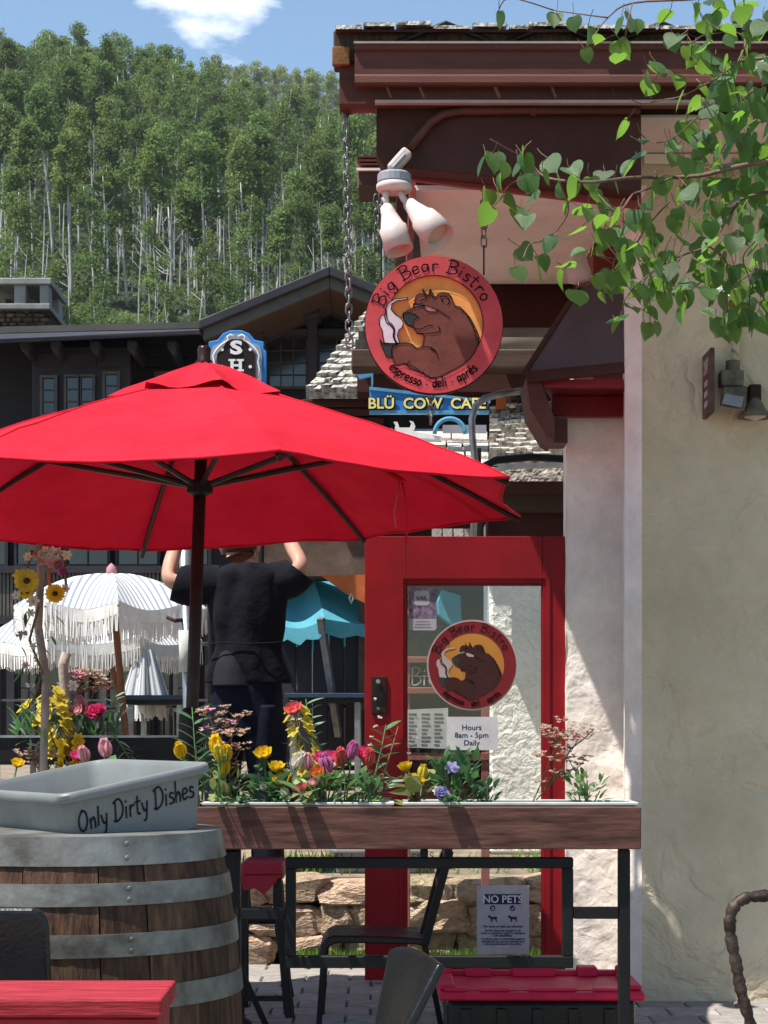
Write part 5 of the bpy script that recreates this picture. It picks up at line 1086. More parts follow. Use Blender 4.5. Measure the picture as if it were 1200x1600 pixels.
hp_ = M().pbox(698, 778, 1120, 1172, yg - .003, .001).build('hours_sheet', MT['paper'], dr)
for y, s_ in ((1137, 'Hours'), (1149, '8am - 5pm'), (1161, 'Daily')): text_mesh(s_, .034, MT['navy'], 'lettering', hp_, P(737, y, yg - .0034), .0002, .0004, xs=1.05)
np_ = M().pbox(745, 827, 1383, 1491, yg - .002, .001).build('pet_notice', MT['papershade'], dr)
M().pbox(747.5, 824.5, 1386, 1488, yg - .0028, .0006).build('sheet', MT['grey_print'] if 0 else MT['papershade'], np_)
M().pbox(757, 814, 1397, 1413, yg - .004, .0008).build('banner', MT['navy'], np_)
text_mesh('NO PETS', .047, MT['paper'], 'lettering', np_, P(785.5, 1405.5, yg - .0052), .0003, .0008, xs=.98)
for cx, dog in ((770, 0), (801, 1)):
    M().extr(circ(X(cx, D), Z(1419.5, D), .013, yg - .004, 20), Vector((0, .0006, 0))).build('symbol_disc', MT['navy'], np_)
    g_ = M(); c_ = P(cx, 1419.5, yg - .0052)
    if dog == 0: g_.ribbon([c_ + Vector((-.006, 0, -.006)), c_ + Vector((.006, 0, .006))], .003, 0); g_.ribbon([c_ + Vector((-.006, 0, .006)), c_ + Vector((.006, 0, -.006))], .003, 0)
    else: g_.ribbon([c_ + Vector((-.006, 0, .0)), c_ + Vector((-.001, 0, -.005)), c_ + Vector((.007, 0, .006))], .003, 0)
    g_.build('symbol_mark', MT['paper'], np_)
    dg = [(-8, -1), (-7, -3.5), (-5, -4), (-3.5, -3), (-2.5, -1.5), (2, -1.2), (5, -2), (7, -1), (6.5, 1.5), (6, 3), (7, 6.5), (5.5, 6.5), (4, 3), (1, 2), (-.5, 2.5), (-1, 6.5), (-3, 6.5), (-3, 3), (-4.5, 0), (-6, -.5)]
    M().extr([P(cx + a, 1434 + b, yg - .004) for a, b in dg], Vector((0, .0006, 0))).build('dog_silhouette', MT['navy'], np_)
for y, s_, z_ in ((1447.5, 'No dogs or pets are allowed', .0165), (1454, 'Service dogs are trained to do', .0145), (1458, 'work or perform a task for someone', .0145), (1462, 'with disabilities.', .0145), (1467, 'Comfort, pets or emotional support', .0145), (1471, 'animals are not service animals, and', .0145), (1475, 'are not permitted in the store.', .0145)):
    text_mesh(s_, z_, MT['navy'], 'lettering', np_, P(786, y, yg - .0045), .0002, .0003, xs=.93)
# ------------------------------------------------------------------ red parasol
ub = thing('red_parasol', (X(298, 7.35), 7.35, 0), 'big red market parasol with dark pole filling the left middle of the picture', 'parasol')
c0 = Vector((-.72, 7.35, 0)); pk_ = Vector((X(319, 7.35), 7.35, Z(566, 7.35)))
cor = [(-119, 716), (-73, 705), (-31, 746), (19, 806), (62, 838), (106, 862), (151, 850), (-162, 775)]
CR = []
for a, ypx in cor:
    r = 1.345; x = c0.x + r * math.cos(R(a)); y = c0.y + r * math.sin(R(a)); CR.append(Vector((x, y, Z(ypx, y))))
CR[7].z = 2.03; CR[6].z = 1.99
canopy('canopy', ub, c0, pk_ - Vector((0, 0, .062)), CR, MT['red_cloth'], sag=.012, droop=.16, nr=14, nc=12, uv=False, wob=.018)
vc = [pk_ + Vector(((c - pk_).x * .27, (c - pk_).y * .27, -.132 + (c.z - 2.03) * .25)) for c in CR]
canopy('vent_cap', ub, c0, pk_ + Vector((0, 0, .008)), vc, MT['red_cloth'], sag=.014, droop=.02, nr=6, nc=8, uv=False, wob=.03)
hm = M()
for k in range(8):
    a, b = CR[k], CR[(k + 1) % 8]; inn = lambda p: Vector((c0.x - p.x, c0.y - p.y, 0)).normalized()
    pts = [a.lerp(b, u / 12) + inn(a.lerp(b, u / 12)) * .05 * math.sin(math.pi * u / 12) - Vector((0, 0, .012 * .9 * math.sin(math.pi * u / 12))) for u in range(13)]
    pts = [p + Vector((0, 0, .018 * noise.noise(p * 4))) for p in pts]
    hm.tube(pts, .0065, 5)
hm.build('hem', MT['red_cloth'], ub, smooth=True)
pb = Vector((X(297, 7.35), 7.35, 0)); pole_at = lambda z: pk_.lerp(Vector((X(300, 7.35), 7.35, Z(1110, 7.35))), (pk_.z - z) / (pk_.z - Z(1110, 7.35)))
M().tube([pk_ - Vector((0, 0, .03)), pole_at(1.2), pole_at(.12)], .024, 14).build('pole', MT['bronze'], ub, smooth=True)
M().lathe([(.03, -.02), (.034, 0), (.024, .012), (.026, .05), (.02, .062), (0, .066)], pk_, 16).build('finial', MT['bronze'], ub, smooth=True)
hubz = Z(762, 7.35); hub = pole_at(hubz); M().lathe([(.03, -.03), (.05, -.02), (.05, .02), (.03, .03)], hub, 16).build('hub', MT['blackmetal'], ub)
for k, c in enumerate(CR):
    pts = []
    for j in range(7):
        t = j / 6; p = (pk_ - Vector((0, 0, .062))).lerp(c, t); p.z += .16 * (t - t * t) * (pk_.z - c.z) * 2 - .022; pts.append(p)
    rb = M().tube(pts, .0105, 6).build('rib', MT['bronze'], ub)
    mid_ = pts[3].lerp(pts[4], .3); M().tube([hub, mid_], .011, 6).build('strut', MT['bronze'], rb)
M().tube([P(625, 746, 6.75), P(621, 775, 6.72), P(616, 800, 6.72), P(619, 826, 6.73)], .0035, 5).build('tie_string', PET['coral'], ub, smooth=True); M().tube([P(626, 746, 6.75), P(633, 775, 6.7), P(637, 815, 6.72), P(634, 850, 6.73)], .004, 5).build('tie_string', MT['red_cloth'], ub, smooth=True)
M().beam(P(572, 716, 6.85), P(630, 752, 6.72), .035, .012).build('tie_tab', MT['red_cloth'], ub, bevel=.003)
cb = pole_at(1.20); M().tube([cb + Vector((0, 0, .06)), cb + Vector((0, 0, .03)), cb - Vector((0, 0, .07)), cb - Vector((0, 0, .09))], [.03, .05, .052, .03], 10).build('crank_housing', MT['blackmetal'], ub, bevel=.004)
M().tube([cb + Vector((.02, -.04, 0)), cb + Vector((.045, -.09, -.01)), cb + Vector((.05, -.09, -.07))], .009, 6).build('crank_handle', MT['blackmetal'], ub)
for k, c in enumerate(CR):
    pts = []
    for j in range(15):
        t = j / 14; p = (pk_ - Vector((0, 0, .062))).lerp(c, t); p.z += .16 * (t - t * t) * (pk_.z - .062 - c.z) * 2; p += Vector((0, 0, (.018 * noise.noise(p * 4) + .0081 * noise.noise(Vector((p.x * 14, p.y * 14, 1)))) * t + .0015)); pts.append(p)
    M().tube(pts, .0032, 4).build('seam', MT['red_cloth'], ub)
M().lathe([(.27, 0), (.27, .05), (.24, .07), (.06, .09), (.045, .12), (.045, .35), (0, .35)], (pole_at(0.1).x, 7.35, 0), 28).build('base', MT['blackmetal'], ub)

# ------------------------------------------------------------------ planter railing
DR = 5.9
rl = thing('planter_railing', (X(660, DR), DR, 0), 'black metal railing topped with a reddish wooden planter board', 'railing')
M().box(X(-260, DR), X(1002, DR), DR, DR + .035, Z(1327, DR), Z(1261, DR)).build('front_board', MT['plank'], rl, bevel=.003)
M().box(X(-260, DR), X(1002, DR), DR + .26, DR + .295, Z(1327, DR), Z(1262, DR)).build('back_board', MT['plank'], rl, bevel=.003)
M().box(X(1002, DR) - .035, X(1002, DR) - .002, DR + .036, DR + .259, Z(1327, DR), Z(1262, DR)).build('end_board', MT['plank'], rl, bevel=.003)
M().box(X(-260, DR), X(1002, DR) - .037, DR + .036, DR + .259, Z(1327, DR), Z(1327, DR) + .02).build('bottom_board', MT['plank'], rl)
def bar(x0, x1, y0, y1, D_, th, nm='bar'): M().pbox(x0, x1, y0, y1, D_, th).build(nm, MT['blackmetal'], rl, bevel=.003)
Db = DR + .04
M().pbox(345, 375, 1329, 1800, Db, .06).build('post', MT['blackmetal'], rl, bevel=.004); M().pbox(967, 985, 1327, 1800, Db, .04).build('post', MT['blackmetal'], rl, bevel=.004); M().pbox(-150, -120, 1327, 1800, Db, .06).build('post', MT['blackmetal'], rl, bevel=.004)
bar(446, 896, 1340, 1357, Db, .035, 'frame_bar'); bar(446, 896, 1494, 1513, Db, .035, 'frame_bar'); bar(446, 462, 1357, 1494, Db, .035, 'frame_bar'); bar(879, 896, 1357, 1494, Db, .035, 'frame_bar')
bar(375, 446, 1419, 1437, Db, .035, 'link_bar'); bar(896, 967, 1418, 1436, Db, .035, 'link_bar'); bar(657, 669, 1327, 1340, Db, .035, 'stub'); bar(430, 440, 1327, 1340, Db + .1, .02, 'stub')
# trough liners
def liner(x0, x1, label):
    t = thing('trough_liner', (X((x0 + x1) / 2, DR), DR + .15, Z(1325, DR)), label, 'planter', 'white plastic trough liners in the railing'); a, b = X(x0, DR), X(x1, DR); zt = Z(1256, DR); y0, y1 = DR + .045, DR + .25
    m = M(); th = .006
    for (p, q, r, s) in ((a, b, y0, y0 + th), (a, b, y1 - th, y1), (a, a + th, y0 + th, y1 - th), (b - th, b, y0 + th, y1 - th)): m.box(p, q, r, s, Z(1320, DR), zt - .006)
    m.build('wall', MT['liner'], t)
    m = M()
    for (p, q, r, s) in ((a - .008, b + .008, y0 - .014, y0 + .008), (a - .008, b + .008, y1 - .008, y1 + .02), (a - .008, a + .010, y0 + .008, y1 - .008), (b - .010, b + .008, y0 + .008, y1 - .008)): m.box(p, q, r, s, zt - .006, zt + .003)
    m.build('rim', MT['liner'], t, bevel=.002); M().box(a + .007, b - .007, y0 + .007, y1 - .007, Z(1320, DR), zt - .03).build('soil', MT['mortar'], t)
liner(-180, 300, 'white trough liner hidden behind the barrel and grey tub'); liner(318, 612, 'white trough liner full of yellow and pink flowers in the middle of the railing'); liner(634, 996, 'white trough liner at the right end of the railing by the wall')
# second planter behind
D2 = 8.35
r2 = thing('rear_planter', (X(160, D2), D2, 0), 'dark rear trough railing carrying flowers left of the parasol pole', 'planter')
M().box(X(-200, D2), X(295, D2), D2, D2 + .03, Z(1190, D2), Z(1153, D2)).build('front_board', MT['blackmetal'], r2, bevel=.003); M().box(X(-200, D2), X(295, D2), D2 + .2, D2 + .23, Z(1190, D2), Z(1153, D2)).build('back_board', MT['blackmetal'], r2, bevel=.003)
M().box(X(-200, D2), X(295, D2), D2 - .012, D2 + .032, Z(1153, D2) + .002, Z(1149, D2)).build('top_strip', MT['steel'], r2); M().box(X(-200, D2), X(295, D2), D2 + .031, D2 + .199, Z(1190, D2), Z(1165, D2)).build('soil', MT['mortar'], r2)
for x in (-180, 60, 275): M().pbox(x, x + 14, 1190, 1570, D2 + .08, .04).build('post', MT['blackmetal'], r2)
M().box(X(-200, D2), X(295, D2), D2 + .09, D2 + .12, Z(1240, D2), Z(1230, D2)).build('bar', MT['brown'], r2)

# ------------------------------------------------------------------ flowers
def leafmesh(name, L, W, mt, fold=.15, n=4, bend=.2, heart=False):
    vs = []; fs = []
    if heart: prof = [(0.02, .03), (-.05, .30), (.06, .48), (.25, .56), (.47, .53), (.67, .39), (.83, .17), (.90, .06)]
    else: prof = [(i / (n + 1), .5 * math.sin(math.pi * (i / (n + 1)) ** .8) ** .8 if i else .04) for i in range(0, n + 1)]
    for t, w_ in prof:
        z = -bend * t * t * L; vs += [(-w_ * W, t * L, z + abs(w_) * W * fold), (0, max(t, 0) * L, z), (w_ * W, t * L, z + abs(w_) * W * fold)]
    k = len(prof); vs.append((0, L, -bend * L))
    for i in range(k - 1): a = i * 3; fs += [(a, a + 1, a + 4, a + 3), (a + 1, a + 2, a + 5, a + 4)]
    a = (k - 1) * 3; fs += [(a, a + 1, 3 * k), (a + 1, a + 2, 3 * k)]
    me = bpy.data.meshes.new(name); me.from_pydata(vs, [], fs); me.materials.append(mt); me.polygons.foreach_set('use_smooth', [True] * len(fs)); return me
LM = {k: leafmesh('leaf', 1, .36, GR[k], bend=.18) for k in GR}; LN = {k: leafmesh('leaf', 1, .2, GR[k], bend=.25) for k in GR}; LR = {k: leafmesh('leaf', 1, .6, GR[k], bend=.2) for k in GR}
def rot_to(d, roll=0):
    q = Vector(d).to_track_quat('Y', 'Z'); return (q.to_matrix() @ Matrix.Rotation(roll, 3, 'Y')).to_euler()
fr_ = random.Random(55)
def bloom(kind, c, s, mt, parent, d=(0, -.3, 1)):
    s *= 1.16
    m = M(); q = Vector(d).normalized().to_track_quat('Z', 'Y').to_matrix(); c = Vector(c); rg = fr_
    def petal(L, W, az, open_, cup, k=5):
        vs = []; 
        for i in range(k + 1):
            t = i / k; w_ = W * math.sin(math.pi * (t * .86 + .08)) ** .7 * .5; r = L * (math.sin(open_ + cup * t) * t); z = L * math.cos(open_ + cup * t) * t
            for sx in (-1, 0, 1): vs.append(c + q @ (Matrix.Rotation(az, 3, 'Z') @ Vector((r - abs(sx) * w_ * .25, sx * w_, z + abs(sx) * w_ * .12))))
        fs = []
        for i in range(k): a = i * 3; fs += [(a, a + 1, a + 4, a + 3), (a + 1, a + 2, a + 5, a + 4)]
        m.add(vs, fs)
    if kind == 'tulip':
        for k in range(6): petal(s * 1.25, s * .85, k * 1.047 + rg.uniform(-.1, .1), .62 + .1 * (k % 2), -.75)
    elif kind == 'rose':
        for ring_, (n, op, L) in enumerate(((7, 1.25, .62), (6, .95, .60), (5, .6, .52), (4, .3, .45))):
            for k in range(n): petal(s * L, s * .55, k * 6.283 / n + ring_ * .5 + rg.uniform(-.15, .15), op, -.45)
    elif kind == 'open':
        for k in range(6): petal(s * .62, s * .42, k * 1.047 + rg.uniform(-.1, .1), 1.15, .2)
    elif kind == 'sun':
        for r_i in range(2):
            for k in range(13): petal(s * .62, s * .22, k * .4833 + r_i * .24, 1.25 + .15 * r_i, .1)
        m.build('bloom', mt, parent, smooth=True); M().lathe([(0, .02 * s * 10), (s * .14, .012 * s * 10), (s * .18, 0), (0, -.005)], c, 12, axis=Vector(d)).build('flower_centre', MT['brown_dk'], parent); return
    elif kind == 'cluster':
        for j in range(9):
            cc = c; c = cc + Vector((rg.uniform(-.5, .5), rg.uniform(-.4, .4), rg.uniform(-.22, .22))) * s
            for k in range(4): petal(s * .24, s * .18, k * 1.57 + j, 1.0, .1, 2)
            c = cc
    m.build('bloom', mt, parent, smooth=True)
    if kind == 'open': M().lathe([(0, s * .12), (s * .1, s * .05), (0, 0)], c, 8, axis=Vector(d)).build('flower_centre', PET['gold'], parent)
def flower(name, label, cat, base, blooms, D_, leaves=8, lk='b', lshape=LM, lsz=.065, group=None, stem='b', spread=.05, lz=(0.0, .7)):
    """base px x; blooms: (x, y, kind, colour, size)"""
    zb = BZ; b0 = Vector((X(base, D_), D_, zb)); t = thing(name, b0, label, cat, group); sm = M(); lv = 0
    tips = []
    for (x, y, kd, cl_, sz) in blooms:
        D3 = D_ + fr_.uniform(-.05, .05); p = P(x, y, D3); s0 = b0 + Vector((fr_.uniform(-.02, .02), fr_.uniform(-.02, .02), 0)); mid_ = s0.lerp(p, .55) + Vector((fr_.uniform(-.015, .015), fr_.uniform(-.01, .01), .02)); pts = [s0, mid_, p]
        sm.tube(pts, .0028, 5); tips.append(pts); d = (p - mid_).normalized() + Vector((fr_.uniform(-.2, .2), -.45, 0.1)); bloom(kd, p - d * sz * .3, sz, PET[cl_], t, d)
    if not blooms: tips = [[b0, b0 + Vector((fr_.uniform(-spread, spread), 0, .06)), b0 + Vector((fr_.uniform(-spread, spread), 0, .12))] for _ in range(4)]; [sm.tube(q, .0025, 4) for q in tips]
    sm.build('stem', GR['b'] if stem == 'b' else STEMC, t)
    for k in range(leaves):
        pts = tips[k % len(tips)]; u = fr_.uniform(*lz); p = pts[0].lerp(pts[1], min(1, u * 2)) if u < .5 else pts[1].lerp(pts[2], u * 2 - 1)
        a = fr_.uniform(0, 6.28); d = Vector((math.cos(a), math.sin(a) * .8, fr_.uniform(.1, 1.1))).normalized(); s = lsz * fr_.uniform(.85, 1.45)
        piece('leaf', lshape[lk if k % 4 else lk], p + Vector((fr_.uniform(-spread, spread) * .4, fr_.uniform(-.03, .03), 0)), rot_to(d, fr_.uniform(-.5, .5)), (s, s, s), t)
    return t
def sprig(name, label, cat, pts, D_, n, lk, lshape, lsz, bl=None, group=None, bsz=.02, side=1.0):
    """one arching stem through pixel points with leaf pairs; bl = colour of small blossoms"""
    P3 = [P(x, y, D_ + .02 * i) for i, (x, y) in enumerate(pts)]; t = thing(name, P3[0], label, cat, group); M().tube(P3, [.004 - .0025 * i / (len(P3) - 1) for i in range(len(P3))], 5).build('stem', STEMC if bl else GR['b'], t, smooth=True)
    L = len(P3) - 1
    for k in range(n):
        u = .12 + .86 * k / n; i = min(L - 1, int(u * L)); p = P3[i].lerp(P3[i + 1], u * L - i); dr_ = (P3[i + 1] - P3[i]).normalized(); sd = (1 if k % 2 else -1) * side
        d = (dr_ * .6 + Vector((sd * .8, fr_.uniform(-.5, .3), fr_.uniform(-.2, .25)))).normalized(); s = lsz * fr_.uniform(.75, 1.2) * (1 - .3 * u)
        if bl is None or k % 2 == 0: piece('leaf', lshape[lk], p, rot_to(d, fr_.uniform(-.8, .8)), (s, s, s), t)
        if bl and u > .2:
            q = p + d * lsz * .9; bloom(bl[1], q, bsz * fr_.uniform(.8, 1.2), PET[bl[0]], t, d + Vector((0, -.5, .3)))
    return t
def dusty(label, pts_list, D_, cl_='dusty', bs=.034, nl=6):
    b = P(*pts_list[0][0], D_); t = thing('dried_flower', b, label, 'flower', 'dusty pink dried sprigs'); sm = M()
    for pts in pts_list:
        P3 = [P(x, y, D_ + fr_.uniform(-.03, .03) * (i > 0)) for i, (x, y) in enumerate(pts)]; sm.tube(P3, .0026, 5)
        for i in range(1, len(P3)):
            for sgn in ((0,) if i < len(P3) - 1 and i % 2 else (-1, 1, 0)):
                e = P3[i] + Vector((sgn * fr_.uniform(.02, .045), fr_.uniform(-.02, .02), fr_.uniform(.0, .035)))
                if sgn: sm.tube([P3[i] - Vector((0, 0, .01)), e], .0016, 4)
                bloom('cluster', e, bs * fr_.uniform(.8, 1.3), PET[cl_ if fr_.random() < .75 else 'palepink'], t, (0, -.3, 1))
    sm.build('stem', STEMC, t)
    for k in range(nl):
        pts = pts_list[k % len(pts_list)]; p = P(*pts[1 if len(pts) > 2 else 0], D_); piece('leaf', LN['d'], p, rot_to((fr_.uniform(-1, 1), fr_.uniform(-.5, .5), fr_.uniform(.2, 1))), (.05,) * 3, t)
    return t
BZ = Z(1256, DR) - .03; Q = DR + .14
flower('tulip', 'yellow tulip lying over the far rim of the grey tub', 'tulip', 290, [(283, 1178, 'tulip', 'yellow', .042)], Q, 4, 'b')
sprig('leafy_sprig', 'dark glossy leaf sprig rising behind the right corner of the grey tub', 'plant', [(310, 1255), (308, 1210), (304, 1160), (300, 1105)], Q, 18, 'a', LM, .085); sprig('leafy_sprig', 'short pointed leaf sprig just left of the person, behind the tub corner', 'plant', [(316, 1250), (318, 1200), (326, 1130)], Q + .05, 12, 'b', LM, .075)
dusty('dried dusty pink sprig in front of the person, left of two', [[(335, 1255), (345, 1200), (338, 1150), (327, 1118)], [(335, 1255), (352, 1190), (352, 1160)]], Q)
dusty('taller dried dusty pink sprig in front of the person, right of two', [[(362, 1255), (358, 1205), (362, 1145), (372, 1122)], [(362, 1255), (372, 1210), (368, 1182)]], Q + .04)
flower('tulip', 'tight bunch of three yellow tulips right beside the grey tub corner', 'tulip', 345, [(338, 1172, 'tulip', 'yellow', .045), (352, 1186, 'tulip', 'yellow', .042), (349, 1206, 'tulip', 'yellow', .042), (343, 1182, 'tulip', 'gold', .038)], Q - .04, 12, 'd', lsz=.07)
flower('ranunculus', 'single yellow ruffled flower standing tall in front of the trousers', 'flower', 425, [(411, 1176, 'rose', 'yellow', .062)], Q, 5, 'a', LR, lsz=.05)
flower('ranunculus', 'stacked yellow ruffled flowers above round dark leaves', 'flower', 438, [(432, 1198, 'rose', 'yellow', .056), (441, 1217, 'rose', 'yellow', .064), (451, 1230, 'rose', 'gold', .05)], Q - .03, 12, 'a', LR, lsz=.06, lz=(.1, .9))
flower('tulip', 'single creamy white tulip in the middle of the trough', 'tulip', 458, [(464, 1194, 'tulip', 'white', .046)], Q, 4, 'd', lsz=.07)
sprig('forsythia_spray', 'arching golden forsythia spray topped by grey-green leaves', 'plant', [(490, 1255), (488, 1215), (478, 1175), (468, 1140), (462, 1110)], Q + .02, 26, 'd', LN, .035, bl=('gold', 'open'), bsz=.034)
sprig('leafy_sprig', 'grey-green leaf tip standing above the golden spray', 'plant', [(492, 1250), (486, 1180), (482, 1130), (478, 1092)], Q + .08, 16, 'c', LN, .075)
flower('peony', 'coral pink ruffled flower at the top of the golden spray', 'flower', 480, [(458, 1106, 'rose', 'coral', .062), (462, 1122, 'open', 'white', .04)], Q + .08, 6, 'a', LN)
flower('peony', 'hot pink ruffled bunch in the middle of the trough', 'flower', 505, [(500, 1184, 'rose', 'pink', .062), (516, 1182, 'rose', 'pink', .058), (508, 1192, 'rose', 'pink', .05)], Q + .02, 10, 'd', lsz=.06)
flower('tulip', 'mauve tulip just below the hot pink bunch', 'tulip', 508, [(512, 1202, 'tulip', 'mauve', .048)], Q - .04, 6, 'b', lsz=.06)
flower('tulip', 'coral tulip just right of the hot pink bunch', 'tulip', 530, [(533, 1190, 'tulip', 'coral', .046)], Q, 5, 'b', lsz=.06)
flower('tulip', 'orange-coral bloom and pale pink one left of the mauve tulip', 'tulip', 492, [(495, 1206, 'rose', 'orange', .05), (482, 1198, 'tulip', 'palepink', .04)], Q - .05, 6, 'd', lsz=.06)
flower('carnation', 'small pale pink open flower low in the trough', 'flower', 492, [(491, 1222, 'rose', 'palepink', .042), (491, 1222, 'open', 'mauve', .03)], Q - .08, 6, 'd', lsz=.045)
flower('tulip', 'coral red tulips lowest in the middle of the trough, over a lime leaf', 'tulip', 468, [(469, 1233, 'rose', 'coral', .056), (481, 1244, 'tulip', 'palepink', .042)], Q - .09, 6, 'e', LR, lsz=.06)
flower('tulip', 'thin mauve tulip bud between coral and pink tulips', 'tulip', 546, [(549, 1178, 'tulip', 'mauve', .042)], Q, 4, 'b', lsz=.06)
flower('tulip', 'bright pink tulip over a coral one, tallest right of the pink bunch', 'tulip', 556, [(568, 1176, 'rose', 'pink', .056), (574, 1191, 'tulip', 'coral', .046)], Q + .02, 5, 'e', lsz=.06)
sprig('olive_sprig', 'long olive leaf sprig in front of the red door stile', 'plant', [(590, 1255), (598, 1215), (612, 1170), (622, 1135)], Q + .03, 16, 'a', LN, .085, bl=('white', 'cluster'), bsz=.012)
sprig('leafy_sprig', 'tall dark leaf sprig left of the olive sprig, before the door', 'plant', [(575, 1255), (585, 1215), (596, 1170), (603, 1132)], Q + .09, 14, 'a', LM, .075); sprig('leafy_sprig', 'low grey-green leaf sprig leaning right at the end of the middle trough', 'plant', [(580, 1256), (592, 1240), (610, 1222), (628, 1212)], Q, 14, 'c', LN, .075)
def bush(label, x0, x1, y0, y1, D_, n, lk, lsz, bl=None, sh=LM, mixk=None):
    t = thing('leafy_bush', P((x0 + x1) / 2, 1256, D_), label, 'plant', 'low green bushes in the trough liners'); sm = M(); c = P((x0 + x1) / 2, 1258, D_)
    for k in range(8): sm.tube([c + Vector((fr_.uniform(-.02, .02), 0, -.02)), P(fr_.uniform(x0 + 5, x1 - 5), fr_.uniform(y0 + 5, y1 - 8), D_ + fr_.uniform(-.04, .04))], .0022, 4)
    sm.build('stem', GR['b'], t)
    for k in range(int(n * 1.5)):
        p = P(fr_.uniform(x0 + 4, x1 - 4), y1 - (y1 - y0) * fr_.random() ** .9, D_ + fr_.uniform(-.07, .07)); d = (p - c + Vector((0, fr_.uniform(-.06, .02), .02))).normalized() + Vector((fr_.uniform(-.5, .5), fr_.uniform(-.6, .2), fr_.uniform(-.4, .3))); s = lsz * fr_.uniform(.7, 1.3)
        piece('leaf', sh[lk if (mixk is None or k % 3) else mixk], p, rot_to(d, fr_.uniform(-.6, .6)), (s, s, s), t)
    if bl:
        for (x, y, kd, cc, s) in bl: bloom(kd, P(x, y, D_ - .08), s, PET[cc], t, (0, -.8, .5))
bush('low dark green bush with tiny white buds beneath the yellow flowers', 385, 455, 1222, 1256, Q, 46, 'a', .042, [(445, 1240, 'rose', 'white', .028), (412, 1232, 'rose', 'white', .022)], mixk='b')
bush('pale green ferny bush at the left end of the middle trough', 318, 385, 1212, 1256, Q, 44, 'd', .034, mixk='c', sh=LN)
bush('mint green low bush under the bright pink tulip', 548, 600, 1216, 1256, Q - .03, 40, 'b', .036, [(560, 1236, 'rose', 'white', .02)], mixk='e')
bush('olive green low leaves under the hot pink bunch', 468, 548, 1212, 1256, Q - .02, 40, 'd', .05, mixk='b', sh=LN)
flower('tulip', 'yellow tulip leaning left at the start of the right trough', 'tulip', 640, [(633, 1198, 'rose', 'yellow', .05)], Q, 5, 'd', LR, lsz=.05)
flower('tulip', 'lower yellow tulip over broad olive leaves in the right trough', 'tulip', 655, [(651, 1220, 'rose', 'yellow', .05), (660, 1214, 'tulip', 'gold', .035)], Q - .03, 9, 'd', LR, lsz=.07, lz=(.1, .8))
bush('dark leafy bush with violet blossoms in the right trough', 676, 745, 1190, 1256, Q, 70, 'a', .052, [(690, 1243, 'rose', 'violet', .045), (697, 1250, 'open', 'violet', .035), (706, 1200, 'open', 'violet', .034), (684, 1236, 'open', 'white', .026), (712, 1206, 'rose', 'violet', .024)], mixk='b')
bush('small pointed leaves right of the violet bush', 738, 778, 1226, 1256, Q, 20, 'a', .045, sh=LM, mixk='c')
dusty('tall spreading dried pink sprig leaning right before the white pillar', [[(830, 1258), (845, 1225), (862, 1180), (880, 1140)], [(838, 1250), (868, 1215), (892, 1170), (918, 1150)], [(850, 1235), (866, 1205), (872, 1165), (862, 1155)], [(850, 1230), (880, 1210), (898, 1200)]], Q, bs=.036, nl=4)
bush('pale lime variegated bush at the right end of the railing', 888, 946, 1214, 1254, Q, 46, 'e', .036, mixk='b', bl=[(925, 1235, 'rose', 'white', .02)])
for n_, (x0_, x1_, lk_, lab_) in enumerate(((336, 352, 'd', 'small leaves added over the plank edge to shade it beside the grey tub'), (366, 402, 'a', 'dark leaf tuft added to shade the plank left of the yellow ruffled flowers'), (440, 452, 'b', 'single small leaf tuft added to shade the plank below the yellow ruffled flowers'), (462, 505, 'd', 'broad leaf tuft added to shade the plank under the coral tulips'), (688, 722, 'a', 'dark leaf tuft added to shade the plank under the violet blossoms'))):  # overhanging tufts added so their shadows streak the front board
    t = thing('added_trailing_leaves', P((x0_ + x1_) / 2, 1254, DR + .02), lab_, 'plant', 'leaf tufts added to shade the planter board'); c = P((x0_ + x1_) / 2, 1252, DR + .05); sm = M()
    for k in range(max(4, (x1_ - x0_) // 4)):
        e = P(fr_.uniform(x0_, x1_), fr_.uniform(1238, 1254), DR - fr_.uniform(.02, .06)); sm.tube([c, (c + e) / 2 + Vector((0, 0, .012)), e], .002, 4)
        for q in range(2): s = fr_.uniform(.035, .055); piece('leaf', LM[lk_], (c + e) / 2 if q else e, rot_to((fr_.uniform(-.7, .7), -1, fr_.uniform(-.1, .5)), fr_.uniform(-.4, .4)), (s, s, s), t)
    sm.build('stem', GR['b'], t)
# flowers just above the tub
flower('tulip', 'pink tulip peeping over the back rim of the grey tub, left of two', 'tulip', 130, [(122, 1180, 'rose', 'pink', .055), (133, 1184, 'tulip', 'palepink', .04)], Q, 3, 'b'); flower('tulip', 'pale pink tulip bud over the back rim of the tub, right of two', 'tulip', 165, [(166, 1178, 'tulip', 'palepink', .046)], Q, 3, 'b')
flower('tulip', 'small yellow bloom at the left border above the tub', 'tulip', 24, [(28, 1192, 'rose', 'yellow', .045)], Q, 3, 'b')
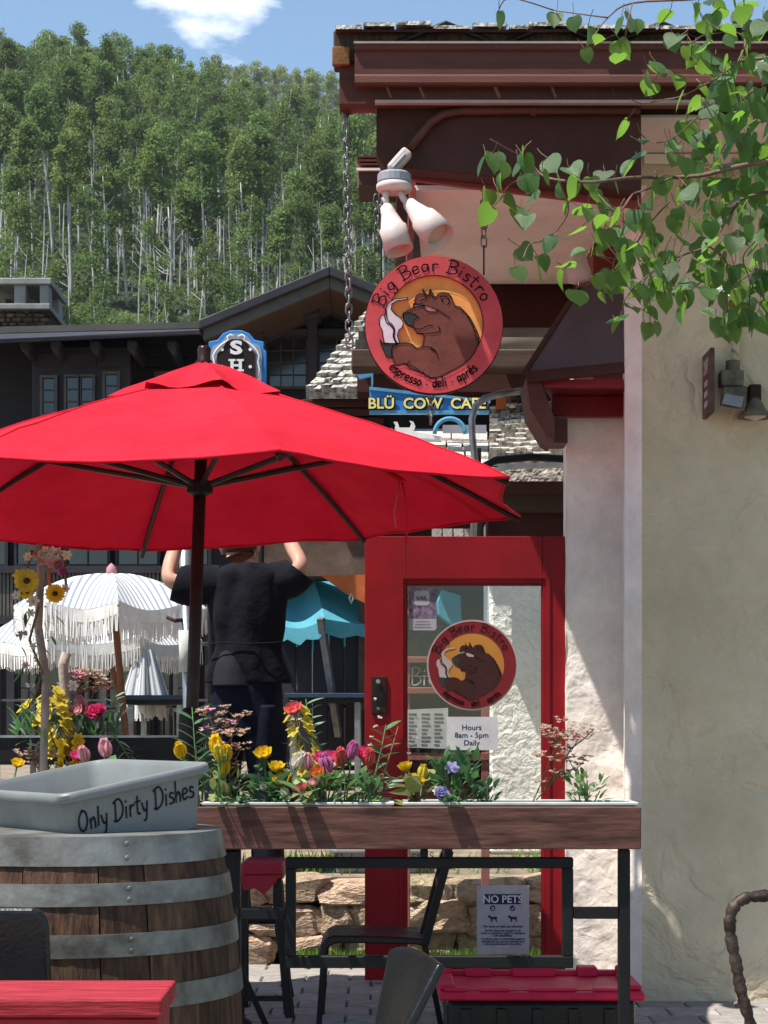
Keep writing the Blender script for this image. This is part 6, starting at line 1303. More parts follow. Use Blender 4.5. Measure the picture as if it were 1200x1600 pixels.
# rear planter flowers
BZ = Z(1153, D2) - .02; Q2 = D2 + .1
sprig('forsythia_spray', 'yellow forsythia spray climbing at the far left trough', 'plant', [(100, 1225), (95, 1180), (88, 1130), (78, 1085)], D2 - .06, 26, 'd', LN, .05, bl=('gold', 'open'), bsz=.06)
sprig('forsythia_spray', 'second yellow spray drooping over the front of the left trough', 'plant', [(95, 1140), (110, 1160), (108, 1190), (96, 1215)], D2 - .1, 18, 'd', LN, .04, bl=('yellow', 'open'), bsz=.055)
flower('daffodil', 'yellow trumpet flowers beside the flower-wrapped post', 'flower', 70, [(62, 1116, 'open', 'yellow', .09), (72, 1100, 'open', 'gold', .08), (80, 1092, 'open', 'yellow', .07), (35, 1100, 'open', 'yellow', .07)], Q2, 10, 'c', LN, lsz=.1)
flower('peony', 'hot pink ruffled flowers in the left trough', 'flower', 140, [(147, 1112, 'rose', 'pink', .085), (155, 1107, 'rose', 'pink', .06), (118, 1110, 'rose', 'palepink', .07), (130, 1104, 'tulip', 'palepink', .05), (112, 1118, 'tulip', 'pink', .05)], Q2, 14, 'b', LN, lsz=.1)
dusty('dried dusty sprig rising above the hot pink flowers on the left', [[(125, 1160), (130, 1120), (122, 1080), (128, 1060)], [(130, 1150), (140, 1110), (146, 1080), (152, 1070)], [(120, 1160), (110, 1120), (115, 1085)]], Q2, bs=.055)
dusty('dried brownish sprig low in front of the left trough', [[(60, 1240), (55, 1200), (50, 1180)], [(62, 1240), (70, 1210), (66, 1190)]], D2 - .2, bs=.05)
sprig('leafy_sprig', 'thin grey-green branching sprig left of the steel pole', 'plant', [(180, 1160), (185, 1130), (178, 1100), (182, 1085)], Q2, 14, 'c', LN, .07); sprig('leafy_sprig', 'thin sprig hanging forward beneath the left trough', 'plant', [(175, 1145), (190, 1165), (205, 1190), (210, 1165)], D2 - .12, 10, 'c', LN, .06)
bush2 = lambda *a, **k: bush(*a, **k)
bush2('mass of mid green leaves at the foot of the left post', 24, 110, 1120, 1156, Q2, 46, 'b', .075, mixk='c', sh=LN); bush2('narrow green leaves in the left trough beneath the pink flowers', 110, 190, 1125, 1158, Q2, 34, 'c', .08, mixk='b', sh=LN)
# flower-wrapped post and garland arch
gp = thing('flower_wrapped_post', (X(60, 8.1), 8.1, 0), 'pale weathered post wound with sunflowers and blossoms at the left border', 'post')
M().tube([P(70, 1560, 8.1), P(68, 1200, 8.1), P(72, 1060, 8.1), P(60, 980, 8.1), P(64, 900, 8.1), P(62, 850, 8.1)], [.017, .017, .018, .018, .016, .014], 9).build('post', MT['postwood'], gp, smooth=True)
M().tube([P(100, 1150, 8.4), P(102, 1090, 8.4), P(98, 1040, 8.4), P(104, 1020, 8.4)], .022, 7).build('side_branch', MT['postwood'], gp, smooth=True)
rg = random.Random(3)
for (x, y, kd, cl_, s) in [(42, 908, 'sun', 'gold', .15), (52, 940, 'open', 'white', .07), (43, 925, 'sun', 'yellow', .10), (86, 928, 'sun', 'yellow', .12), (44, 870, 'open', 'white', .05), (70, 868, 'rose', 'white', .08), (92, 885, 'rose', 'palepink', .09), (100, 895, 'rose', 'mauve', .07), (84, 866, 'cluster', 'white', .11), (104, 868, 'open', 'white', .06), (76, 880, 'cluster', 'palepink', .09), (30, 900, 'open', 'gold', .07), (26, 930, 'open', 'white', .05), (102, 920, 'open', 'white', .05), (48, 958, 'open', 'white', .05), (52, 1010, 'open', 'white', .04), (40, 1040, 'open', 'palepink', .04), (34, 990, 'cluster', 'dusty', .06), (48, 1070, 'cluster', 'white', .05), (115, 1072, 'open', 'white', .06), (60, 1030, 'cluster', 'dusty', .05), (92, 876, 'open', 'violet', .05)]:
    bloom(kd, P(x, y, 8.02 + rg.uniform(-.03, .03)), s * (.5 if kd == 'sun' else .6), PET[cl_], gp, (rg.uniform(-.3, .3), -1, .25))
vm = M(); vm.tube([P(50, 860, 8.05), P(38, 910, 8.04), P(60, 950, 8.05), P(46, 1000, 8.04), P(66, 1050, 8.06), P(50, 1100, 8.04)], .006, 5); vm.tube([P(62, 866, 8.05), P(80, 862, 8.05), P(100, 872, 8.05), P(104, 925, 8.05)], .006, 5); vm.build('vine', STEMC, gp, smooth=True)
for k in range(60):
    p = P(rg.uniform(30, 88), rg.uniform(870, 1160), 8.04); piece('leaf', LN[rg.choice('abcd')], p, rot_to((rg.uniform(-1, 1), -.3, rg.uniform(-1, .6))), (.06 * rg.uniform(.6, 1.3),) * 3, gp)
rbn = thing('orange_ribbon', P(75, 880, 8.2), 'orange ribbon tied across the top of the flower-wrapped post', 'ribbon')
M().tube([P(50, 862, 8.2), P(62, 878, 8.2), P(80, 882, 8.2), P(76, 896, 8.2), P(78, 920, 8.2)], .028, 6, flatten=.25).build('band', PET['orange'], rbn, smooth=True)

# ------------------------------------------------------------------ barrel
bc = Vector((X(115, 4.3), 4.3, 0))
br = thing('wine_barrel', bc, 'old oak wine barrel with grey steel hoops at the lower left', 'barrel')
def br_r(z): t = (z - .48) / .48; return .378 - .053 * t * t
edges = [-8.6, 17.7, 34.5, 54, 74, 96, 113, 131, 152, 170, 188, 205, 224, 243, 259, 277, 295, 313, 331, 351.4]
zl = [0, .1, .2, .3, .4, .48, .56, .66, .76, .86, .96]
for k in range(len(edges) - 1):
    a0, a1 = edges[k] + .25, edges[k + 1] - .25; m = M(); ns = 3; vs = []; off = random.Random(k).uniform(-.0015, .0015)
    for z in zl:
        for lay in (0, -.022):
            for i in range(ns + 1):
                a = R(-90 + a0 + (a1 - a0) * i / ns); r = br_r(z) + lay + off; vs.append((bc.x + r * math.cos(a), bc.y + r * math.sin(a), z))
    w_ = 2 * (ns + 1); fs = []
    for j in range(len(zl) - 1):
        for i in range(ns): a = j * w_ + i; fs += [(a, a + 1, a + w_ + 1, a + w_), (a + ns + 2, a + ns + 1, a + w_ + ns + 1, a + w_ + ns + 2)]
        a = j * w_; fs += [(a, a + w_, a + w_ + ns + 1, a + ns + 1), (a + ns, a + 2 * ns + 1, a + w_ + 2 * ns + 1, a + w_ + ns)]
    tp = (len(zl) - 1) * w_; fs += [tuple([tp + i for i in range(ns + 1)] + [tp + ns + 1 + i for i in range(ns, -1, -1)])]
    m.add(vs, fs).build('stave', MT['oak'], br, smooth=False)
def hoop(z1, z0):
    prof = [(br_r(z0) + .001, z0), (br_r(z0) + .0045, z0), (br_r((z0 + z1) / 2) + .0045, (z0 + z1) / 2), (br_r(z1) + .0045, z1), (br_r(z1) + .001, z1)]
    o = M().lathe(prof, (bc.x, bc.y, 0), 72).build('hoop', MT['hoopsteel'], br, smooth=False); o.data.polygons.foreach_set('use_smooth', [True] * len(o.data.polygons))
    md = o.modifiers.new('e', 'EDGE_SPLIT'); md.split_angle = R(40)
    for a in (-62, 140): 
        for dz in (.25, .75): M().lathe([(0, .003), (.005, .002), (.006, 0)], Vector((bc.x + (br_r(z0) + .0045) * math.cos(R(a)), bc.y + (br_r(z0) + .0045) * math.sin(R(a)), z0 + (z1 - z0) * dz)), 8, axis=(math.cos(R(a)), math.sin(R(a)), 0)).build('rivet', MT['hoopsteel'], o)
for z1, z0 in ((.964, .904), (.868, .822), (.764, .717), (.655, .606), (.35, .305), (.24, .195), (.06, .0)): hoop(z1, z0)
M().lathe([(0, .885), (.302, .885), (.302, .905), (0, .905)], bc, 48).build('barrel_head', MT['oak'], br)

# ------------------------------------------------------------------ grey tub
def rrect(w, d, r, z, n=5):
    pts = []
    for cx, cy, a0 in ((w / 2 - r, d / 2 - r, 0), (-w / 2 + r, d / 2 - r, 90), (-w / 2 + r, -d / 2 + r, 180), (w / 2 - r, -d / 2 + r, 270)):
        for k in range(n + 1): a = R(a0 + 90 * k / n); pts.append(Vector((cx + r * math.cos(a), cy + r * math.sin(a), z)))
    return pts
def tub(label, w, d, h, mtx, txt_face, group='grey bus tubs', th=.004, tsize=.075, toff=(-.14, .04), txt='Only Dirty Dishes'):
    rings = [rrect(w - .07, d - .07, .035, 0), rrect(w - .035, d - .035, .04, h - .012), rrect(w - .004, d - .004, .042, h - .018), rrect(w, d, .044, h - .014), rrect(w, d, .044, h - .002), rrect(w - .006, d - .006, .042, h + .002), rrect(w - .03, d - .03, .04, h + .002), rrect(w - .045, d - .045, .038, h - .01), rrect(w - .082, d - .082, .034, .006)]
    n = len(rings[0]); vs = [mtx @ p for r_ in rings for p in r_]; fs = [(j * n + k, j * n + (k + 1) % n, (j + 1) * n + (k + 1) % n, (j + 1) * n + k) for j in range(len(rings) - 1) for k in range(n)]
    fs += [tuple(range(n - 1, -1, -1)), tuple((len(rings) - 1) * n + k for k in range(n))]
    t = thing('bus_tub', mtx @ Vector((0, 0, 0)), label, 'tub', group); o = M().add(vs, fs).build('tub_body', MT['tub'], t, smooth=True); md = o.modifiers.new('e', 'EDGE_SPLIT'); md.split_angle = R(38)
    tm = M(); dmul = (.0175 - .0) / (h - .012)
    def mp(u, v): z = toff[1] + v + .02 * (u / .3); return mtx @ Vector((toff[0] + u, -(d / 2 - .035 + z * dmul) - .0015, z))
    c_ = M(); u = 0
    L = 0
    for c in txt:
        wdt, sts = G[c]
        for st in sts:
            pts = smooth_pts(st)
            for a, b in zip(pts, pts[1:]):
                p, q = Vector((( u + a[0]) * tsize, a[1] * tsize * 1.25, 0)), Vector(((u + b[0]) * tsize, b[1] * tsize * 1.25, 0)); dd = (q - p); 
                if dd.length < 1e-6: continue
                nn = Vector((-dd.y, dd.x, 0)).normalized() * .0022; e = dd.normalized() * .0012
                c_.add([mp((p - e - nn).x, (p - e - nn).y), mp((q + e - nn).x, (q + e - nn).y), mp((q + e + nn).x, (q + e + nn).y), mp((p - e + nn).x, (p - e + nn).y)], [(0, 1, 2, 3)])
        u += wdt + .05
    c_.build('lettering', MT['ink'], t); return t
n0 = Vector((-.682, 4.05, 1.045)); yaw = R(36)
ux = Vector((math.cos(yaw), math.sin(yaw), .067 / .38)).normalized(); uy = Vector((-math.sin(yaw), math.cos(yaw), 0)); uy = (uy - ux * uy.dot(ux)).normalized(); uz = ux.cross(uy)
w_, d_, h_ = .385, .53, .137
org = n0 + ux * w_ / 2 + uy * d_ / 2 - uz * h_
mt_ = Matrix(((ux.x, uy.x, uz.x, org.x), (ux.y, uy.y, uz.y, org.y), (ux.z, uy.z, uz.z, org.z), (0, 0, 0, 1)))
tub('grey plastic tub marked Only Dirty Dishes, tilted on top of the wine barrel', w_, d_, h_, mt_, 0, tsize=.0352, toff=(-.150, .050))
tub('distant grey tub marked Only Dirty on the terrace behind the red door', .5, .36, .12, Matrix.Translation((X(590, 10.1), 10.1, .425)), 0, tsize=.062, toff=(-.22, .03))

# ------------------------------------------------------------------ tote with red lid
D = 7.15; tt = thing('storage_tote', (X(845, D), D, 0), 'black storage tote with a ribbed red lid behind the railing', 'tote')
x0, x1 = X(686, 6.95), X(1008, 6.95); z1 = Z(1549, 6.95) - .035
M().box(x0 + .03, x1 - .03, 6.98, 7.42, 0, z1 - .002).build('tote_body', MT['blackplastic'], tt, bevel=.02, segs=2)
for k in range(5): M().box(x0 + .08 + k * .13, x0 + .12 + k * .13, 6.965, 6.979, .03, z1 - .03).build('body_rib', MT['blackplastic'], tt, bevel=.003)
M().box(x0, x1, 6.95, 7.45, z1, z1 + .03).build('lid', MT['redlid'], tt, bevel=.006)
M().box(x0 + .01, x1 - .01, 7.40, 7.445, z1 + .031, z1 + .052).build('lid_rim', MT['redlid'], tt, bevel=.004)
M().box(x0 + .04, x1 - .04, 7.0, 7.40, z1 + .0305, z1 + .033).build('lid_panel', MT['redlid'], tt)
for (a, b) in ((0.0, .06), (.11, .21), (.29, .46), (.54, .62), (.69, .77)):
    M().box(x0 + a + .004, min(x1, x0 + b), 7.36, 7.44, z1 + .031, z1 + .07).build('lid_rib', MT['redlid'], tt, bevel=.006)
for (a, b) in ((.02, .10), (.15, .26), (.33, .50), (.56, .66)): M().box(x0 + a, x0 + b, 6.965, 7.0, z1 + .031, z1 + .043).build('lid_rib', MT['redlid'], tt, bevel=.003)
M().box(x0 + .005, x0 + .06, 7.0, 7.35, z1 + .031, z1 + .05).build('lid_rib', MT['redlid'], tt, bevel=.004); M().box(x1 - .06, x1 - .005, 7.0, 7.35, z1 + .031, z1 + .05).build('lid_rib', MT['redlid'], tt, bevel=.004)

# ------------------------------------------------------------------ chairs and stools
def sheetback(pts2, path, th): pass
# bar stool with red cushion
D = 7.5; st = thing('bar_stool', (X(405, D), D, 0), 'black bar stool with a worn red cushion beside the barrel', 'stool')
M().box(X(376, D), X(443, D), D - .02, D + .28, Z(1372, D), Z(1346, D)).build('cushion', MT['cushion'], st, bevel=.018, segs=2)
M().ppoly([(376, 1368), (440, 1368), (426, 1384), (412, 1398), (398, 1388), (380, 1392)], D - .03, .006).build('cushion_cloth', MT['cushion'], st)
M().box(X(380, D), X(440, D), D, D + .27, Z(1377, D) , Z(1373, D)).build('seat_pan', MT['blackplastic'], st)
for a, b in (((434, 1376), (452, 1590)), ((384, 1376), (374, 1590))):
    M().beam(P(a[0], a[1], D), P(b[0], b[1] , D), .03, .03).build('leg', MT['blackmetal'], st); M().beam(P(a[0], a[1], D + .25), P(b[0], b[1], D + .30), .03, .03).build('leg', MT['blackmetal'], st)
M().beam(P(376, 1515, D), P(424, 1620, D), .022, .022).build('brace', MT['blackmetal'], st); M().beam(P(378, 1560, D), P(450, 1560, D), .02, .02).build('foot_rest', MT['blackmetal'], st)
M().box(X(376, D), X(430, D), D + .3, D + .33, Z(1334, D), Z(1300, D)).build('back_bar', MT['blackmetal'], st)
# low black chair under the stool's level
D = 8.0; s2 = thing('metal_chair', (X(408, D), D, 0), 'low black metal chair behind the bar stool by the barrel', 'chair', 'black metal chairs')
M().box(X(378, D), X(438, D), D, D + .34, Z(1444, D), Z(1436, D)).build('seat', MT['blackmetal'], s2, bevel=.008)
for a, b in (((384, 1444), (384, 1565)), ((434, 1444), (455, 1565))): M().beam(P(a[0], a[1], D + .02), (P(b[0], 0, D + .02).x, D + .0, 0.0), .024, .024).build('leg', MT['blackmetal'], s2); M().beam(P(a[0], a[1], D + .32), (P(b[0], 0, D + .32).x, D + .34, 0.0), .024, .024).build('leg', MT['blackmetal'], s2)
M().beam(P(390, 1440, D + .34), P(384, 1360, D + .42), .02, .02).build('back_post', MT['blackmetal'], s2); M().beam(P(430, 1440, D + .34), P(430, 1360, D + .42), .02, .02).build('back_post', MT['blackmetal'], s2)
# chair behind the railing: seat curling down at the front, raked back
D = 7.45; s3 = thing('metal_chair', (X(590, D), D, 0), 'black chair seen side-on through the railing frame before the door', 'chair', 'black metal chairs')
prof = [(497, 1494), (500, 1478), (508, 1467), (520, 1462), (560, 1462), (620, 1464), (655, 1466), (668, 1470), (668, 1480), (650, 1476), (560, 1474), (524, 1474), (514, 1480), (509, 1494)]
M().extr([P(x, y, D) for x, y in prof], Vector((0, .40, 0))).build('seat', MT['blackplastic'], s3, bevel=.006)
for dy in (.01, .36):
    M().beam(P(664, 1476, D) + Vector((0, dy, 0)), P(703, 1330, D) + Vector((0, dy, 0)), .035, .03).build('back_post', MT['blackmetal'], s3)
    M().beam(P(506, 1490, D) + Vector((0, dy, 0)), P(498, 1607, D) + Vector((0, dy, 0)), .022, .022).build('leg', MT['blackmetal'], s3); M().beam(P(664, 1478, D) + Vector((0, dy, 0)), P(690, 1607, D) + Vector((0, dy, 0)), .022, .022).build('leg', MT['blackmetal'], s3)
M().beam(P(701, 1338, D) + Vector((0, .0, 0)), P(701, 1338, D) + Vector((0, .38, 0)), .03, .10).build('back_panel', MT['blackplastic'], s3); M().beam(P(688, 1388, D), P(688, 1388, D) + Vector((0, .38, 0)), .02, .05).build('back_slat', MT['blackplastic'], s3)
# moulded chair backs in front
def moulded(label, pts, D_, th, seatdir, depth=.4):
    pass
D = 4.6; s4 = thing('moulded_chair', (X(650, D), D + .05, 0), 'dark grey moulded plastic chair back at the bottom centre', 'chair', 'moulded plastic chairs')
# back shell: curved sheet turned three-quarter, thick rolled right edge
vs = []; fs = []; nu, nv = 14, 14
for j in range(nv + 1):
    v = j / nv
    for i in range(nu + 1):
        u = i / nu
        top = 1476 + 32 * u ** 2.2 + 10 * (1 - u) ** 6; x = 612 + 76 * u - v * (34 + 46 * u * u); y = top + (1660 - top) * v; dep = D + .34 * (1 - u) + .05 * math.sin(math.pi * u) * .8 - .06 * v
        if u > .7: k = (u - .7) / .3; dep -= .10 * k * k; x += 3 * k
        vs.append(P(x, y, dep))
for j in range(nv):
    for i in range(nu): a = j * (nu + 1) + i; fs.append((a, a + 1, a + nu + 2, a + nu + 1))
M().add(vs, fs).build('back_shell', MT['blackplastic'], s4, smooth=True, solid=.022, bevel=.006, segs=2)
zst = .41
M().box(X(590, D) - .1, X(590, D) + .32, D - .12 + .1, D + .34, zst - .02, zst).build('seat', MT['blackplastic'], s4, bevel=.008)
for a in ((-.08, 0), (.3, 0), (-.08, .32), (.3, .32)): M().beam((X(590, D) + a[0], D + a[1], zst - .02), (X(590, D) + a[0] * 1.15, D + a[1] * 1.1 - .02, 0), .03, .03).build('leg', MT['blackplastic'], s4)
D = 3.7; s5 = thing('moulded_chair', (X(20, D), D, 0), 'glossy black chair back with rounded corner at the lower left border', 'chair', 'moulded plastic chairs')
cb_ = [(-110, 1680), (-110, 1440), (-104, 1426), (-90, 1419), (50, 1419), (62, 1424), (70, 1434), (74, 1450), (84, 1680)]
M().ppoly(cb_, D, .03).build('back_shell', MT['blackplastic'], s5, bevel=.010, segs=3)
M().box(X(-105, D), X(78, D), D - .38, D + .02, .43, .45).build('seat', MT['blackplastic'], s5, bevel=.008)
for a in (-105, 74):
    for dy in (-.34, .0): M().beam((X(a, D), D + dy, .43), (X(a, D), D + dy * 1.1, 0), .03, .03).build('leg', MT['blackplastic'], s5)
# red table
tb = thing('red_table', (X(20, 3.3), 3.15, 0), 'red painted wooden table corner at the lower left border', 'table')
zt_ = .752
for k in range(2):
    y0 = 3.125 + k * .11; M().box(X(-420, 3.3), X(272, 3.30), y0, y0 + .106, zt_ - .032, zt_ + (k % 2) * .001).build('plank', MT['redtable'], tb, bevel=.005, segs=2)
M().box(X(-400, 3.3), X(262, 3.30), 3.14, 3.33, zt_ - .10, zt_ - .034).build('apron', MT['redtable'], tb, bevel=.003)
for x in (X(-390, 3.3), X(240, 3.3)):
    for y in (3.17, 3.30): M().box(x - .03, x + .03, y - .03, y + .03, 0, zt_ - .102).build('leg', MT['redtable'], tb)
# wrought bar at the right border
D = 3.2; wr = thing('iron_chair_arm', P(1180, 1600, D), 'brown hammered iron chair arm curling at the lower right border', 'chair')
pts = [(1215, 1398), (1190, 1400), (1168, 1402), (1152, 1410), (1143, 1424), (1140, 1442), (1142, 1465), (1147, 1490), (1152, 1515), (1156, 1540), (1162, 1565), (1170, 1590), (1182, 1640), (1195, 1720)]
sm_ = []
for a, b in zip(pts, pts[1:]):
    for k in range(4): sm_.append((a[0] + (b[0] - a[0]) * k / 4, a[1] + (b[1] - a[1]) * k / 4))
P3 = [P(x, y, D - .0006 * i) for i, (x, y) in enumerate(sm_)]
M().tube(P3, [.0098 + .0012 * math.sin(i * 2.4) + .001 * math.sin(i * 5.1) for i in range(len(P3))], 10).build('arm', MT['rust'], wr, smooth=True)
M().tube([P3[-1], (P3[-1].x + .02, D, .0)], .014, 8).build('front_leg', MT['rust'], wr, smooth=True); M().tube([P3[0], P3[0] + Vector((.25, .1, 0)), P3[0] + Vector((.35, .1, .1)), (P3[0].x + .42, D + .1, 0)], .014, 8).build('back_leg', MT['rust'], wr, smooth=True)
M().box(P3[0].x - .02, P3[0].x + .4, D - .02, D + .45, .42, .45).build('seat', MT['rust'], wr, bevel=.01)

# ------------------------------------------------------------------ aspen branches at the upper right
tr = thing('aspen_tree', (2.35, 5.5, 0), 'near aspen whose leafy branches reach in from the upper right', 'tree')
M().tube([(2.35, 5.5, 0), (2.32, 5.5, 1.2), (2.38, 5.52, 2.4), (2.3, 5.5, 3.6), (2.35, 5.5, 5.2)], [.11, .10, .09, .075, .05], 12).build('trunk', MT['bark'], tr, smooth=True)
DL = 5.5
zz = lambda zx, zy, d=0: P(720 + zx / 2.609, 20 + zy / 2.609, DL + d)
BR = [([(2300, 500), (1600, 560), (1190, 615), (1020, 655), (960, 665), (860, 672), (700, 672), (540, 690), (400, 682), (330, 660), (270, 600), (200, 560), (120, 515)], .016),
      ([(2300, 620), (1500, 700), (1190, 745), (1120, 790), (1050, 900), (1010, 950), (900, 990), (800, 1040), (740, 1090)], .013),
      ([(2300, 100), (1500, 160), (1190, 190), (1130, 200), (1080, 240), (1000, 290), (960, 270)], .012), ([(1130, 200), (1160, 120), (1120, 80), (1000, 90), (960, 110), (930, 130)], .006), ([(1000, 290), (900, 340), (820, 355), (740, 370), (690, 350)], .005),
      ([(860, 672), (760, 720), (700, 740), (650, 800), (590, 800)], .006), ([(700, 740), (640, 810), (560, 740)], .004), ([(400, 682), (440, 800), (390, 890), (330, 930), (280, 945), (255, 1000)], .005), ([(250, 680), (200, 700), (160, 760)], .004),
      ([(850, 770), (760, 870), (700, 960), (640, 1000), (570, 990), (500, 970)], .006), ([(1190, 560), (1100, 520), (1040, 600), (1000, 640)], .005), ([(960, 430), (880, 500), (800, 530), (740, 500), (720, 450)], .005), ([(1190, 320), (1100, 380), (1000, 430), (960, 430)], .007),
      ([(1010, 950), (1080, 1010), (1090, 1100), (1040, 1160), (1010, 1220)], .006), ([(900, 990), (860, 1080), (900, 1160)], .005), ([(740, 1090), (680, 1150), (650, 1230)], .004), ([(1190, 1060), (1110, 1120), (1120, 1180)], .005), ([(740, 1090), (770, 1180), (770, 1280)], .004),
      ([(2300, -260), (1400, -120), (1000, -60), (700, -40), (600, 20), (540, 100)], .011), ([(700, -40), (680, 40), (670, 110)], .004), ([(600, 20), (450, 0), (380, -10)], .005), ([(380, -10), (200, -60), (150, 0)], .004), ([(1200, 930), (1150, 1000), (1180, 1100), (1170, 1220)], .005)]
sm = M()
for pts, r in BR:
    P3 = [zz(a, b, .12 * math.sin(i * 1.3 + r * 900)) for i, (a, b) in enumerate(pts)]
    if len(P3) > 2:
        q3 = [P3[0]]
        for i in range(len(P3) - 1):
            p0, p1, p2, p3 = P3[max(i - 1, 0)], P3[i], P3[i + 1], P3[min(i + 2, len(P3) - 1)]
            for t in (.25, .5, .75, 1): q3.append(.5 * (2 * p1 + (p2 - p0) * t + (2 * p0 - 5 * p1 + 4 * p2 - p3) * t * t + (3 * p1 - p0 - 3 * p2 + p3) * t ** 3))
        P3 = q3
    if r > .0105: P3 = [Vector((2.33, 5.5, P3[0].z + .15))] + P3
    n = len(P3); M().tube(P3, [max(.0018, r * .5 * (1 - .8 * i / n)) for i in range(n)], 6).build('branch', MT['twig'], tr, smooth=True)
LF = [leafmesh('leaf', 1, 1.0, MT['leaf'], fold=f, bend=b, heart=True) for f, b in ((.12, .1), (.35, .25), (-.1, .18), (.5, .05))]
pos = [(83,622),(137,607),(175,625),(160,640),(225,640),(250,590),(270,620),(100,757),(103,827),(160,690),(160,755),(200,790),(235,820),(262,850),(275,690),(260,715),(305,695),(285,757),(367,615),(460,648),(350,675),(433,790),(495,800),(515,825),(460,895),(405,715),(465,715),(530,700),(580,662),(560,750),(640,700),(685,640),(720,585),(735,520),(652,470),(570,810),(610,800),(580,850),(635,840),(660,900),(555,890),(585,925),(540,970),(480,985),(436,1030),(410,1090),(480,1155),(555,1100),(360,945),(335,1020),(330,1060),(265,980),(238,1065),(610,1090),(635,1110),(690,1130),(675,1010),(700,1205),(640,1240),(635,1280),(775,910),(765,955),(760,1000),(820,710),(870,600),(865,550),(920,485),(985,575),(915,625),(895,745),(830,785),(785,770),(955,745),(940,750),(1025,715),(1060,560),(1090,560),(1010,520),(1015,400),(950,395),(890,360),(880,277),(807,215),(805,250),(768,310),(770,280),(990,230),(1020,255),(920,165),(867,110),(960,160),(1085,80),(1095,90),(1080,320),(1130,330),(1170,370),(1100,500),(1140,460),(1150,600),(1160,235),(1145,190),(660,150),(640,190),(570,117),(515,175),(525,90),(460,45),(385,30),(160,30),(715,50),(650,55),(700,40),(830,15),(1000,60),(1150,20),(1150,820),(1140,920),(1150,700),(1095,735),(1165,660),(1070,1010),(1020,1090),(1015,1030),(1015,950),(955,870),(975,880),(1015,885),(935,1020),(905,930),(840,1005),(815,1040),(845,1090),(795,1030),(900,1150),(905,1170),(910,1230),(830,1180),(775,1225),(780,1165),(750,1300),(800,1290),(765,1150),(840,1140),(955,1115),(1000,1150),(1080,1180),(1105,1265),(1005,1230),(1155,1210),(1160,1245),(1180,1290),(740,1060),(1100,1120),(1120,1060),(1180,960),(1180,420),(1150,400),(1050,450),(975,520),(1010,560)]
rg = random.Random(91); n0_ = len(pos)
for k in range(90):
    while True:
        x = rg.uniform(820, 1330); y = rg.uniform(-60, 1300)
        if x > 1000 or noise.noise(Vector((x * .004, y * .004, 2))) > 0: break
    pos.append((x, y))
for k in range(36): pos.append((rg.uniform(560, 900), rg.uniform(780, 1180)))
pt = M()
for i, (a, b) in enumerate(pos[:299]):
    c = zz(a, b, rg.uniform(-.16, .2)); s = rg.uniform(.046, .070) * (1 if i < n0_ else .92)
    fd = Vector((rg.uniform(-.75, .75), rg.uniform(-1.0, .35), rg.uniform(-.35, 1.0))).normalized()   # leaf normal
    if i % 5 == 0: fd = Vector((rg.choice((-1, 1)), rg.uniform(-.4, .4), rg.uniform(-.2, .5))).normalized()
    dn = Vector((rg.gauss(0, .38), rg.gauss(0, .3), -1)); dn = (dn - fd * dn.dot(fd)).normalized(); xx = dn.cross(fd).normalized()
    rot = Matrix((xx, dn, fd)).transposed().to_euler(); o = piece('leaf', LF[i % 4], c - dn * s * .45, rot, (s, s, s), tr)
    st = c - dn * s * .45; up = st - dn * rg.uniform(.02, .035) + Vector((rg.uniform(-.02, .02), rg.uniform(-.02, .02), .01)); pt.tube([st, st.lerp(up, .5) + Vector((rg.uniform(-.005, .005), 0, 0)), up], .0013, 3, cap=False)
lv = M(); rg = random.Random(17)
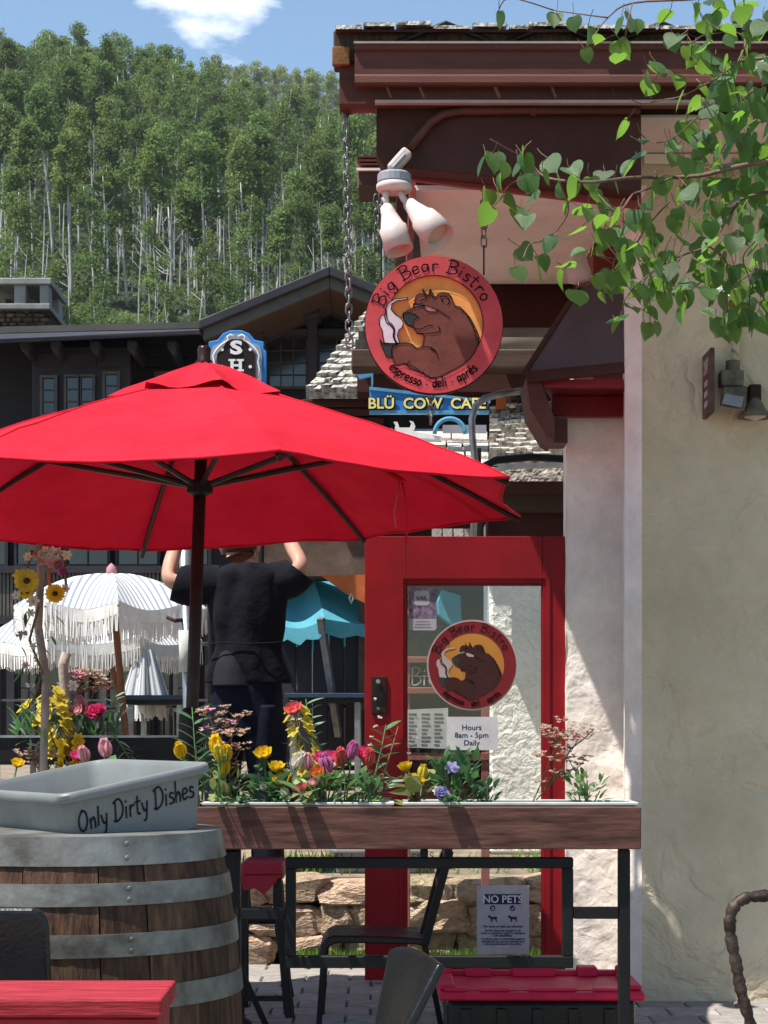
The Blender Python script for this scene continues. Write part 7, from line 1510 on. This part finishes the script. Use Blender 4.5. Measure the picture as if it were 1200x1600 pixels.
for k in range(100):
    x = rg.uniform(940, 1340); y = rg.uniform(-40, 1290)
    c = zz(x, y, rg.uniform(-.05, .4)); s = rg.uniform(.052, .072); fd = Vector((rg.uniform(-.8, .8), rg.uniform(-1.0, .3), rg.uniform(-.3, 1.0))).normalized(); dn = Vector((rg.gauss(0, .45), rg.gauss(0, .3), -1)); dn = (dn - fd * dn.dot(fd)).normalized(); xx = dn.cross(fd).normalized()
    mx_ = Matrix((xx, dn, fd)).transposed(); src = LF[k % 4]; lv.add([c + mx_ @ (v.co * s) for v in src.vertices], [tuple(p.vertices) for p in src.polygons])
tag(lv.build('more_leaves', MT['leaf'], tr, smooth=True), kind='stuff')
tag(pt.build('petioles', MT['twig'], tr), kind='stuff')
# rest of its crown, out of the frame on the right and above
cr_ = M(); rg = random.Random(6)
for k in range(46):
    c = Vector((rg.uniform(1.45, 3.6), rg.uniform(4.6, 7.0), rg.uniform(2.9, 5.6)))
    if c.x - c.y * .215 < .12 and c.z < 1.2 + c.y * .395: continue
    for q in range(60):
        d = Vector((rg.gauss(0, .2), rg.gauss(0, .2), rg.gauss(0, .2))); s = rg.uniform(.052, .075); fd = Vector((rg.uniform(-.8, .8), rg.uniform(-1.0, .3), rg.uniform(-.3, 1.0))).normalized(); dn = Vector((rg.gauss(0, .45), rg.gauss(0, .3), -1)); dn = (dn - fd * dn.dot(fd)).normalized(); xx = dn.cross(fd).normalized()
        mx_ = Matrix((xx, dn, fd)).transposed(); src = LF[q % 4]; cr_.add([c + d + mx_ @ (v.co * s) for v in src.vertices], [tuple(p.vertices) for p in src.polygons])
tag(cr_.build('crown', MT['leaf'], tr), kind='stuff')
# ------------------------------------------------------------------ mountain air
hm_ = bpy.data.materials.new('haze_air'); hm_.use_nodes = True; nt_ = hm_.node_tree; nt_.nodes.remove(nt_.nodes['Principled BSDF'])
pv = nt_.nodes.new('ShaderNodeVolumePrincipled'); pv.inputs['Color'].default_value = (0.9, 0.94, 1.0, 1); pv.inputs['Density'].default_value = 0.00013; pv.inputs['Anisotropy'].default_value = 0.2
nt_.links.new(pv.outputs[0], nt_.nodes['Material Output'].inputs['Volume'])
tag(M().box(-520, 520, -40, 900, -1, 240).build('haze', hm_), kind='stuff')
